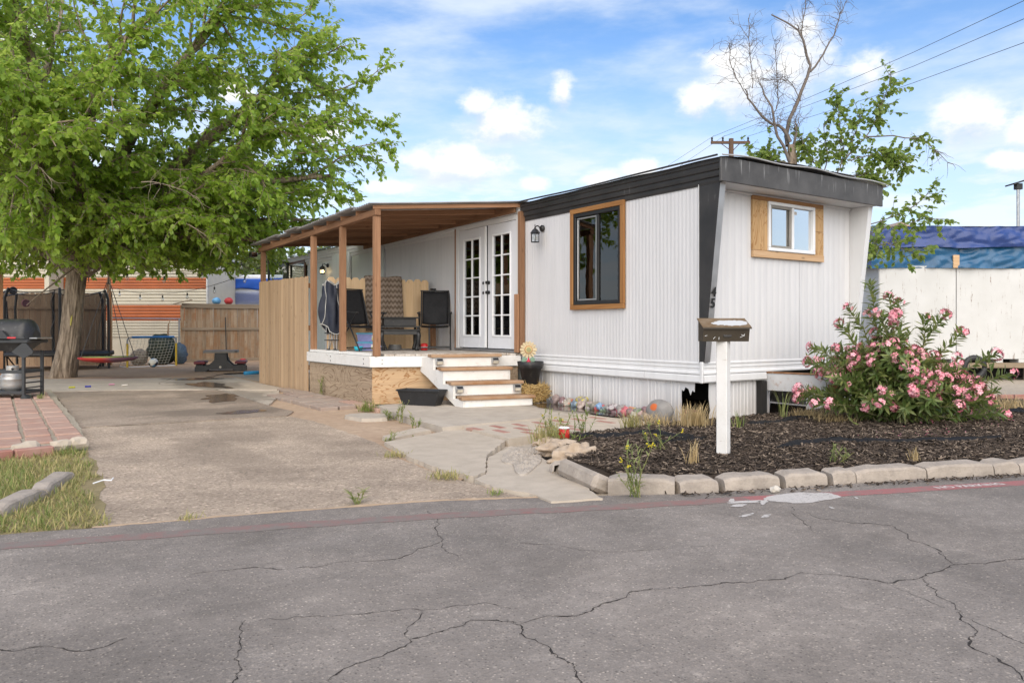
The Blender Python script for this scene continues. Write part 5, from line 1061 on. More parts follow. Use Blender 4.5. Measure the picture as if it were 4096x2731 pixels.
mb = MB(); mb.tube([(-.3, -.31, .945), (.28, -.31, .945)], .012, 7); add('lid_handle', mb, gf, GR); mb = MB(); mb.tube([(.02, -.315, .947), (.15, -.315, .947)], .013, 7); add('lid_grip', mb, mat_plain('red_grip', (.6, .05, .06), .4), GR)
mb = MB(); mb.prism([(.12, .70), (.24, .63), (.38, .70), (.39, .74), (.28, .865), (.22, .865), (.06, .73)], -.285, -.255, 'y'); add('end_bracket', mb, gf, GR)
mb = MB(); mb.box(.28, .40, -.2, .2, .93, .95, .004); add('side_shelf', mb, M['steel'], GR)
for (x, y) in ((.22, -.24), (.22, .22), (-.95, -.24), (-.95, .22)):
    mb = MB(); mb.box(x - .022, x + .022, y - .022, y + .022, .0, .74, .005); add('leg', mb, gf, GR)
for z in (.08, .40):
    for y in (-.24, .22):
        mb = MB(); mb.box(-.93, .20, y - .012, y + .012, z, z + .045, .004); add('rail', mb, gf, GR)
    mb = MB(); mb.box(.208, .232, -.22, .20, z, z + .045, .004); add('rail', mb, gf, GR)
for z in (.16, .24, .32):
    mb = MB(); mb.box(.208, .232, -.22, .20, z, z + .02, .003); add('side_slat', mb, gf, GR)
mb = MB(); mb.box(-.93, .2, -.22, .2, .095, .105); add('bottom_shelf', mb, gf, GR)
mb = MB(); mb.prism([(.19, 0), (.33, 0), (.26, .07), (.23, .07)], -.29, -.19, 'y'); add('foot', mb, gf, GR)
TK = thing('propane_tank', at_img(12.0, -7.86, .152), 'dented silver propane bottle on the lower shelf of the grill', 'gas bottle', local=True)
n = N('tank_paint'); co = n.co(); f = n.noise(n.co((3, 3, 12)), 2, 5); z_ = n.axis(co, 2); col = n.mix(n.mr(f, .5, .66, 0, .7), (.47, .47, .465, 1), (.36, .25, .16, 1)); n.out(col, .4, None, .45); tkm = n.mat
mb = MB(); mb.lathe([(.10, 0), (.10, .02), (.13, .025), (.162, .07), (.165, .10), (.165, .185), (.168, .19), (.165, .195), (.163, .23), (.14, .285), (.09, .315), (.0, .32)], (0, 0, 0), 28); add('vessel', mb, tkm, TK, True)
mb = MB(); mb.lathe([(.085, .30), (.085, .40), (.08, .40), (.08, .30)], (0, 0, 0), 20); add('collar', mb, tkm, TK); mb = MB(); mb.lathe([(.02, .32), (.02, .37), (.03, .37), (.03, .40), (0, .40)], (0, 0, 0), 10); add('valve', mb, M['black'], TK)
mb = MB(); mb.lathe([(0, 0), (.02, 0), (.02, .008), (0, .008)], (.0, -.083, .35), 12, (R(90), 0, 0)); add('port', mb, M['black'], TK)
mb = MB(); p = at_img(18.6, -12.48, 0); mb.box(p[0] - .06, p[0] + .06, p[1] - .05, p[1] + .05, 0, 2.55, .005); tag(add('gate_post', mb, M['redwood_z'], None), 'brown wooden post at the left edge of the picture behind the grill', 'post')
# ------------------------------------------------------------------ back yard
OF = thing('weathered_fence', (0, 21.4, 0), 'weathered stained plank fence with top rail at the back of the yard', 'fence')
fa = Vector((-1.63, 21.15)); fb = Vector((1.9, 21.65)); an = math.atan2(fb.y - fa.y, fb.x - fa.x); nb = 30
for k in range(nb):
    p = fa + (fb - fa) * (k + .5) / nb; inst('board', board_mesh(.116, 1.86 + random.uniform(-.01, .01), .017, False, 'board', M['fence_old']), OF, (p.x, p.y, .03), (0, random.uniform(-.006, .006), an + random.uniform(-.01, .01)))
for z, h, o_ in ((1.80, .15, -.03), (1.06, .09, -.03), (.0, .1, -.03)):
    me = MB().obox((0, 0, 0), (3.5, .038, h), None, .005).mesh('rail'); me.materials.append(M['fence_old_x']); p = (fa + fb) / 2 + Vector((.004, -.03)); inst('rail', me, OF, (p.x, p.y, z + h / 2), (0, 0, an))
mb = MB(); mb.obox((-1.58, 21.05, 1.99), (.66, .09, .03), (0, R(-14), an + .2), .003); tag(add('loose_plank', mb, M['fence_old_x'], None), 'short loose plank sticking out over the corner of the weathered fence', 'plank')
BR = thing('brown_fence', (-5.6, 21.5, 0), 'tall dark brown dog-eared fence behind the trampoline', 'fence')
fa = Vector((-3.85, 20.72)); fb = Vector((-7.9, 22.5)); an = math.atan2(fb.y - fa.y, fb.x - fa.x) + math.pi; nb = 29
for k in range(nb):
    p = fa + (fb - fa) * (k + .5) / nb; inst('board', board_mesh(.143, 2.2, .017, True, 'board', M['fence_brown']), BR, (p.x, p.y, .0), (0, 0, an))
for z in (.4, 1.75):
    me = MB().obox((0, 0, 0), (4.4, .038, .09), None, .004).mesh('rail'); me.materials.append(M['fence_brown']); p = (fa + fb) / 2 + Vector((-.02, -.035)); inst('rail', me, BR, (p.x, p.y, z), (0, 0, an))
mb = MB(); mb.box(-3.84, -3.74, 20.5, 20.6, 0, 2.65, .005); add('end_post', mb, M['redwood_z'], BR); mb = MB(); mb.box(-3.73, -3.71, 20.4, 20.62, 0, 2.25, .003); add('end_board', mb, M['cedar_z'], BR)
# chain link
CL = thing('chain_link_fence', (-2.7, 20.9, 0), 'low galvanised chain link fence behind the toy goal', 'fence')
V = []; F_ = []
def wire(a, b, r=.0018):
    a = np.array(a); b = np.array(b); d = (b - a) / np.linalg.norm(b - a); u = np.cross(d, (0, 1, .1)); u = u / np.linalg.norm(u) * r; w = np.cross(d, u); o = len(V)
    for p in (a, b): V.extend([p + u, p - .5 * u + .87 * w, p - .5 * u - .87 * w])
    F_.extend([(o, o + 1, o + 4, o + 3), (o + 1, o + 2, o + 5, o + 4), (o + 2, o, o + 3, o + 5)])
W_, H_ = 2.1, 1.42
for k in np.arange(-H_, W_, .085):
    x0, z0 = (k, 0) if k > 0 else (0, -k); x1, z1 = (k + H_, H_) if k + H_ < W_ else (W_, W_ - k)
    wire((x0, 0, z0), (x1, 0, z1)); wire((W_ - x0, .004, z0), (W_ - x1, .004, z1))
me = np_mesh('mesh', V, F_, M['steel']); o = inst('mesh', me, CL, (-3.68, 20.66, .02), (0, 0, math.atan2(.5, 2.05))); o['kind'] = 'stuff'
mb = MB(); mb.tube([(-3.68, 20.65, 1.44), (-1.63, 21.15, 1.44)], .02, 7); add('top_rail', mb, M['steel'], CL); mb = MB(); mb.tube([(-1.68, 21.12, 0), (-1.68, 21.12, 1.45)], .025, 7); add('post', mb, M['steel'], CL)
# trampoline
TR = thing('trampoline', (-5.25, 19.2, 0), 'round black trampoline with tall safety net behind the tree trunk', 'trampoline', local=True)
n = N('safety_net'); t_ = n.new('ShaderNodeBsdfTransparent'); p_ = n.new('ShaderNodeBsdfDiffuse'); p_.inputs[0].default_value = (.03, .03, .032, 1); mx = n.new('ShaderNodeMixShader'); mx.inputs[0].default_value = .42; n.nt.links.new(t_.outputs[0], mx.inputs[1]); n.nt.links.new(p_.outputs[0], mx.inputs[2]); n.nt.links.new(mx.outputs[0], n.o.inputs[0]); netm = n.mat
ring = lambda r, z, n=36: [(r * math.cos(a), r * math.sin(a), z) for a in np.linspace(0, 2 * math.pi, n)]
mb = MB(); mb.lathe([(0, .47), (1.2, .47)], (0, 0, 0), 32); add('mat', mb, M['mesh_fabric'], TR)
mb = MB(); mb.lathe([(1.18, .48), (1.44, .49), (1.45, .40), (1.43, .38), (1.42, .46), (1.18, .46)], (0, 0, 0), 32); add('pad', mb, M['black_plastic'], TR, True)
mb = MB(); mb.tube(ring(1.40, .40), .025, 6); add('frame_ring', mb, M['black'], TR)
for k in range(6):
    a = k * math.pi / 3 + .52; c_, s_ = math.cos(a), math.sin(a); mb = MB(); mb.tube([(1.42 * c_, 1.42 * s_, 0), (1.42 * c_, 1.42 * s_, 1.2), (1.40 * c_, 1.40 * s_, 1.95), (1.30 * c_, 1.30 * s_, 2.2)], .035, 7); add('pole', mb, M['black'], TR)
    mb = MB(); mb.tube([(1.2 * c_ + .2 * s_, 1.2 * s_ - .2 * c_, .02), (1.35 * c_, 1.35 * s_, .38)], .02, 6); add('leg', mb, M['black'], TR)
def netf(u, v):
    a = u * 2 * math.pi; sag = .10 * abs(math.sin(3 * a - 1.56)) ; r = 1.28 - .05 * math.sin(v * math.pi); return (r * math.cos(a), r * math.sin(a), .5 + v * (1.68 - sag))
mb = MB(); mb.sheet(netf, 60, 6); add('net', mb, netm, TR, True)
mb = MB(); mb.tube([netf(u, 1) for u in np.linspace(0, 1, 60)], .012, 5); add('net_hem', mb, M['black'], TR); mb = MB(); mb.tube([netf(.73 + .006 * math.sin(v * 14), v) for v in np.linspace(0, 1, 20)], .012, 5); add('net_zip', mb, M['black'], TR)
# swing, goal, ball, play table
SW = thing('saucer_swing', (-4.6, 13.4, .40), 'red and grey saucer swing hanging on thin ropes from the tree', 'swing', local=True, rz=R(-30))
n = N('swing_fabric'); x_ = n.axis(n.co(), 0); n.out(n.mix(n.mr(x_, .1, .3), (.42, .03, .025, 1), (.14, .06, .09, 1)), .7); mb = MB(); mb.lathe([(0, .03), (.4, .06), (.56, .10), (.60, .09), (.60, .065), (.5, .02), (.25, -.02), (0, -.03)], (0, 0, 0), 32); add('seat', mb, n.mat, SW, True)
mb = MB(); mb.lathe([(0, .035), (.45, .075), (.52, .097)], (0, 0, .004), 32); add('mat', mb, mat_plain('lime_cloth', (.35, .45, .12), .8), SW, True)
for sx, sy in ((-.45, -.3), (.45, -.3), (-.45, .3), (.45, .3)):
    mb = MB(); mb.tube([(sx, sy, .09), (sx * .06, sy * .06, 1.75)], .008, 5); add('rope', mb, M['black'], SW)
mb = MB(); mb.tube([(0, 0, 1.72), (.0, .0, 2.6)], .012, 5); add('hanger', mb, M['black'], SW)
GO = thing('toy_goal', (-2.82, 18.96, 0), 'small toy football goal with blue bar, yellow posts and white net', 'goal')
a = Vector((-3.51, 18.8, 0)); b = Vector((-2.14, 19.12, 0)); ga = (b - a).normalized(); gn = Vector((-ga.y, ga.x, 0)); blu = mat_plain('blue_tube', (.03, .16, .42), .4); yel = mat_plain('yellow_tube', (.62, .42, .03), .4)
mb = MB(); mb.tube([a + Vector((0, 0, .87)) + ga * .12, b + Vector((0, 0, .87)) - ga * .06], .032, 8); add('crossbar', mb, blu, GO)
for p, s_ in ((a, 1), (b, -1)):
    mb = MB(); mb.tube([p, p + Vector((0, 0, .68))], .03, 8); add('goal_post', mb, yel, GO); mb = MB(); mb.tube([p + Vector((0, 0, .66)), p + Vector((0, 0, .80)), p + ga * .06 * s_ + Vector((0, 0, .865)), p + ga * .14 * s_ + Vector((0, 0, .87))], .024, 7); add('corner_pipe', mb, M['steel'], GO)
    mb = MB(); mb.tube([p, p + gn * .55], .02, 6); add('ground_bar', mb, M['white_pvc'], GO)
mb = MB(); mb.tube([a, b], .018, 6); add('ground_bar', mb, M['white_pvc'], GO)
V = []; F_ = []
gp = lambda u, v: a + (b - a) * u + gn * (.02 + .6 * (v ** 1.3)) + Vector((0, 0, .85 * (1 - v) - .05 * math.sin(u * 3.1) * math.sin(v * 3.1)))
for i in range(15):
    for j in range(10):
        wire(gp(i / 14, j / 10), gp(i / 14, (j + 1) / 10), .0055)
for j in range(1, 11):
    for i in range(14): wire(gp(i / 14, j / 10), gp((i + 1) / 14, j / 10), .0055)
me = np_mesh('goal_net', V, F_, mat_plain('net_cord', (.60, .58, .50), .8)); o = inst('goal_net', me, GO, (0, 0, 0)); o['kind'] = 'stuff'
n = N('football'); v_ = n.vor(n.co(), 11, 'Color'); n.out(n.mix(n.mr(n.axis(v_, 0), .62, .68), (.66, .64, .58, 1), n.mix(n.mr(n.axis(v_, 1), .5, .52), (.06, .2, .36, 1), (.02, .02, .03, 1))), .5)
mb = MB(); mb.blob((-2.88, 18.45, .135), (.132, .132, .132), 3, 0); tag(add('football', mb, n.mat, None, True), 'white and blue football in front of the toy goal', 'ball')
PT = thing('play_picnic_table', (-1.72, 15.35, .004), 'grey plastic children\'s picnic table with maroon benches', 'table', local=True, rz=R(-18))
gp_ = mat_plain('charcoal_plastic', (.032, .032, .034), .55, .25, 6); mar = mat_plain('maroon_plastic', (.15, .022, .032), .5, .25, 5); tp = mat_plain('taupe_plastic', (.17, .155, .14), .5, .2, 5)
mb = MB(); mb.prism([(-.42, -.35), (-.36, -.42), (.36, -.42), (.42, -.35), (.42, .35), (.36, .42), (-.36, .42), (-.42, .35)], .485, .545); add('top', mb, tp, PT)
for y in (-.3, .3):
    mb = MB(); mb.prism([(-.62, 0), (-.35, 0), (-.3, .06), (.3, .06), (.35, 0), (.62, 0), (.62, .13), (.30, .16), (.15, .30), (.14, .485), (-.14, .485), (-.15, .30), (-.30, .16), (-.62, .13)], y - .05, y + .05, 'y'); add('leg_frame', mb, gp_, PT)
for x in (-.5, .5):
    mb = MB(); mb.box(x - .14, x + .14, -.42, .42, .20, .27, .02); add('bench', mb, mar, PT); mb = MB(); mb.box(x - .1, x + .1, -.32, .32, .0, .2, .02); add('bench_base', mb, gp_, PT)
mb = MB(); mb.lathe([(0, 0), (.03, 0), (.03, .004), (0, .004)], (0, -.352, .12), 12, (R(90), 0, 0)); add('badge', mb, mat_plain('badge', (.5, .47, .4), .5), PT)
JK = [((-2.35, 20.1), (.42, .32, .50), (.018, .032, .016), 'dark green bundled artificial tree behind the toy goal', 'bundled_tree', .35, 5), ((-3.0, 20.2), (.26, .2, .26), (.30, .25, .2), 'pale sack slumped behind the net of the toy goal', 'sack', .25, 2), ((-1.85, 20.1), (.22, .25, .34), (.09, .14, .20), 'bluish plastic bag of rubbish beside the weathered fence', 'rubbish_bag', .35, 3)]
for i, (xy, r_, c_, lab, nm, am, fr) in enumerate(JK):
    mb = MB(); mb.blob((xy[0], xy[1], r_[2] * .9), r_, 3, am, fr, i * 4.0, flat=-r_[2] * .88); tag(add(nm, mb, mat_plain(nm, c_, .6, .5, 18, 0, None, .4, .8, 40), None, True), lab, 'bag' if i else 'artificial tree')
mb = MB(); mb.tube([(-2.2, 20.1, .9), (-2.18, 20.1, 1.25), (-2.12, 20.12, 1.42)], [.03, .02, .01], 6); tag(add('dry_stump', mb, M['fence_brown'], None), 'thin bare stick standing up behind the blue goal bar', 'stick')
SP = thing('shovel', (-.2, 21.0, 0), 'upturned black shovel leaning on the weathered fence', 'shovel'); mb = MB(); mb.tube([(-.22, 20.98, .2), (-.20, 21.2, 1.5)], .016, 6); add('shaft', mb, M['black'], SP); mb = MB(); mb.prism([(-.34, .02), (-.10, .02), (-.14, .14), (-.20, .22), (-.24, .22), (-.30, .14)], 20.94, 20.97, 'y'); add('blade', mb, M['black'], SP)
mb = MB(); mb.lathe([(0, 0), (.1, 0), (.12, .06), (.07, .1), (0, .1)], (.25, 20.7, .0), 14); tag(add('red_toy_bucket', mb, mat_plain('red_bucket', (.5, .03, .03), .5), None, True), 'small red bucket lying at the foot of the weathered fence', 'bucket')
mb = MB(); mb.tube([(-1.75, 13.0, .06), (-1.2, 13.25, .06)], .045, 10); tag(add('blue_pipe', mb, mat_plain('blue_pipe', (.03, .28, .55), .4), None, True), 'short bright blue pipe on the wet slab behind the board fence', 'pipe')
for (x, y, c_, nm) in ((-5.5, 10.75, (.55, .55, .05), 'yellow'), (-5.23, 10.81, (.05, .06, .4), 'blue'), (-4.79, 11.16, (.6, .3, .4), 'pink'), (-4.61, 10.78, (.7, .66, .6), 'white')):
    mb = MB(); mb.tube([(x - .05, y, .034), (x + .05, y + .02, .034)], .016, 7); tag(add('chalk_stick', mb, mat_plain('chalk', c_, .9), None), nm + ' chalk stick dropped on the concrete slab near the tree', 'chalk', 'chalk sticks')
SC = thing('push_scooter', (-6.15, 20.3, 0), 'black push scooter with a pink wheel propped by the brown fence', 'scooter', local=True, rz=.3)
mb = MB(); mb.tube([(0, 0, .1), (-.02, .1, 1.7), (.02, .1, 2.1)], .035, 7); add('stem', mb, M['black'], SC); mb = MB(); mb.tube([(-.28, .0, 2.05), (0, .1, 2.1), (.28, .0, 2.15)], .022, 6); add('handlebar', mb, M['steel'], SC)
for (x, z, c_) in ((-.12, 2.2, M['black']), (.2, 1.85, mat_plain('pink_pad', (.55, .2, .26), .5))):
    mb = MB(); mb.tube([(x + .09 * math.cos(a), -.05, z + .09 * math.sin(a)) for a in np.linspace(0, 2 * math.pi, 17)], .022, 6); mb.lathe([(0, 0), (.07, 0), (.07, .02), (0, .02)], (x, -.04, z), 14, (R(90), 0, 0)); add('wheel', mb, c_, SC)
mb = MB(); mb.tube([(-.2, 0, .6), (-.25, .1, 1.9)], .035, 7); add('deck', mb, M['black'], SC)
# string lights
bulbm = M['bulb_glass']
def strand(a, b, sag, nb, label, k0):
    a = Vector(a); b = Vector(b); t = thing('string_lights', a, label, 'string lights', 'festoon strings'); pt = lambda s: a + (b - a) * s - Vector((0, 0, sag * 4 * s * (1 - s)))
    mb = MB(); mb.tube([pt(s) for s in np.linspace(0, 1, 30)], .006, 4); add('cable', mb, M['black'], t)
    for k in range(nb):
        p = pt((k + .5) / nb); mb = MB(); mb.tube([p, p - Vector((0, 0, .05))], .003, 4); mb.lathe([(.012, 0), (.018, -.015), (.018, -.055), (.012, -.06)], p - Vector((0, 0, .045)), 8); so_ = add('socket', mb, M['black'], t)
        mb = MB(); mb.lathe([(.012, 0), (.016, -.012), (.031, -.045), (.026, -.075), (.012, -.09), (0, -.093)], p - Vector((0, 0, .10)), 10); add('bulb', mb, bulbm, so_, True)
strand((-5.2, 14.2, 2.75), (-2.08, 10.45, 2.72), .42, 5, 'upper strand of bulbs from the tree trunk to the far porch post', 0)
strand((-4.0, 18.4, 2.3), (-2.08, 10.48, 2.42), .36, 6, 'lower strand of bulbs from the trampoline to the far porch post', 1)
strand((-8.6, 13.2, 3.2), (-5.62, 14.2, 2.62), .2, 3, 'strand of bulbs running left from the tree trunk', 2)
# ------------------------------------------------------------------ neighbours' homes
def hstripe(parent, D, X0, X1, z0, z1, mat, pitch=.11, name='siding_band'):
    """horizontal ribbed band in the thing's local frame: x along, -y towards the road"""
    n = max(1, int(round((z1 - z0) / pitch))); prof = []
    for i in range(n):
        z = z0 + (z1 - z0) * i / n; h = (z1 - z0) / n; prof += [(-.010, z), (-.012, z + h * .2), (.022, z + h * .32), (.024, z + h * .62), (-.002, z + h * .70)]
    prof.append((-.010, z1)); mb = MB(); mb.sweep(prof, [(X0, 0, 0, -1), (X1, 0, 0, -1)]); return add(name, mb, mat, parent)
cream = mat_plain('cream_ribbed_siding', (.56, .52, .42), .5, .12, 2); oran = mat_plain('orange_ribbed_siding', (.45, .125, .035), .45, .2, 2)
OT = thing('striped_trailer', at_img(28, -15.0, 0), 'cream neighbouring trailer with two orange stripes of ribbed siding', 'trailer', local=True, rz=GA)
for (z0, z1, m_) in ((.0, .12, cream), (.78, 1.40, cream), (1.40, 1.975, oran), (1.975, 2.56, cream), (2.56, 2.98, oran), (2.98, 3.75, cream)):
    if z0 > 0: hstripe(OT, 0, -5, 3.8, z0, z1, m_)
mb = MB(); mb.box(-5, 3.8, .02, .06, 0, .78); add('base_panel', mb, cream, OT); mb = MB(); mb.box(-5, 3.79, .03, 2.9, .0, 3.74); add('body', mb, cream, OT); mb = MB(); mb.box(-5.1, 3.9, -.1, 3.0, 3.75, 3.85, .03); add('roof', mb, M['roof_metal'], OT)
mb = MB(); mb.box(3.78, 3.84, -.03, .04, 0, 3.74, .005); add('corner_trim', mb, M['alu'], OT)
mb = MB(); mb.box(-1.62, -1.45, -.9, -.02, .0, 3.74, .01); add('porch_wall', mb, cream, OT)
RV = thing('white_camper', at_img(31, -10.6, 0), 'white camper with a bright blue tarp along its roof edge', 'camper', local=True, rz=GA)
wv = mat_plain('camper_white', (.70, .72, .76), .4, .08, 2); mb = MB(); mb.box(-2.2, 3.0, 0, 2.4, .5, 3.3, .08); add('body', mb, wv, RV)
def tarp(u, v): return (-2.15 + u * 3.9, -.06 - .03 * math.sin(u * 23 + v * 4) * v, 3.18 - .42 * v - .05 * math.sin(u * 3.1) + .03 * math.sin(u * 17) * v)
mb = MB(); mb.sheet(tarp, 60, 8); o = add('tarp', mb, mat_plain('blue_tarp', (.02, .10, .48), .45, .25, 3), RV, True); o.modifiers.new('t', 'SOLIDIFY').thickness = .01
for k in range(12):
    mb = MB(); mb.box(-1.7 + .02 * k, 1.0 - .06 * k, -.12, -.08, 2.62 - k * .045, 2.63 - k * .045); add('awning_slat', mb, mat_plain('slat', (.25, .25, .26), .5) if k == 0 else o_slat, RV); o_slat = RV.children[-1].data.materials[0]
for k in range(2):
    mb = MB(); mb.box(-1.9 + 3.0 * k, -1.75 + 3.0 * k, -.05, .0, .5, 2.7, .01); add('corner_trim', mb, M['white_pvc'], RV)
for k, (x, c_, nm) in enumerate(((-1.45, (.16, .42, .7), 'blue and white ball perched behind the top rail of the weathered fence'), (-.95, (.55, .05, .05), 'red ball perched behind the top rail of the weathered fence'))):
    p = at_img(26.2, -10.15 + .42 * k, 2.06); mb = MB(); mb.blob(p, (.15, .15, .13), 2, .05); tag(add('play_ball', mb, mat_plain('ball', c_, .5, .5, 9), None, True), nm, 'ball')
    mb = MB(); mb.tube([(p[0], p[1], 0), (p[0], p[1], 1.93)], .03, 6); tag(add('ball_stand', mb, M['fence_brown'], None), 'thin stake behind the weathered fence carrying the %s ball' % ('blue', 'red')[k], 'stake')
FH = thing('far_house', at_img(36, -22.0, 0), 'peach house with pale roof showing beyond the brown fence', 'house', local=True, rz=GA + .3)
mb = MB(); mb.box(-4, 2.6, 0, 5, 0, 3.3); add('wall', mb, mat_plain('peach_wall', (.55, .40, .30), .8), FH); mb = MB(); mb.prism([(-.4, 3.2), (2.5, 4.4), (5.4, 3.2), (5.4, 3.35), (2.5, 4.55), (-.4, 3.35)], -4.3, 2.9, 'x'); add('roof', mb, mat_plain('pale_roof', (.45, .38, .33), .8), FH); mb = MB(); mb.box(.6, 1.6, -.03, .02, 1.4, 2.6, .01); add('window', mb, M['glass_mirror'], FH)
PH = thing('peach_house', at_img(33, 17.6, 0), 'peach stucco house roof peeping out between the tree leaves and the blue tarp', 'house', local=True, rz=GA)
mb = MB(); mb.box(-3, 1.2, 0, 6, 0, 4.0); add('wall', mb, mat_plain('peach_stucco', (.60, .45, .36), .8), PH); mb = MB(); mb.prism([(-3.4, 3.95), (-.9, 5.5), (1.7, 3.95), (1.7, 4.15), (-.9, 5.7), (-3.4, 4.15)], -.4, 6.4, 'y'); add('roof', mb, mat_plain('tan_roof', (.42, .32, .25), .8), PH); mb = MB(); mb.prism([(-3, 4.0), (-.9, 5.3), (1.2, 4.0)], 0, .05, 'y'); add('gable', mb, mat_plain('peach_gable', (.60, .45, .36), .8), PH)
# white shed with tarps
SH = thing('white_shed', at_img(17, 8.19, 0), 'raised white plywood shed with peeling paint right of the mobile home', 'shed', local=True, rz=GA)
n = N('peeling_white_paint'); co = n.co(rand=4.0); st = n.co((16, 16, 1.3), rand=4.0); a_ = n.noise(st, 1.6, 7, .72); b_ = n.noise(co, 1.4, 5); c__ = n.noise(co, 24, 4, .7)
col = n.mix(n.mr(b_, .35, .65), (.55, .55, .535, 1), (.61, .61, .60, 1)); col = n.mix(n.m('MULTIPLY', n.mr(a_, .60, .65), n.mr(c__, .40, .5)), col, (.20, .13, .09, 1)); n.out(col, .65, n.bump(a_, .15, .006), spec=.3); pm = n.mat
for (x0, x1) in ((0, 1.70), (1.716, 3.9), (3.916, 6.2)):
    mb = MB(); mb.box(x0, x1, -.012, .006, .45, 2.52, .003); add('wall_panel', mb, pm, SH)
mb = MB(); mb.box(-.012, .006, .0, 2.6, .45, 2.52, .003); add('side_panel', mb, pm, SH); mb = MB(); mb.box(.02, 6.19, .02, 2.6, .5, 2.9); add('core', mb, M['dark'], SH)
for (x0, x1) in ((0.0, .1), (1.6, 1.85), (2.6, 2.75), (3.1, 3.25), (4.5, 4.6)):
    mb = MB(); mb.box(x0, x1, -.01, .3, .37, .448, .004); add('sill_block', mb, pm, SH)
mb = MB(); mb.box(0, 6.2, -.03, .12, .25, .368, .006); add('skid_beam', mb, M['fence_old_x'], SH); mb = MB(); mb.box(0, 6.2, 1.0, 2.4, .0, .37); add('under_frame', mb, M['dark'], SH)
for x in (.2, 3.4, 5.6):
    mb = MB(); mb.box(x, x + .3, .0, .3, -.03, .248, .01); add('footing_block', mb, M['concrete_grey'], SH)
mb = MB(); mb.box(1.60, 1.74, -.085, -.05, 2.47, 2.76, .004); add('cleat', mb, M['pine_x'], SH)
mb = MB(); mb.tube([(2.1 + .22 * math.cos(a), .0, .2 + .22 * math.sin(a)) for a in np.linspace(0, 2 * math.pi, 20)], .07, 8); WH = thing('spare_tyre', at_img(17, 10.3, 0), 'old black tyre lying under the white shed', 'tyre'); 
me = mb.mesh('tyre', (2.1, 0, .2), True); me.materials.append(M['black_plastic']); q = at_img(17.0, 10.3, .26); inst('tyre', me, WH, q, (0, 0, GA))
def tarp2(zt, zb, o0, seed, out0):
    def f(u, v):
        x = -.22 + u * 6.5; w = mnoise.noise(Vector((x * 1.2 + seed, v * 1.5, seed))); c = mnoise.noise(Vector((x * 1.3 - v * .9, v * 1.0 + x * .7, seed + 4))); fd = abs(mnoise.noise(Vector((x * 2.6 + v * 1.5, v * 1.6 - x * .6, seed + 9)))) - .2; return (x, -(out0 + o0 * v) - .07 * c - .10 * fd - .045 * abs(mnoise.noise(Vector((x * 5.5 + v * 2.0, v * 3.4 - x * 1.2, seed + 2)))), zt + (zb - zt) * v + .035 * w * (v if v > .5 else 1 - v) + (.05 * mnoise.noise(Vector((x * .8, 0, seed)))))
    return f
nb_ = mat_plain('navy_tarp', (.028, .065, .24), .38, .3, 2, 0, None, .5, .5, 14); bb_ = mat_plain('mid_blue_tarp', (.018, .115, .25), .34, .35, 3, 0, (.06, .16, .30), .5, .9, 9)
mb = MB(); mb.sheet(tarp2(3.0, 2.47, .03, 3.0, .02), 130, 16); add('lower_tarp', mb, bb_, SH, True)
mb = MB(); mb.sheet(tarp2(3.40, 2.93, .04, 8.0, .06), 130, 16); add('upper_tarp', mb, nb_, SH, True)
mb = MB(); mb.sheet(lambda u, v: (-.22 + u * 6.5, -.06 + v * 2.8, 3.40 + .10 * math.sin(v * 3.1) + .03 * mnoise.noise(Vector((u * 6, v * 3, 1)))), 40, 10); add('roof_tarp', mb, nb_, SH, True)
mb = MB(); mb.sheet(lambda u, v: (-.22 + .03 * math.sin(v * 9), -.06 + u * 2.8, 3.40 - v * .9), 30, 8); add('side_tarp', mb, nb_, SH, True)
mb = MB(); mb.prism([(1.2, 3.40), (2.5, 3.56), (3.4, 3.53), (4.6, 3.42)], 1.5, 2.2, 'y'); add('ridge_cover', mb, mat_plain('grey_cover', (.35, .36, .37), .6), SH)
# street lamp, power pole, wires
p = at_img(26, 17.26, 0); SL = thing('solar_street_lamp', p, 'slim grey street lamp with a solar panel beyond the white shed', 'street lamp')
mb = MB(); mb.tube([(p[0], p[1], 0), (p[0], p[1], 5.9)], .055, 8); add('pole', mb, M['steel'], SL); mb = MB(); mb.obox((p[0] + .35 * .8267, p[1] - .35 * .5626, 6.2), (1.35, .5, .05), (0, R(-17), GA), .01); add('solar_panel', mb, M['black'], SL); mb = MB(); mb.obox((p[0], p[1], 5.95), (.22, .16, .2), (0, 0, GA), .01); add('lamp_head', mb, M['black_plastic'], SL)
PP = thing('power_pole', (23.69, 19.6, 0), 'brown wooden power pole with crossarm behind the mobile home roof', 'power pole'); pw = mat_plain('pole_wood', (.13, .08, .055), .9)
mb = MB(); mb.tube([(23.69, 19.6, 0), (23.69, 19.6, 10.55)], [.17, .12], 10); add('pole', mb, pw, PP); mb = MB(); mb.obox((23.66, 19.62, 10.36), (1.95, .11, .13), (0, 0, GA), .01); add('crossarm', mb, pw, PP)
for sx, e in ((-.45, 1), (.45, 1)):
    mb = MB(); mb.tube([(23.66 + .8267 * sx, 19.62 - .5626 * sx, 10.3), (23.69, 19.55, 9.9)], .02, 4); add('brace', mb, pw, PP)
for sx in (-.92, -.38, .88):
    mb = MB(); mb.lathe([(.03, 0), (.055, .03), (.035, .08), (.055, .13), (.04, .2), (0, .23)], (23.66 + .8267 * sx, 19.62 - .5626 * sx, 10.42), 8); add('insulator', mb, M['black'], PP)
W3 = [([(22.95, 20.1, 10.66), (19.78, 12.58, 10.17), (17.22, 7.07, 9.8), (13.4, 2.41, 8.86), (9.0, -3.5, 8.6)], 'topmost'), ([(23.38, 19.8, 10.66), (20.64, 12.0, 10.27), (17.22, 7.07, 9.36), (13.4, 2.41, 8.43), (9, -3.4, 8.1)], 'middle'), ([(24.35, 19.14, 10.66), (20.92, 11.8, 9.83), (17.22, 7.07, 8.84), (13.4, 2.41, 7.87), (9, -3.3, 7.4)], 'lowest')]
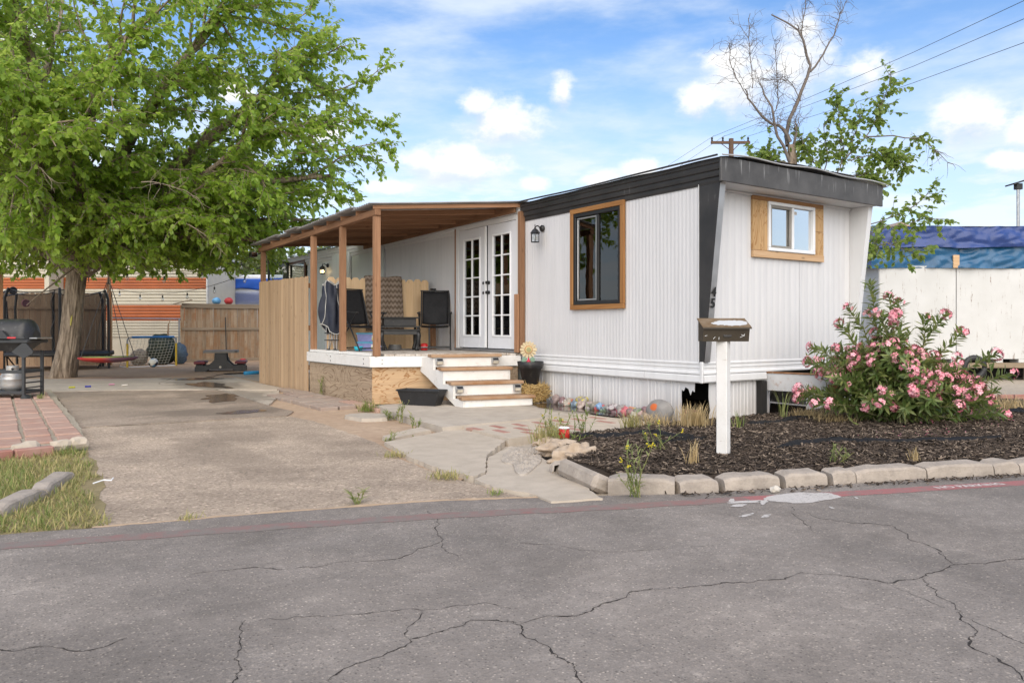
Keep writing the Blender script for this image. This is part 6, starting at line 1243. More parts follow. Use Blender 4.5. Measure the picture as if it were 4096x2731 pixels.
for pts, nm in W3:
    mb = MB(); mb.tube(pts, .008, 4); tag(add('power_line', mb, M['black'], None), nm + ' of the black wires running from the pole over the tree', 'wire', 'power lines')
for k, (a, b) in enumerate((((22.98, 20.08, 10.7), (10, 28.9, 0.5)), ((23.41, 19.78, 10.7), (11.5, 27.6, 1.0)))):
    mb = MB(); mb.tube([a, b], .008, 4); tag(add('guy_wire', mb, M['black'], None), ('outer', 'inner')[k] + ' thin wire dropping leftward from the power pole', 'wire', 'wires left of the pole')
# ------------------------------------------------------------------ plants
def m_leaf(name, c1_, c2_, c3_, trans=.35, rough=.45, objrand=False):
    n = N(name); r_ = n.island(); 
    if objrand: r_ = n.m('FRACT', n.m('ADD', r_, n.rnd()))
    f2 = n.m('FRACT', n.m('MULTIPLY', r_, 7.31)); col = n.mix(r_, (*c1_, 1), (*c2_, 1)); col = n.mix(n.mr(f2, .58, 1.0, 0, .9), col, (*c3_, 1))
    n.out(col, rough, None, 0, .5); tr = n.new('ShaderNodeBsdfTranslucent'); n.put(tr.inputs[0], n.mix(.5, col, tuple(min(1, x * 2.2) for x in c3_) + (1,))); mx = n.new('ShaderNodeMixShader'); mx.inputs[0].default_value = trans
    n.nt.links.new(n.p.outputs[0], mx.inputs[1]); n.nt.links.new(tr.outputs[0], mx.inputs[2]); n.nt.links.new(mx.outputs[0], n.o.inputs[0]); return n.mat
M['leaf'] = m_leaf('mulberry_leaf', (.10, .20, .022), (.24, .385, .046), (.40, .545, .10), .55, .40)
M['leaf_one'] = m_leaf('mulberry_leaf_near', (.10, .20, .022), (.24, .385, .046), (.40, .545, .10), .55, .40, True)
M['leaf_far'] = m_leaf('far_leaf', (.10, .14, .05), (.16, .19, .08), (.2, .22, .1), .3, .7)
n = N('bark'); st = n.co((7, 7, 1.1)); a_ = n.noise(st, 1.8, 6, .65, .4); b_ = n.noise(n.co(), 22, 4); col = n.mix(n.mr(a_, .36, .62), (.10, .075, .056, 1), (.36, .29, .225, 1)); col = n.mix(n.mr(b_, .5, .7, 0, .4), col, (.30, .245, .19, 1)); M['bark'] = n.out(col, .95, n.bump(n.m('ADD', a_, n.m('MULTIPLY', b_, .3)), .9, .03), spec=.15)
M['twig'] = mat_plain('pale_twig', (.30, .235, .18), .9, .35, 14)
M['twig_grey'] = mat_plain('grey_twig', (.19, .16, .14), .9, .35, 14)
# one leaf: heart shape folded along the midrib, six faces; length 1 along +x
LV = np.array([(0, 0, 0), (.16, .34, .05), (.52, .40, .06), (1.0, 0, -.10), (.52, -.40, .06), (.16, -.34, .05), (.48, 0, -.02)], dtype=float)
LF = np.array([(6, 0, 1), (6, 1, 2), (6, 2, 3), (6, 3, 4), (6, 4, 5), (6, 5, 0)])
def unit(a): return a / (np.linalg.norm(a, axis=-1, keepdims=True) + 1e-9)
def leaves_arrays(P, D, U, S_, LV=LV, LF=LF, wid=None):
    """positions, directions, rough up vectors, sizes -> vertices, faces"""
    D = unit(D); Y = unit(np.cross(U, D)); Z = np.cross(D, Y); w = np.ones(len(P)) if wid is None else wid
    V = P[:, None, :] + S_[:, None, None] * (LV[None, :, 0:1] * D[:, None, :] + LV[None, :, 1:2] * w[:, None, None] * Y[:, None, :] + LV[None, :, 2:3] * Z[:, None, :])
    F_ = (np.arange(len(P))[:, None, None] * len(LV) + LF[None]).reshape(-1, LF.shape[1]); return V.reshape(-1, 3), F_
def tubes_mesh(name, tubes, mat, n=5):
    """tubes: list of (points array, radii)"""
    Vs, Fs, o = [], [], 0
    for pts, rad in tubes:
        pts = np.asarray(pts, float); m = len(pts); t = unit(np.gradient(pts, axis=0)); ref = np.array([.31, .52, .79]); a = unit(np.cross(t, ref)); b = np.cross(t, a); an = np.linspace(0, 2 * math.pi, n, endpoint=False)
        V = pts[:, None] + np.asarray(rad)[:, None, None] * (np.cos(an)[None, :, None] * a[:, None] + np.sin(an)[None, :, None] * b[:, None]); Vs.append(V.reshape(-1, 3))
        i = np.arange(m - 1)[:, None] * n; k = np.arange(n)[None]; k2 = (k + 1) % n; Fs.append(np.stack([i + k, i + k2, i + n + k2, i + n + k], -1).reshape(-1, 4) + o); o += m * n
    return np_mesh(name, np.concatenate(Vs), np.concatenate(Fs), mat, True)
def curve(p0, d0, L, n, rs, bend=.12, trop=(0, 0, 0)):
    pts = [np.array(p0, float)]; d = np.array(d0, float); d /= np.linalg.norm(d); s = L / n
    for k in range(n):
        d = d + rs.normal(0, bend, 3) + np.array(trop) * (k + 1) / n; d /= np.linalg.norm(d); pts.append(pts[-1] + d * s)
    return np.array(pts)
# ---- the big mulberry
rs = np.random.default_rng(21)
TREE = thing('mulberry_tree', (-5.4, 14.6, 0), 'huge spreading green mulberry tree with thick grooved trunk over the yard', 'tree')
CC_ = np.array([-5.3, 14.2, 5.9]); Rv = np.array([.8267, -.5626, 0]); Fv = np.array([.5626, .8267, 0])
def ell(p):
    q = np.asarray(p) - CC_; return np.sqrt((q @ Rv / 7.2) ** 2 + (q @ Fv / np.where(q @ Fv > 0, 3.3, 6.0)) ** 2 + (q[..., 2] / 4.3) ** 2)
def trunk_f(u, v):
    a = u * 2 * math.pi; z = v * 3.1; r = .205 + .085 * math.exp(-z * 1.4) + .06 * max(0, z - 2.2); g = abs(mnoise.noise(Vector((math.cos(a) * 3.6, math.sin(a) * 3.6, z * .55 + .35 * math.sin(a * 3))))) ; g2 = mnoise.noise(Vector((math.cos(a) * 9, math.sin(a) * 9, z * 1.6)))
    r *= 1 - .26 * g + .05 * g2 + .10 * math.exp(-z * 4) * math.sin(5 * a + 1); c = Vector((-5.40, 14.63, 0)) + Vector((.8267, -.5626, 0)) * (.155 * z + .03 * math.sin(z * 2)); return (c.x + r * math.cos(a), c.y + r * math.sin(a), z)
mb = MB(); mb.sheet(trunk_f, 96, 90); add('trunk', mb, M['bark'], TREE, True)
me = MB().blob((0, 0, 0), (.02, .012, .13), 2, .3).mesh('paint_mark'); me.materials.append(mat_plain('yellow_mark', (.52, .46, .12), .9)); inst('paint_mark', me, TREE, (-5.25, 14.30, 1.32), (0, .1, 0))
fork = np.array([-5.05, 14.40, 2.75]); limbs = []; tubes2 = []; twigs = []
NL = 17
for i in range(NL):
    az = 2 * math.pi * (i * .381966) + rs.uniform(-.25, .25); elv = R([12, 38, 62, 24, 50][i % 5] + rs.uniform(-6, 6)); d = np.array([math.cos(az) * math.cos(elv), math.sin(az) * math.cos(elv), math.sin(elv)])
    t = 1.0
    while ell(fork + d * t) < .86 and t < 9: t += .2
    L = max(t, 2.5); pts = curve(fork + d * .05 - np.array([0, 0, .3]), d + np.array([0, 0, .35]), L, 9, rs, .10, (0, 0, -.13)); limbs.append((pts, np.linspace(.20 if i < 6 else .13, .035, len(pts))))
for pts in [[(-5.1, 14.4, 2.5), (-4.75, 14.2, 2.95), (-4.1, 13.9, 3.5), (-2.9, 13.2, 4.3), (-1.6, 12.0, 4.9)], [(-5.2, 14.5, 2.5), (-5.75, 14.7, 2.9), (-6.4, 14.6, 3.5), (-7.6, 14.2, 4.2)], [(-5.2, 14.4, 2.7), (-5.0, 13.6, 3.3), (-5.2, 12.2, 3.9), (-5.6, 10.8, 4.2)], [(-5.1, 14.4, 2.6), (-4.6, 13.5, 3.2), (-4.0, 12.4, 3.6), (-3.3, 11.2, 3.7)], [(-5.0, 14.4, 2.7), (-3.6, 13.8, 3.9), (-2.0, 12.0, 4.4), (-.3, 10.9, 4.6)], [(-5.0, 14.3, 2.8), (-3.5, 12.8, 4.6), (-2.2, 11.6, 5.9), (-1.2, 10.9, 6.9)], [(-5.0, 14.3, 2.8), (-3.6, 13.0, 3.3), (-2.4, 12.2, 3.5), (-1.2, 11.3, 3.6)], [(-5.1, 14.2, 2.8), (-5.2, 12.6, 4.8), (-5.0, 11.0, 6.0), (-4.6, 9.6, 6.6)], [(-5.1, 14.2, 2.8), (-4.3, 12.8, 5.2), (-3.4, 11.4, 6.8), (-2.6, 10.4, 7.8)], [(-5.2, 14.2, 2.8), (-5.9, 12.2, 4.0), (-6.2, 10.6, 4.6), (-6.4, 9.3, 4.6)]]:
    pts = np.array(pts); tt = np.linspace(0, len(pts) - 1, 12); pts = np.stack([np.interp(tt, range(len(pts)), pts[:, k]) for k in range(3)], 1); limbs.append((pts, np.linspace(.19, .04, 12)))
for k, (pts, rad) in enumerate(limbs):
    o = bpy.data.objects.new('limb', tubes_mesh('limb', [(pts, rad)], M['bark'], 9)); link(o, TREE); o.location = -Vector(ORG[TREE.name])
sec = []
for pts, rad in limbs:
    seg = np.linalg.norm(np.diff(pts, axis=0), axis=1).sum(); ns = max(11, int(seg * 3.7))
    for j in range(ns):
        t = (.18 + .82 * (j + rs.uniform()) / ns) * (len(pts) - 1); k = min(int(t), len(pts) - 2); p = pts[k] + (pts[k + 1] - pts[k]) * (t - k); ax = unit(pts[k + 1] - pts[k]); out = unit(p - np.array([-5.2, 14.4, 4.2])); d = unit(ax * .6 + out * .5 + rs.normal(0, .55, 3) * np.array([1, 1, .75]))
        L = rs.uniform(1.0, 2.5); q = curve(p, d, L, 6, rs, .16, (0, 0, -.10))
        if ell(q[-1]) < 1.03: sec.append(q); tubes2.append((q, np.linspace(.032, .010, 7)))
for q in sec:
    ns = max(5, int(np.linalg.norm(np.diff(q, axis=0), axis=1).sum() * 9.0))
    for j in range(ns):
        t = (.12 + .88 * (j + rs.uniform()) / ns) * 6; k = min(int(t), 5); p = q[k] + (q[k + 1] - q[k]) * (t - k); d = unit(unit(q[k + 1] - q[k]) * .7 + unit(p - CC_) * .35 + rs.normal(0, .6, 3) * np.array([1, 1, .7]))
        L = rs.uniform(.45, 1.05); w = curve(p, d, L, 5, rs, .16, (0, 0, -.16))
        if ell(w[-1]) < 1.05 and w[-1][2] > 2.15 + .25 * rs.uniform(): twigs.append(w)
# the two sprays reaching out over the porch roof
for pp in [[(-.9, 10.7, 6.2), (-.3, 10.4, 6.45), (.25, 10.15, 6.75), (.5, 10.0, 7.0)], [(-1.2, 11.0, 5.0), (-.3, 10.5, 5.1), (.3, 10.1, 5.25), (.75, 9.8, 5.2)], [(-1.3, 11.0, 5.6), (-.5, 10.5, 5.7), (.2, 10.1, 5.75), (.55, 9.9, 5.6)], [(-1.6, 11.3, 4.1), (-.8, 10.8, 4.2), (-.1, 10.4, 4.0)], [(-1.6, 11.2, 7.6), (-.9, 10.9, 8.2), (-.6, 10.8, 8.8)]]:
    pp = np.array(pp); tubes2.append((pp, np.linspace(.022, .006, len(pp))))
    for j in range(16):
        t = (j + rs.uniform()) / 16 * (len(pp) - 1); k = min(int(t), len(pp) - 2); p = pp[k] + (pp[k + 1] - pp[k]) * (t - k); twigs.append(curve(p, unit(pp[k + 1] - pp[k]) * .6 + rs.normal(0, .5, 3), rs.uniform(.2, .55), 5, rs, .12, (0, 0, -.1)))
# keep the half behind the crown's middle thinner; it is never seen
keep = []
camp_ = np.array([-6.721, -5.671, 1.15])
for w in twigs:
    rel = w[0] - camp_; dep_ = rel @ Fv; lat = (rel @ Rv) / dep_; seen = lat > -.78 and rel[2] / dep_ < .50
    if seen or rs.uniform() < .25: keep.append(w)
twigs = keep
for w in twigs: tubes2.append((w, np.linspace(.007, .003, 6)))
o = bpy.data.objects.new('branches', tubes_mesh('branches', tubes2, M['twig'], 4)); link(o, TREE); o.location = -Vector(ORG[TREE.name]); o['kind'] = 'stuff'
P, D, U, S_ = [], [], [], []
for w in twigs:
    nl = rs.integers(18, 25); t = np.sort(rs.uniform(.08, 1.0, nl)) * 5; k = np.minimum(t.astype(int), 4); p = w[k] + (w[k + 1] - w[k]) * (t - k)[:, None]; ax = unit(w[k + 1] - w[k]); side = rs.normal(0, 1, (nl, 3)); d = unit(ax * .55 + side * .55 + np.array([.22, -.15, -.5])); P.append(p + d * .02); D.append(d); U.append(np.array([0, 0, 1.0]) + rs.normal(0, .45, (nl, 3))); S_.append(rs.uniform(.075, .145, nl))
P, D, U, S_ = map(np.concatenate, (P, D, U, S_)); dist = np.linalg.norm(P - camp_, axis=1); rel = P - camp_; dpt = rel @ Fv; vis = (np.abs(rel @ Rv / dpt) < .66) & (rel[:, 2] / dpt < .42); order = np.argsort(np.where(vis, dist, 1e9)); near = order[:300]; rest = order[300:]
V, F_ = leaves_arrays(P[rest], D[rest], U[rest], S_[rest], wid=rs.uniform(.6, .95, len(rest)))
o = bpy.data.objects.new('crown', np_mesh('crown', V, F_, M['leaf'], True)); link(o, TREE); o.location = -Vector(ORG[TREE.name]); o['kind'] = 'stuff'
lm = np_mesh('leaf', LV, LF, M['leaf_one'], True)
for i in near:
    d = unit(D[i]); y = unit(np.cross(U[i], d)); z = np.cross(d, y); Mx = Matrix(((d[0], y[0], z[0]), (d[1], y[1], z[1]), (d[2], y[2], z[2]))); s_ = float(S_[i]); o = inst('leaf', lm, TREE, Vector([float(q) for q in P[i]]), Mx.to_euler(), (s_, s_, s_))
print('mulberry leaves', len(P), 'twigs', len(twigs))
# dead twigs in the crown
dead = []
for base, dirs in (((-6.5, 9.9, 4.35), (.55, -.5, -.55)), ((-3.6, 10.6, 3.25), (.5, -.4, -.25)), ((-4.4, 10.2, 3.9), (.5, -.3, .1))):
    m_ = curve(base, dirs, 1.1, 7, rs, .15); dead.append((m_, np.linspace(.016, .004, 8)))
    for j in range(14):
        k = rs.integers(1, 7); dead.append((curve(m_[k], np.array(dirs) + rs.normal(0, .6, 3) + (0, 0, -.3), rs.uniform(.2, .6), 5, rs, .25), np.linspace(.006, .002, 6)))
o = bpy.data.objects.new('dead_twigs', tubes_mesh('dead_twigs', dead, mat_plain('bleached_twig', (.42, .34, .27), .9), 4)); link(o, TREE); o.location = -Vector(ORG[TREE.name]); o['kind'] = 'stuff'
# ---- half-bare tree behind the home
rs = np.random.default_rng(5)
RT = thing('half_bare_tree', (5.45, 2.95, 0), 'half bare tree with dead upper branches and green sprays behind the mobile home', 'tree')
bare = [[(5.38, 3.03, 4.55), (5.27, 3.1, 4.81), (5.09, 3.23, 4.9), (4.9, 3.35, 5.1), (4.74, 3.46, 5.36), (4.7, 3.49, 5.52)], [(5.2, 2.92, 4.16), (4.96, 2.95, 4.54), (4.86, 3.02, 5.02), (4.73, 3.11, 5.36), (4.66, 3.15, 5.54)], [(5.4, 3.1, 4.5), (5.49, 3.2, 4.83), (5.63, 3.1, 5.26), (5.72, 3.04, 5.58), (5.86, 2.94, 5.91), (5.82, 2.97, 6.17), (5.74, 3.02, 6.53), (5.61, 3.12, 6.76), (5.26, 3.35, 6.97)], [(5.86, 2.94, 5.91), (6.05, 2.81, 6.17), (6.2, 2.71, 6.55), (6.31, 2.64, 6.89), (6.39, 2.58, 7.18)], [(5.74, 3.02, 6.53), (5.72, 3.04, 6.69), (5.78, 3.0, 7.02), (5.78, 3.0, 7.4)], [(5.40, 3.0, 4.4), (5.39, 2.9, 4.69), (5.38, 2.91, 4.93)], [(5.11, 3.21, 5.0), (5.21, 3.15, 5.29), (5.17, 3.17, 5.87), (5.17, 3.17, 6.33)], [(4.74, 3.46, 5.36), (4.58, 3.57, 5.65), (4.45, 3.66, 6.1), (4.46, 3.65, 6.36)], [(4.70, 3.34, 5.5), (4.79, 3.43, 5.94), (4.75, 3.45, 6.52), (4.77, 3.44, 6.91)], [(5.54, 2.92, 5.3), (5.38, 3.03, 5.67), (5.17, 3.17, 5.69), (4.98, 3.3, 5.68)]]
green = [[(5.5, 2.9, 2.6), (5.9, 2.7, 3.5), (6.23, 2.45, 4.26), (6.13, 2.52, 4.91), (6.13, 2.52, 5.46)], [(6.23, 2.45, 4.26), (6.53, 2.25, 4.65), (6.68, 2.14, 4.97), (6.82, 2.05, 5.36), (6.9, 1.99, 5.84)], [(6.53, 2.25, 4.65), (6.98, 1.94, 4.67), (7.4, 1.65, 4.59), (7.62, 1.51, 4.39), (7.78, 1.4, 4.17)], [(6.0, 2.6, 3.7), (5.81, 2.74, 4.1), (5.65, 2.85, 4.36), (5.54, 2.92, 4.62)], [(5.46, 2.97, 4.07), (5.27, 3.1, 4.2), (4.98, 3.3, 4.26), (4.69, 3.5, 4.33)], [(5.7, 2.8, 3.0), (6.3, 2.4, 3.6), (6.84, 2.03, 4.07), (7.03, 1.9, 4.26), (7.11, 1.85, 4.04)], [(5.45, 2.9, 2.2), (5.63, 1.95, 2.85), (5.95, 1.43, 3.02), (6.25, 1.23, 3.2), (6.49, 1.06, 3.44), (6.62, .98, 3.44)], [(5.45, 2.9, 1.9), (5.63, 1.85, 2.7), (6.0, 1.4, 2.88), (6.4, 1.13, 3.0), (6.67, .94, 3.0)], [(5.4, 2.9, 1.4), (5.15, 1.6, 2.2), (5.34, 1.24, 2.55), (5.58, 1.08, 2.44), (5.89, .87, 2.32)], [(5.4, 2.9, 1.5), (5.1, 1.7, 2.0), (5.15, 1.35, 2.3), (5.2, 1.25, 2.6)], [(6.2, 2.4, 4.2), (6.55, 2.2, 4.3), (6.9, 2.0, 4.35)], [(6.1, 2.5, 3.9), (6.4, 2.3, 3.95), (6.7, 2.1, 3.85)], [(6.2, 2.5, 4.1), (6.35, 2.4, 4.6), (6.5, 2.3, 5.1)], [(5.9, 2.7, 3.8), (5.95, 2.65, 4.3), (5.9, 2.7, 4.9)], [(5.3, 3.1, 3.9), (5.1, 3.2, 4.2), (5.0, 3.25, 4.5)]]
tb = [(np.array([(5.45, 2.95, 0), (5.42, 2.98, 2.0), (5.42, 3.0, 4.04), (5.40, 3.02, 4.5)]), [.13, .11, .085, .07])]
o = bpy.data.objects.new('trunk', tubes_mesh('trunk', tb, M['bark'], 10)); link(o, RT); o.location = -Vector(ORG[RT.name])
def densify(p, n=10):
    p = np.array(p); tt = np.linspace(0, len(p) - 1, n); q = np.stack([np.interp(tt, range(len(p)), p[:, k]) for k in range(3)], 1); q[1:-1] += rs.normal(0, .012, (n - 2, 3)); return q
fine = []
for i, p in enumerate(bare):
    q = densify(p, 12); r0 = [.036, .03, .042, .02, .012, .03, .008, .009, .009, .009][i]; o = bpy.data.objects.new('bare_branch', tubes_mesh('bare_branch', [(q, np.linspace(r0, max(.006, r0 * .3), 12))], M['twig_grey'], 6)); link(o, RT); o.location = -Vector(ORG[RT.name])
    for j in range(27):
        k = rs.integers(3, 12); b_ = q[min(k, 11)]; ax = unit(q[min(k, 11)] - q[max(k - 1, 0)]); w = curve(b_, ax * .5 + rs.normal(0, .7, 3) + (0, 0, .25), rs.uniform(.15, .65), 6, rs, .28); fine.append((w, np.linspace(.0045, .0016, 7)))
        for _ in range(2):
            kk = rs.integers(2, 6); fine.append((curve(w[kk], rs.normal(0, 1, 3), rs.uniform(.08, .25), 4, rs, .25), np.linspace(.003, .0015, 5)))
P, D, U, S_ = [], [], [], []
for i, p in enumerate(green):
    q = densify(p, 10); fine.append((q, np.linspace(.017, .004, 10)))
    for j in range(44 if i in (0, 1, 3, 5, 10, 11) else 28):
        t = rs.uniform(.32, 1.0) * 9; k = min(int(t), 8); b_ = q[k] + (q[k + 1] - q[k]) * (t - k); w = curve(b_, unit(q[k + 1] - q[k]) * .5 + rs.normal(0, .6, 3), rs.uniform(.15, .48), 5, rs, .18, (0, 0, -.1)); fine.append((w, np.linspace(.005, .002, 6)))
        if i == 2 and t > 5 and rs.uniform() < .85: continue
        nl = rs.integers(6, 11); tt = rs.uniform(.2, 1, nl) * 5; kk = np.minimum(tt.astype(int), 4); pp = w[kk] + (w[kk + 1] - w[kk]) * (tt - kk)[:, None]; d = unit(unit(w[kk + 1] - w[kk]) * .5 + rs.normal(0, .5, (nl, 3)) + np.array([.1, -.1, -.5])); P.append(pp); D.append(d); U.append(np.array([0, 0, 1.]) + rs.normal(0, .4, (nl, 3))); S_.append(rs.uniform(.06, .105, nl))
o = bpy.data.objects.new('twigs', tubes_mesh('twigs', fine, M['twig_grey'], 4)); link(o, RT); o.location = -Vector(ORG[RT.name]); o['kind'] = 'stuff'
P, D, U, S_ = map(np.concatenate, (P, D, U, S_)); V, F_ = leaves_arrays(P, D, U, S_)
o = bpy.data.objects.new('crown', np_mesh('crown', V, F_, m_leaf('dark_mulberry_leaf', (.10, .17, .026), (.20, .28, .05), (.28, .35, .09), .5), True)); link(o, RT); o.location = -Vector(ORG[RT.name]); o['kind'] = 'stuff'
# ---- far trees
def far_tree(loc, r_, h, label, seed):
    rg = np.random.default_rng(seed); t = thing('far_tree', loc, label, 'tree', 'trees far beyond the fences'); lx, ly, _ = loc
    mb = MB(); mb.tube([(lx, ly, 0), (lx + .1, ly, h * .4), (lx, ly, h * .75)], [.22, .16, .06], 7); add('trunk', mb, M['bark'], t)
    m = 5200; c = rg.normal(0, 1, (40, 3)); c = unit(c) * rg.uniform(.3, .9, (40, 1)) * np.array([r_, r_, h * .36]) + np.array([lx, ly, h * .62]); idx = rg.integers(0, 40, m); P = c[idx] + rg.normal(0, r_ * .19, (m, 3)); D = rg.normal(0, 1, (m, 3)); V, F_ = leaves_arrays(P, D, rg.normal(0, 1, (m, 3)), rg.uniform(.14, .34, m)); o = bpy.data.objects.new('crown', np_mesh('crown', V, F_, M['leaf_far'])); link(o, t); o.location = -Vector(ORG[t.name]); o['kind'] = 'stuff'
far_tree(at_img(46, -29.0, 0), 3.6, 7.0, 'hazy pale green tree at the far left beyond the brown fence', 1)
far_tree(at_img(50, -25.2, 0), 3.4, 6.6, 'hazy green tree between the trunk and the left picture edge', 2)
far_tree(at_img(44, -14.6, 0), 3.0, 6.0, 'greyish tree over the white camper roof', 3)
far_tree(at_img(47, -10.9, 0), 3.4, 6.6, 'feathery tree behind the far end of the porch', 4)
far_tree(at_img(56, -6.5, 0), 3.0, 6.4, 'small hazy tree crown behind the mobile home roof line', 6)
# ------------------------------------------------------------------ mulch bed
kx = [-3.2, -3.0, -2.81, -2.08, -1.66, -.02, 3, 12]; ky = [-1.1, -1.5, -1.80, -2.08, -2.22, -2.82, -3.95, -7.45]
bx = [-3.2, -2.85, -2.62, -2.40, -2.05, -1.55, -.75, -.05, .0, 3.05, 3.06, 6.0, 7.0]; by = [-1.0, -.82, -.35, .12, .5, .36, .50, .56, .42, .42, .42, .1, -.5]
fr = lambda x: float(np.interp(x, kx, ky)); bk = lambda x: float(np.interp(x, bx, by))
def bedz(x, y):
    v = (y - fr(x)) / max(.05, bk(x) - fr(x)); return .075 + .03 * math.sin(min(max(v, 0), 1) * math.pi) + .016 * mnoise.noise(Vector((x * 2.2, y * 2.2, 3))) + .006 * mnoise.noise(Vector((x * 9, y * 9, 1)))
mb = MB()
def bed_f(u, v):
    x = -3.12 + u * 9.2; y = fr(x) + v * (bk(x) - fr(x)); return (x, y, bedz(x, y) if 0 < v < 1 else .03)
mb.sheet(bed_f, 180, 50); bed = add('mulch_bed', mb, M['mulch_soil'], None, True, kind='structure')
n = N('bark_chips'); col = n.mix(n.island(), (.040, .030, .023, 1), (.115, .088, .069, 1)); f2 = n.m('FRACT', n.m('MULTIPLY', n.island(), 13.7)); col = n.mix(n.mr(f2, .80, .95), col, (.30, .235, .18, 1)); chipm = n.out(col, .9, spec=.2)
def chips(name, m, sampler, zf, lab, seed, smin=.018, smax=.055):
    rg = np.random.default_rng(seed); xs, ys = sampler(rg, m); m = len(xs); zs = np.array([zf(a, b) for a, b in zip(xs, ys)]) + .004 + rg.uniform(0, .012, m); an = rg.uniform(0, 2 * math.pi, m); pit = rg.normal(0, .28, m); L = rg.uniform(smin, smax, m) ; W = rg.uniform(.004, .009, m); H = rg.uniform(.003, .007, m)
    d = np.stack([np.cos(an) * np.cos(pit), np.sin(an) * np.cos(pit), np.sin(pit)], 1); s_ = np.stack([-np.sin(an), np.cos(an), rg.normal(0, .3, m)], 1); u = np.array([0, 0, 1.0]); c = np.stack([xs, ys, zs], 1)
    A = c - d * L[:, None] / 2; B = c + d * L[:, None] / 2; tri = [s_ * W[:, None], -s_ * W[:, None], u[None] * H[:, None]]; V = np.stack([A + tri[0], A + tri[1], A + tri[2] * 1.2, B + tri[0] * .6, B + tri[1] * .8, B + tri[2]], 1).reshape(-1, 3)
    F_ = (np.arange(m)[:, None, None] * 6 + np.array([(0, 1, 4, 3), (1, 2, 5, 4), (2, 0, 3, 5)])[None]).reshape(-1, 4); o = bpy.data.objects.new(name, np_mesh(name, V, F_, chipm)); link(o); tag(o, lab, 'mulch', kind='stuff'); return o
def samp(rg, m):
    x = rg.uniform(-3.0, 5.6, m); v = rg.uniform(.02, .98, m); y = np.array([fr(a) + q * (bk(a) - fr(a)) for a, q in zip(x, v)]); wgt = np.array([(bk(a) - fr(a)) / 4.6 for a in x]); k = rg.uniform(0, 1, m) < np.maximum(wgt, .25); return x[k], y[k]
chips('bark_mulch', 52000, samp, bedz, 'dark shredded bark mulch covering the front bed', 4)
def samp2(rg, m):
    x = rg.uniform(-2.9, 3, m); y = np.array([fr(a) - .18 - abs(rg.normal(0, .05)) - .02 for a in x]); return x, y
chips('spilled_mulch', 420, samp2, lambda a, b: .002, 'bark crumbs spilled over the kerb onto the road', 8, .015, .045)
# brick edging at the far right of the bed
be = thing('bed_edging', (5.4, -.5, 0), kind='structure')
me = MB().obox((0, 0, 0), (.2, .095, .16), None, .008).mesh('brick'); me.materials.append(M['brick_red'])
for k in range(12): inst('brick', me, be, (4.9 + .2 * k, .32 - .13 * k - .02 * (k % 2), .06), (random.uniform(-.06, .06), 0, R(-33)))
# landscape fabric showing through
def ribbon(pts, w, label, seed):
    p = densify(pts, 40); p[:, 2] = [bedz(a, b) + .02 for a, b, _ in p]; rg = random.Random(seed); mb = MB()
    def f(u, v):
        i = min(int(u * 39), 38); t = u * 39 - i; q = p[i] + (p[i + 1] - p[i]) * t; d = p[min(i + 1, 39)] - p[max(i - 1, 0)]; d = d / (np.linalg.norm(d[:2]) + 1e-9); ww = w * (.35 + .65 * abs(math.sin(u * 7 + seed))) * min(1, 6 * u, 6 * (1 - u)); h = .035 * math.sin(v * math.pi) * (.6 + .8 * abs(mnoise.noise(Vector((u * 9, v * 2, seed))))) + .012 * mnoise.noise(Vector((u * 30, v * 4, seed)))
        return (q[0] - d[1] * ww * (v - .5), q[1] + d[0] * ww * (v - .5), q[2] + h - .012)
    mb.sheet(f, 80, 6); tag(add('landscape_fabric', mb, mat_plain('black_fabric', (.012, .012, .013), .75, .3, 20, 0, None, .3), None, True), label, 'fabric', 'black weed fabric poking through the mulch')
ribbon([(-1.15, -1.53, 0), (-.67, -1.42, 0), (-.21, -1.55, 0), (-.12, -1.73, 0), (.29, -1.95, 0), (1.17, -2.31, 0)], .14, 'long strip of black weed fabric right of the mailbox post', 1)
ribbon([(-2.11, 0, 0), (-1.87, .05, 0), (-1.9, -.12, 0), (-1.59, -.15, 0), (-1.29, -.14, 0), (-1.34, -.48, 0), (-1.2, -.64, 0)], .16, 'crumpled black weed fabric beside the red can', 2)
ribbon([(-1.9, -.75, 0), (-1.5, -.72, 0), (-1.2, -.8, 0)], .06, 'thin black fabric edge left of the mailbox post', 3)
ribbon([(.0, -.3, 0), (.5, -.35, 0), (.95, -.2, 0), (1.5, -.5, 0)], .16, 'black weed fabric at the foot of the front skirting', 4)
ribbon([(3.4, -1.6, 0), (3.9, -1.3, 0), (4.3, -1.35, 0)], .2, 'black weed fabric right of the pink oleander', 5)
# rocks and can at the bed's left edge
n = N('sandy_rock'); f = n.noise(n.co(), 9, 6, .65); rkm = n.out(n.mix(n.mr(f, .35, .65), (.36, .275, .20, 1), (.50, .41, .32, 1)), .95, n.bump(f, .9, .02), spec=.15)
for i, (x, y, a, b, h, lab) in enumerate([(-2.62, -.62, .22, .14, .10, 'larger lumpy tan rock at the corner of the mulch bed'), (-2.50, -.22, .2, .13, .08, 'long tan rock lying behind the larger lumpy one'), (-2.40, .10, .14, .1, .06, 'flat tan rock half buried near the red can')]):
    mb = MB(); mb.blob((x, y, .055), (a, b, h), 4, .55, 2.2, i * 5.0, flat=-.05); tag(add('edging_rock', mb, rkm, None, True), lab, 'rock', 'tan rocks edging the bed')
n = N('red_can'); zz = n.axis(n.co(), 2); n.out(n.mix(n.mr(n.noise(n.co(), 22, 3), .55, .6), (.45, .02, .015, 1), (.62, .10, .05, 1)), .35, spec=.5); CN = thing('red_can', (-2.22, .06, .06), 'shiny red can with a pale lid among the weeds at the bed edge', 'can', local=True)
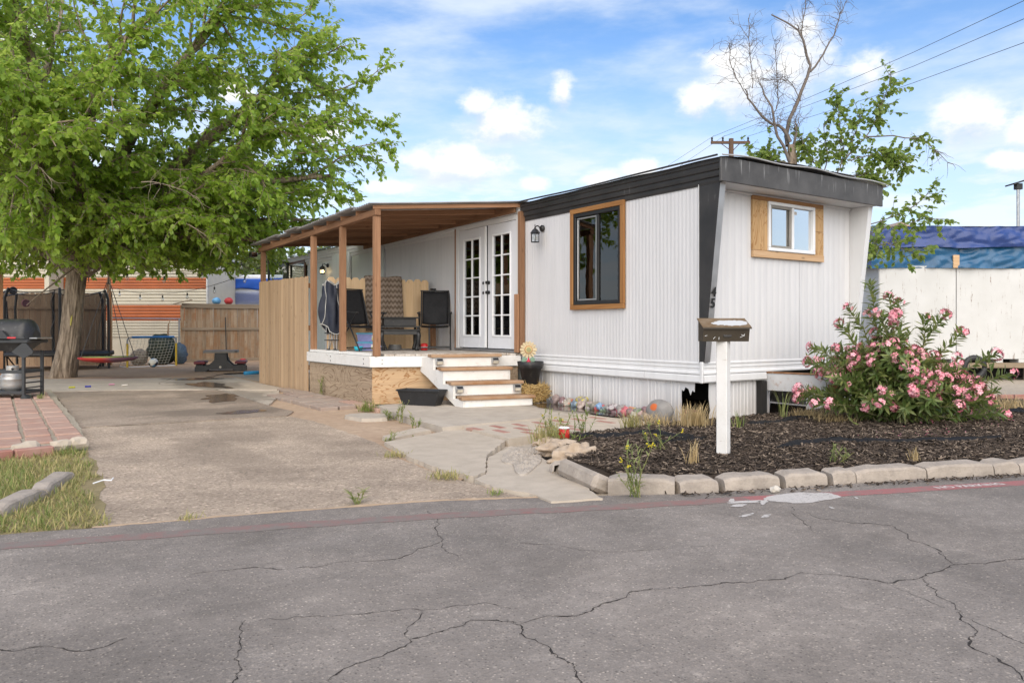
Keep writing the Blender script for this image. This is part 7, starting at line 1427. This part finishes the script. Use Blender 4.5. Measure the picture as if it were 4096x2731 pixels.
mb = MB(); mb.lathe([(.05, 0), (.052, .01), (.052, .13), (.05, .135)], (0, 0, 0), 20); add('body', mb, n.mat, CN, True); mb = MB(); mb.lathe([(.054, .13), (.054, .142), (.046, .142), (.044, .136), (0, .136)], (0, 0, 0), 20); add('lid', mb, M['white_pvc'], CN, True)
# ---- weeds
gl = {'green': m_leaf('weed_green', (.12, .19, .04), (.19, .25, .06), (.34, .33, .11), .25, .6), 'dry': m_leaf('dry_grass', (.42, .30, .15), (.50, .38, .20), (.55, .42, .25), .25, .8), 'mix': m_leaf('mixed_grass', (.20, .22, .065), (.40, .33, .14), (.52, .42, .21), .25, .7), 'pale': m_leaf('pale_weed', (.17, .23, .07), (.25, .28, .10), (.4, .38, .16), .25, .7)}
BLV = np.array([(0, .5, 0), (0, -.5, 0), (.4, .42, .0), (.4, -.42, .0), (.75, .28, -.06), (.75, -.28, -.06), (1, 0, -.18)], float); BLF = np.array([(0, 1, 3), (0, 3, 2), (2, 3, 5), (2, 5, 4), (4, 5, 6)])
def blades(P, D, L, W, mat, name):
    U = np.cross(D, np.cross(np.array([0, 0, 1.0]), D)) + 1e-3; V = BLV.copy(); D = unit(D); Y = unit(np.cross(np.array([0, 0, 1.]) + np.zeros_like(D), D) + 1e-4); Z = np.cross(D, Y); VV = P[:, None] + L[:, None, None] * (V[None, :, 0:1] * D[:, None] + V[None, :, 2:3] * np.sign(Z[:, None, 2:3]) * Z[:, None] * 1.0) + W[:, None, None] * V[None, :, 1:2] * Y[:, None]
    F_ = (np.arange(len(P))[:, None, None] * 7 + BLF[None]).reshape(-1, 3); return np_mesh(name, VV.reshape(-1, 3), F_, mat)
def weed(loc, r_, h, m, kind, label, seed, flowers=0, spread=.5, leafy=False):
    rg = np.random.default_rng(seed); t = thing('weed', loc, label, 'weed', 'weeds between the slabs and in the bed', local=True); P = np.zeros((m, 3)); P[:, :2] = rg.normal(0, r_ * .4, (m, 2)); D = np.stack([rg.normal(0, spread, m), rg.normal(0, spread, m), np.ones(m)], 1); L = h * rg.uniform(.45, 1.0, m); W = rg.uniform(.004, .009, m) * (1 + h)
    if leafy:
        ns = max(4, m // 14); stems = []; LP, LD, LL = [], [], []
        for k in range(ns):
            w = curve((rg.normal(0, r_ * .3), rg.normal(0, r_ * .3), 0), (rg.normal(0, spread), rg.normal(0, spread), 1), h * rg.uniform(.5, 1), 6, rg, .10); stems.append((w, np.linspace(.004, .0015, 7)))
            for q in range(14): tt = rg.uniform(.1, 1) * 6; kk = min(int(tt), 5); LP.append(w[kk] + (w[kk + 1] - w[kk]) * (tt - kk)); LD.append(np.array([rg.normal(0, 1), rg.normal(0, 1), rg.uniform(.2, 1)])); LL.append(rg.uniform(.03, .075))
            if k < flowers:
                mb = MB()
                for q in range(5): mb.blob(w[6] + rg.normal(0, .008, 3), (.007, .007, .006), 1, .2)
                add('flower', mb, mat_plain('yellow_flower', (.62, .50, .03), .7), t)
        o = bpy.data.objects.new('stems', tubes_mesh('stems', stems, gl[kind], 4)); link(o, t); o['kind'] = 'stuff'; LP, LD, LL = np.array(LP), unit(np.array(LD)), np.array(LL); o = bpy.data.objects.new('leaves', blades(LP, LD, LL, LL * .2, gl[kind], 'leaves')); link(o, t); o['kind'] = 'stuff'
    else:
        o = bpy.data.objects.new('blades', blades(P, unit(D), L, W, gl[kind], 'blades')); link(o, t); o['kind'] = 'stuff'
WD = [((-2.45, 4.15, .0), .16, .22, 130, 'green', 'green weed tuft at the corner of the plywood porch skirt', 0, .6, False), ((-2.6, 3.1, .0), .16, .2, 120, 'green', 'bushy weed at the edge of the stair slab, below the planter', 0, .6, True), ((-2.62, 2.72, .0), .10, .36, 70, 'pale', 'tall thin weed in front of the stair slab', 0, .25, True), ((-2.74, 2.1, .0), .10, .22, 70, 'green', 'weed at the broken slab edge nearest the path', 0, .4, True), ((-3.05, 1.68, .0), .12, .06, 70, 'green', 'low weed in the joint of the tilted slab piece', 0, .8, False), ((-3.4, 1.35, .0), .10, .1, 60, 'pale', 'sparse weed at the far tip of the path slab', 0, .5, True), ((-3.76, .55, .0), .13, .09, 90, 'mix', 'dry green tuft beside the broken path edge, upper of two', 0, .8, False), ((-3.84, -.55, .0), .16, .09, 130, 'mix', 'low green tuft beside the broken path edge, lower of two', 0, .8, False), ((-3.85, -1.25, 0), .06, .05, 40, 'green', 'tiny weed on the sand near the road edge', 0, .8, False), ((-3.13, -1.86, 0), .10, .42, 150, 'pale', 'yellow flowering weed growing in front of the curved kerb stone', 5, .4, True), ((-2.37, .15, .05), .16, .26, 150, 'mix', 'dry weeds left of the red can', 0, .3, False), ((-1.95, .5, .05), .3, .34, 220, 'pale', 'spindly tall weeds behind the red can', 3, .35, True), ((-1.75, .38, .05), .12, .34, 110, 'green', 'upright green weed right of the red can', 0, .2, True), ((-2.33, -.1, .06), .12, .2, 110, 'green', 'bright green weed in front of the red can', 0, .7, True), ((-1.05, .38, .05), .12, .26, 110, 'mix', 'weed tuft at the bed edge below the painted stones', 0, .3, False), ((-.7, .35, .06), .3, .2, 200, 'dry', 'dry yellow grass near the painted boulder', 0, .35, False), ((-.5, .0, .09), .22, .30, 260, 'dry', 'dry straw coloured grass in front of the torn corner skirting', 0, .25, False), ((-.26, -.4, .09), .06, .22, 30, 'green', 'single green sprout right of the mailbox post', 0, .3, False), ((.96, -.05, .09), .05, .42, 16, 'pale', 'tall foxtail stalks before the dark skirting hole', 0, .15, False), ((1.25, -.2, .09), .3, .16, 220, 'dry', 'dry grass under the hitch beam', 0, .4, False), ((1.1, -.62, .09), .3, .14, 200, 'dry', 'dry grass at the left foot of the oleander', 0, .5, False), ((-2.21, -1.55, .08), .06, .22, 30, 'dry', 'few dry stalks behind the square kerb stone', 0, .15, False), ((-1.25, -2.15, .08), .08, .2, 70, 'pale', 'small green weed just behind the long kerb stones', 0, .4, True), ((-.6, -2.42, .08), .05, .14, 24, 'dry', 'short dry stalks behind the right kerb stones', 0, .2, False), ((4.1, -1.16, .08), .26, .26, 220, 'dry', 'dry grass clump by the brick edging on the right', 0, .4, False), ((-2.05, -1.0, .09), .12, .34, 90, 'pale', 'yellow flowering weed in the mulch left of the mailbox', 4, .3, True), ((-2.14, 6.75, .0), .07, .4, 70, 'green', 'green weed climbing the grey plywood of the porch', 0, .08, True), ((-6.12, 8.0, .06), .07, .14, 40, 'pale', 'weed between the bricks at the foot of the grill', 0, .4, False), ((-4.75, -.96, -.01), .05, .12, 30, 'pale', 'lone weed where the driveway meets the road', 0, .5, True), ((-5.75, -.78, -.01), .08, .08, 40, 'mix', 'small weed at the road edge near the lawn', 0, .6, False)]
for i, (loc, r_, h, m_, kd, lab, fl, sp, lf) in enumerate(WD): weed(loc, r_, h, m_, kd, lab, 100 + i, fl, sp, lf)
# ---- lawn at the left
rg = np.random.default_rng(9)
def in_lawn(x, y): return (x < -6.06 - .12 * (y < .9) + .04 * np.sin(y * 9)) & (y > np.interp(x, [-8.2, -6.69, -6.28, -6.0], [-.06, -.54, -.66, -.72])) & (y < 2.42 + .25 * (x > -6.3)) & (x > -7.6)
x = rg.uniform(-7.6, -5.95, 17000); y = rg.uniform(-.75, 2.7, 17000); k = in_lawn(x, y); x, y = x[k], y[k]; m = len(x)
z = np.full(m, -.01); D = np.stack([rg.normal(0, .75, m), rg.normal(0, .75, m), np.ones(m)], 1); nz_ = np.array([mnoise.noise(Vector((a * 2.2, b * 2.2, 0))) for a, b in zip(x, y)]); L = rg.uniform(.035, .095, m) * (1 + .5 * nz_)
P = np.stack([x, y, z], 1); grn = (nz_ + rg.normal(0, .3, m)) > .22
for sel, kd, nm in ((grn, 'green', 'green'), (~grn, 'mix', 'straw')):
    o = bpy.data.objects.new('lawn_grass', blades(P[sel], unit(D[sel]), L[sel], rg.uniform(.004, .008, sel.sum()), gl[kd], 'lawn_grass')); link(o); tag(o, ('patchy green grass' if kd == 'green' else 'dry yellowing grass') + ' around the lawn kerb at lower left', 'grass', kind='stuff')
sheet_obj('lawn_soil', jag([(-9, .2), (-8.2, -.1), (-6.69, -.55), (-6.2, -.68), (-6.02, 1.0), (-5.98, 2.5), (-9, 2.5)], .2, .03, True, 6), -.005, m_ground('lawn_soil', (.27, .225, .12), (.34, .27, .155), (.20, .17, .085), 2, 12, 1.0), kind='structure')
# ---- oleander
rs = np.random.default_rng(31)
OL = thing('oleander_bush', (1.60, -1.08, .08), 'pink flowering oleander bush in the mulch bed', 'bush', local=True)
OLM = m_leaf('oleander_leaf', (.07, .12, .03), (.15, .205, .06), (.30, .33, .11), .28, .4)
OV = np.array([(0, 0, 0), (.3, .5, .02), (.65, .42, .02), (1, 0, -.06), (.65, -.42, .02), (.3, -.5, .02), (.5, 0, -.015)], float); OV[:, 1] *= .26
stems = []; P, D, U, S_ = [], [], [], []; tips = []
tips_spec = [(-.72, -.05, 1.12, 1), (-.55, .1, 1.30, 1), (-.28, .1, 1.58, 0), (-.12, .0, 1.42, 1), (.08, .15, 1.36, 1), (-1.05, -.1, .85, 1), (-1.15, -.2, .70, 1), (.38, .1, 1.18, 1), (.55, .0, 1.22, 1), (.75, .0, 1.02, 1), (-.3, -.2, 1.2, 1), (1.02, -.2, .78, 1), (1.12, -.3, .58, 1)]
for k in range(135):
    if k < len(tips_spec): a, b, h, fl = tips_spec[k]; tip = np.array([a * .95 + .0, b, h])
    else:
        th = rs.uniform(0, 2 * math.pi); ph = rs.uniform(.02, 1.45); rr = rs.uniform(.72, 1.0); tip = np.array([math.cos(th) * math.sin(ph) * 1.12 * rr, math.sin(th) * math.sin(ph) * .8 * rr, (.06 + math.cos(ph) * .95 * rr)]); tip[0] *= 1.1; tip[2] *= 1 - .30 * max(0., tip[0]); fl = rs.uniform() < .80
    wx = tip[0]; tipw = np.array([tip[0] * .8267 + tip[1] * .5626, -tip[0] * .5626 + tip[1] * .8267, tip[2]]); b0 = np.array([rs.normal(0, .10), rs.normal(0, .10), 0]); mid = b0 * .5 + tipw * .45 + np.array([0, 0, .22 * tip[2] + .05]); tt = np.linspace(0, 1, 12)[:, None]; w = (1 - tt) ** 2 * b0 + 2 * tt * (1 - tt) * mid + tt ** 2 * tipw; w[1:-1] += rs.normal(0, .01, (10, 3)); stems.append((w, np.linspace(.011, .004, 12))); tips.append((w[-1], unit(w[-1] - w[-3]), fl))
    ln = np.linalg.norm(np.diff(w, axis=0), axis=1).sum(); nw = int(max(7, ln * 24))
    for j in range(nw):
        t = (1 - (j / nw) ** 1.15 * .85) * 11; i0 = min(int(t), 10); p = w[i0] + (w[i0 + 1] - w[i0]) * (t - i0); ax = unit(w[i0 + 1] - w[i0])
        for q in range(3):
            a = 2 * math.pi * q / 3 + j * .9; o1 = unit(np.cross(ax, [.3, .2, .9])); o2 = np.cross(ax, o1); out = o1 * math.cos(a) + o2 * math.sin(a); d = unit(ax * rs.uniform(.3, .9) + out + (0, 0, rs.uniform(-.3, .15))); P.append(p); D.append(d); U.append(ax + out * -.2 + rs.normal(0, .2, 3)); S_.append(rs.uniform(.085, .15) * (1 if j > 2 else .75))
    if rs.uniform() < .75:                                        # side shoots
        for q in range(2):
            i0 = rs.integers(5, 10); d0 = unit(w[i0 + 1] - w[i0] + rs.normal(0, .5, 3)); w2 = curve(w[i0], d0, rs.uniform(.15, .35), 5, rs, .12, (0, 0, .1)); stems.append((w2, np.linspace(.005, .003, 6))); tips.append((w2[-1], unit(w2[-1] - w2[-2]), rs.uniform() < .5))
            for j in range(9):
                t = rs.uniform(.1, 1) * 5; i1 = min(int(t), 4); p = w2[i1] + (w2[i1 + 1] - w2[i1]) * (t - i1); P.append(p); D.append(unit(d0 * .5 + rs.normal(0, .7, 3))); U.append(rs.normal(0, .4, 3) + (0, 0, 1)); S_.append(rs.uniform(.08, .13))
P, D, U, S_ = map(np.array, (P, D, U, S_)); up = P[:, 2] > .03; V, F_ = leaves_arrays(P[up], D[up], U[up], S_[up], OV, LF); o = bpy.data.objects.new('leaves', np_mesh('leaves', V, F_, OLM, True)); link(o, OL); o['kind'] = 'stuff'
o = bpy.data.objects.new('stems', tubes_mesh('stems', stems, mat_plain('oleander_stem', (.20, .19, .10), .8), 5)); link(o, OL); o['kind'] = 'stuff'
n = N('pink_petal'); r_ = n.island(); n.out(n.mix(r_, (.68, .20, .27, 1), (.82, .46, .50, 1)), .6, spec=.2); petm = n.mat; budm = mat_plain('red_bud', (.35, .05, .07), .6)
cl_meshes = []
for v_ in range(5):
    V = []; F_ = []; mi = []; rg = np.random.default_rng(50 + v_); nf = [11, 14, 9, 12, 7][v_]
    for f in range(nf):
        dd = unit(rg.normal(0, 1, 3) + (0, 0, .9)); c = dd * rg.uniform(.035, .062) * np.array([1, 1, .8]); a1 = unit(np.cross(dd, [.2, .5, .8])); a2 = np.cross(dd, a1); rad = rg.uniform(.019, .028); ph = rg.uniform(0, 6)
        for q in range(5):
            t0 = ph + q * 2 * math.pi / 5; e = a1 * math.cos(t0) + a2 * math.sin(t0); s_ = -a1 * math.sin(t0) + a2 * math.cos(t0); o = len(V); V += [c, c + e * rad * .55 + s_ * rad * .38 + dd * rad * .25, c + e * rad + s_ * rad * .30 + dd * rad * .2, c + e * rad * 1.05 - s_ * rad * .22 + dd * rad * .2, c + e * rad * .55 - s_ * rad * .38 + dd * rad * .25]; F_.append((o, o + 1, o + 2, o + 3, o + 4)); mi.append(0)
    for f in range(8):
        dd = unit(rg.normal(0, 1, 3) + (0, 0, 1.1)); c = dd * .045; s_ = unit(np.cross(dd, [.1, .9, .3])) * .004; s2 = np.cross(dd, s_); o = len(V); V += [c + s_, c - s_ * .5 + s2 * .87, c - s_ * .5 - s2 * .87, c + dd * .022]; F_ += [(o, o + 1, o + 3), (o + 1, o + 2, o + 3), (o + 2, o, o + 3)]; mi += [1, 1, 1]
    mb = MB(); mb.v = [tuple(map(float, q)) for q in V]; mb.f = F_; mb.m = mi; me = mb.mesh('flower_cluster'); me.materials.append(petm); me.materials.append(budm); cl_meshes.append(me)
nfl = 0
for p, d, fl in tips:
    if fl and p[2] > .03: nfl += 1; inst('flower_cluster', cl_meshes[nfl % 5], OL, Vector([float(q) for q in p]), Vector([float(q) for q in d]).to_track_quat('Z', 'Y').to_euler(), (1, 1, 1) if nfl % 3 else (1.25, 1.25, 1.2), kind='stuff')
# fallen petals
V = []; F_ = []; rg = np.random.default_rng(3)
for k in range(90):
    x, y = 1.2 + rg.normal(0, .6), -1.75 + rg.normal(0, .16); z = bedz(x, y) + .012; a = rg.uniform(0, 6); c_, s_ = math.cos(a) * .014, math.sin(a) * .014; o = len(V); V += [(x + c_, y + s_, z), (x - s_ * .7, y + c_ * .7, z + .004), (x - c_, y - s_, z), (x + s_ * .7, y - c_ * .7, z + .006)]; F_.append((o, o + 1, o + 2, o + 3))
o = bpy.data.objects.new('fallen_petals', np_mesh('fallen_petals', V, F_, petm)); link(o); tag(o, 'fallen pink petals on the mulch under the oleander', 'petals', kind='stuff')
# small litter
mb = MB(); mb.tube([(-6.12, .62, .02), (-6.05, .66, .03), (-6.0, .64, .025), (-5.98, .70, .03)], .006, 5); tag(add('white_string', mb, M['white_pvc'], None), 'scrap of white string at the edge of the lawn and drive', 'litter')
mb = MB(); mb.blob((-2.2, -2.30, .02), (.045, .028, .025), 2, .5, 3, 2); tag(add('paper_scrap', mb, mat_plain('paper', (.62, .57, .5), .9), None), 'crumpled pale paper scrap against the kerb above the white paint spill', 'litter')
bpy.context.view_layer.update()
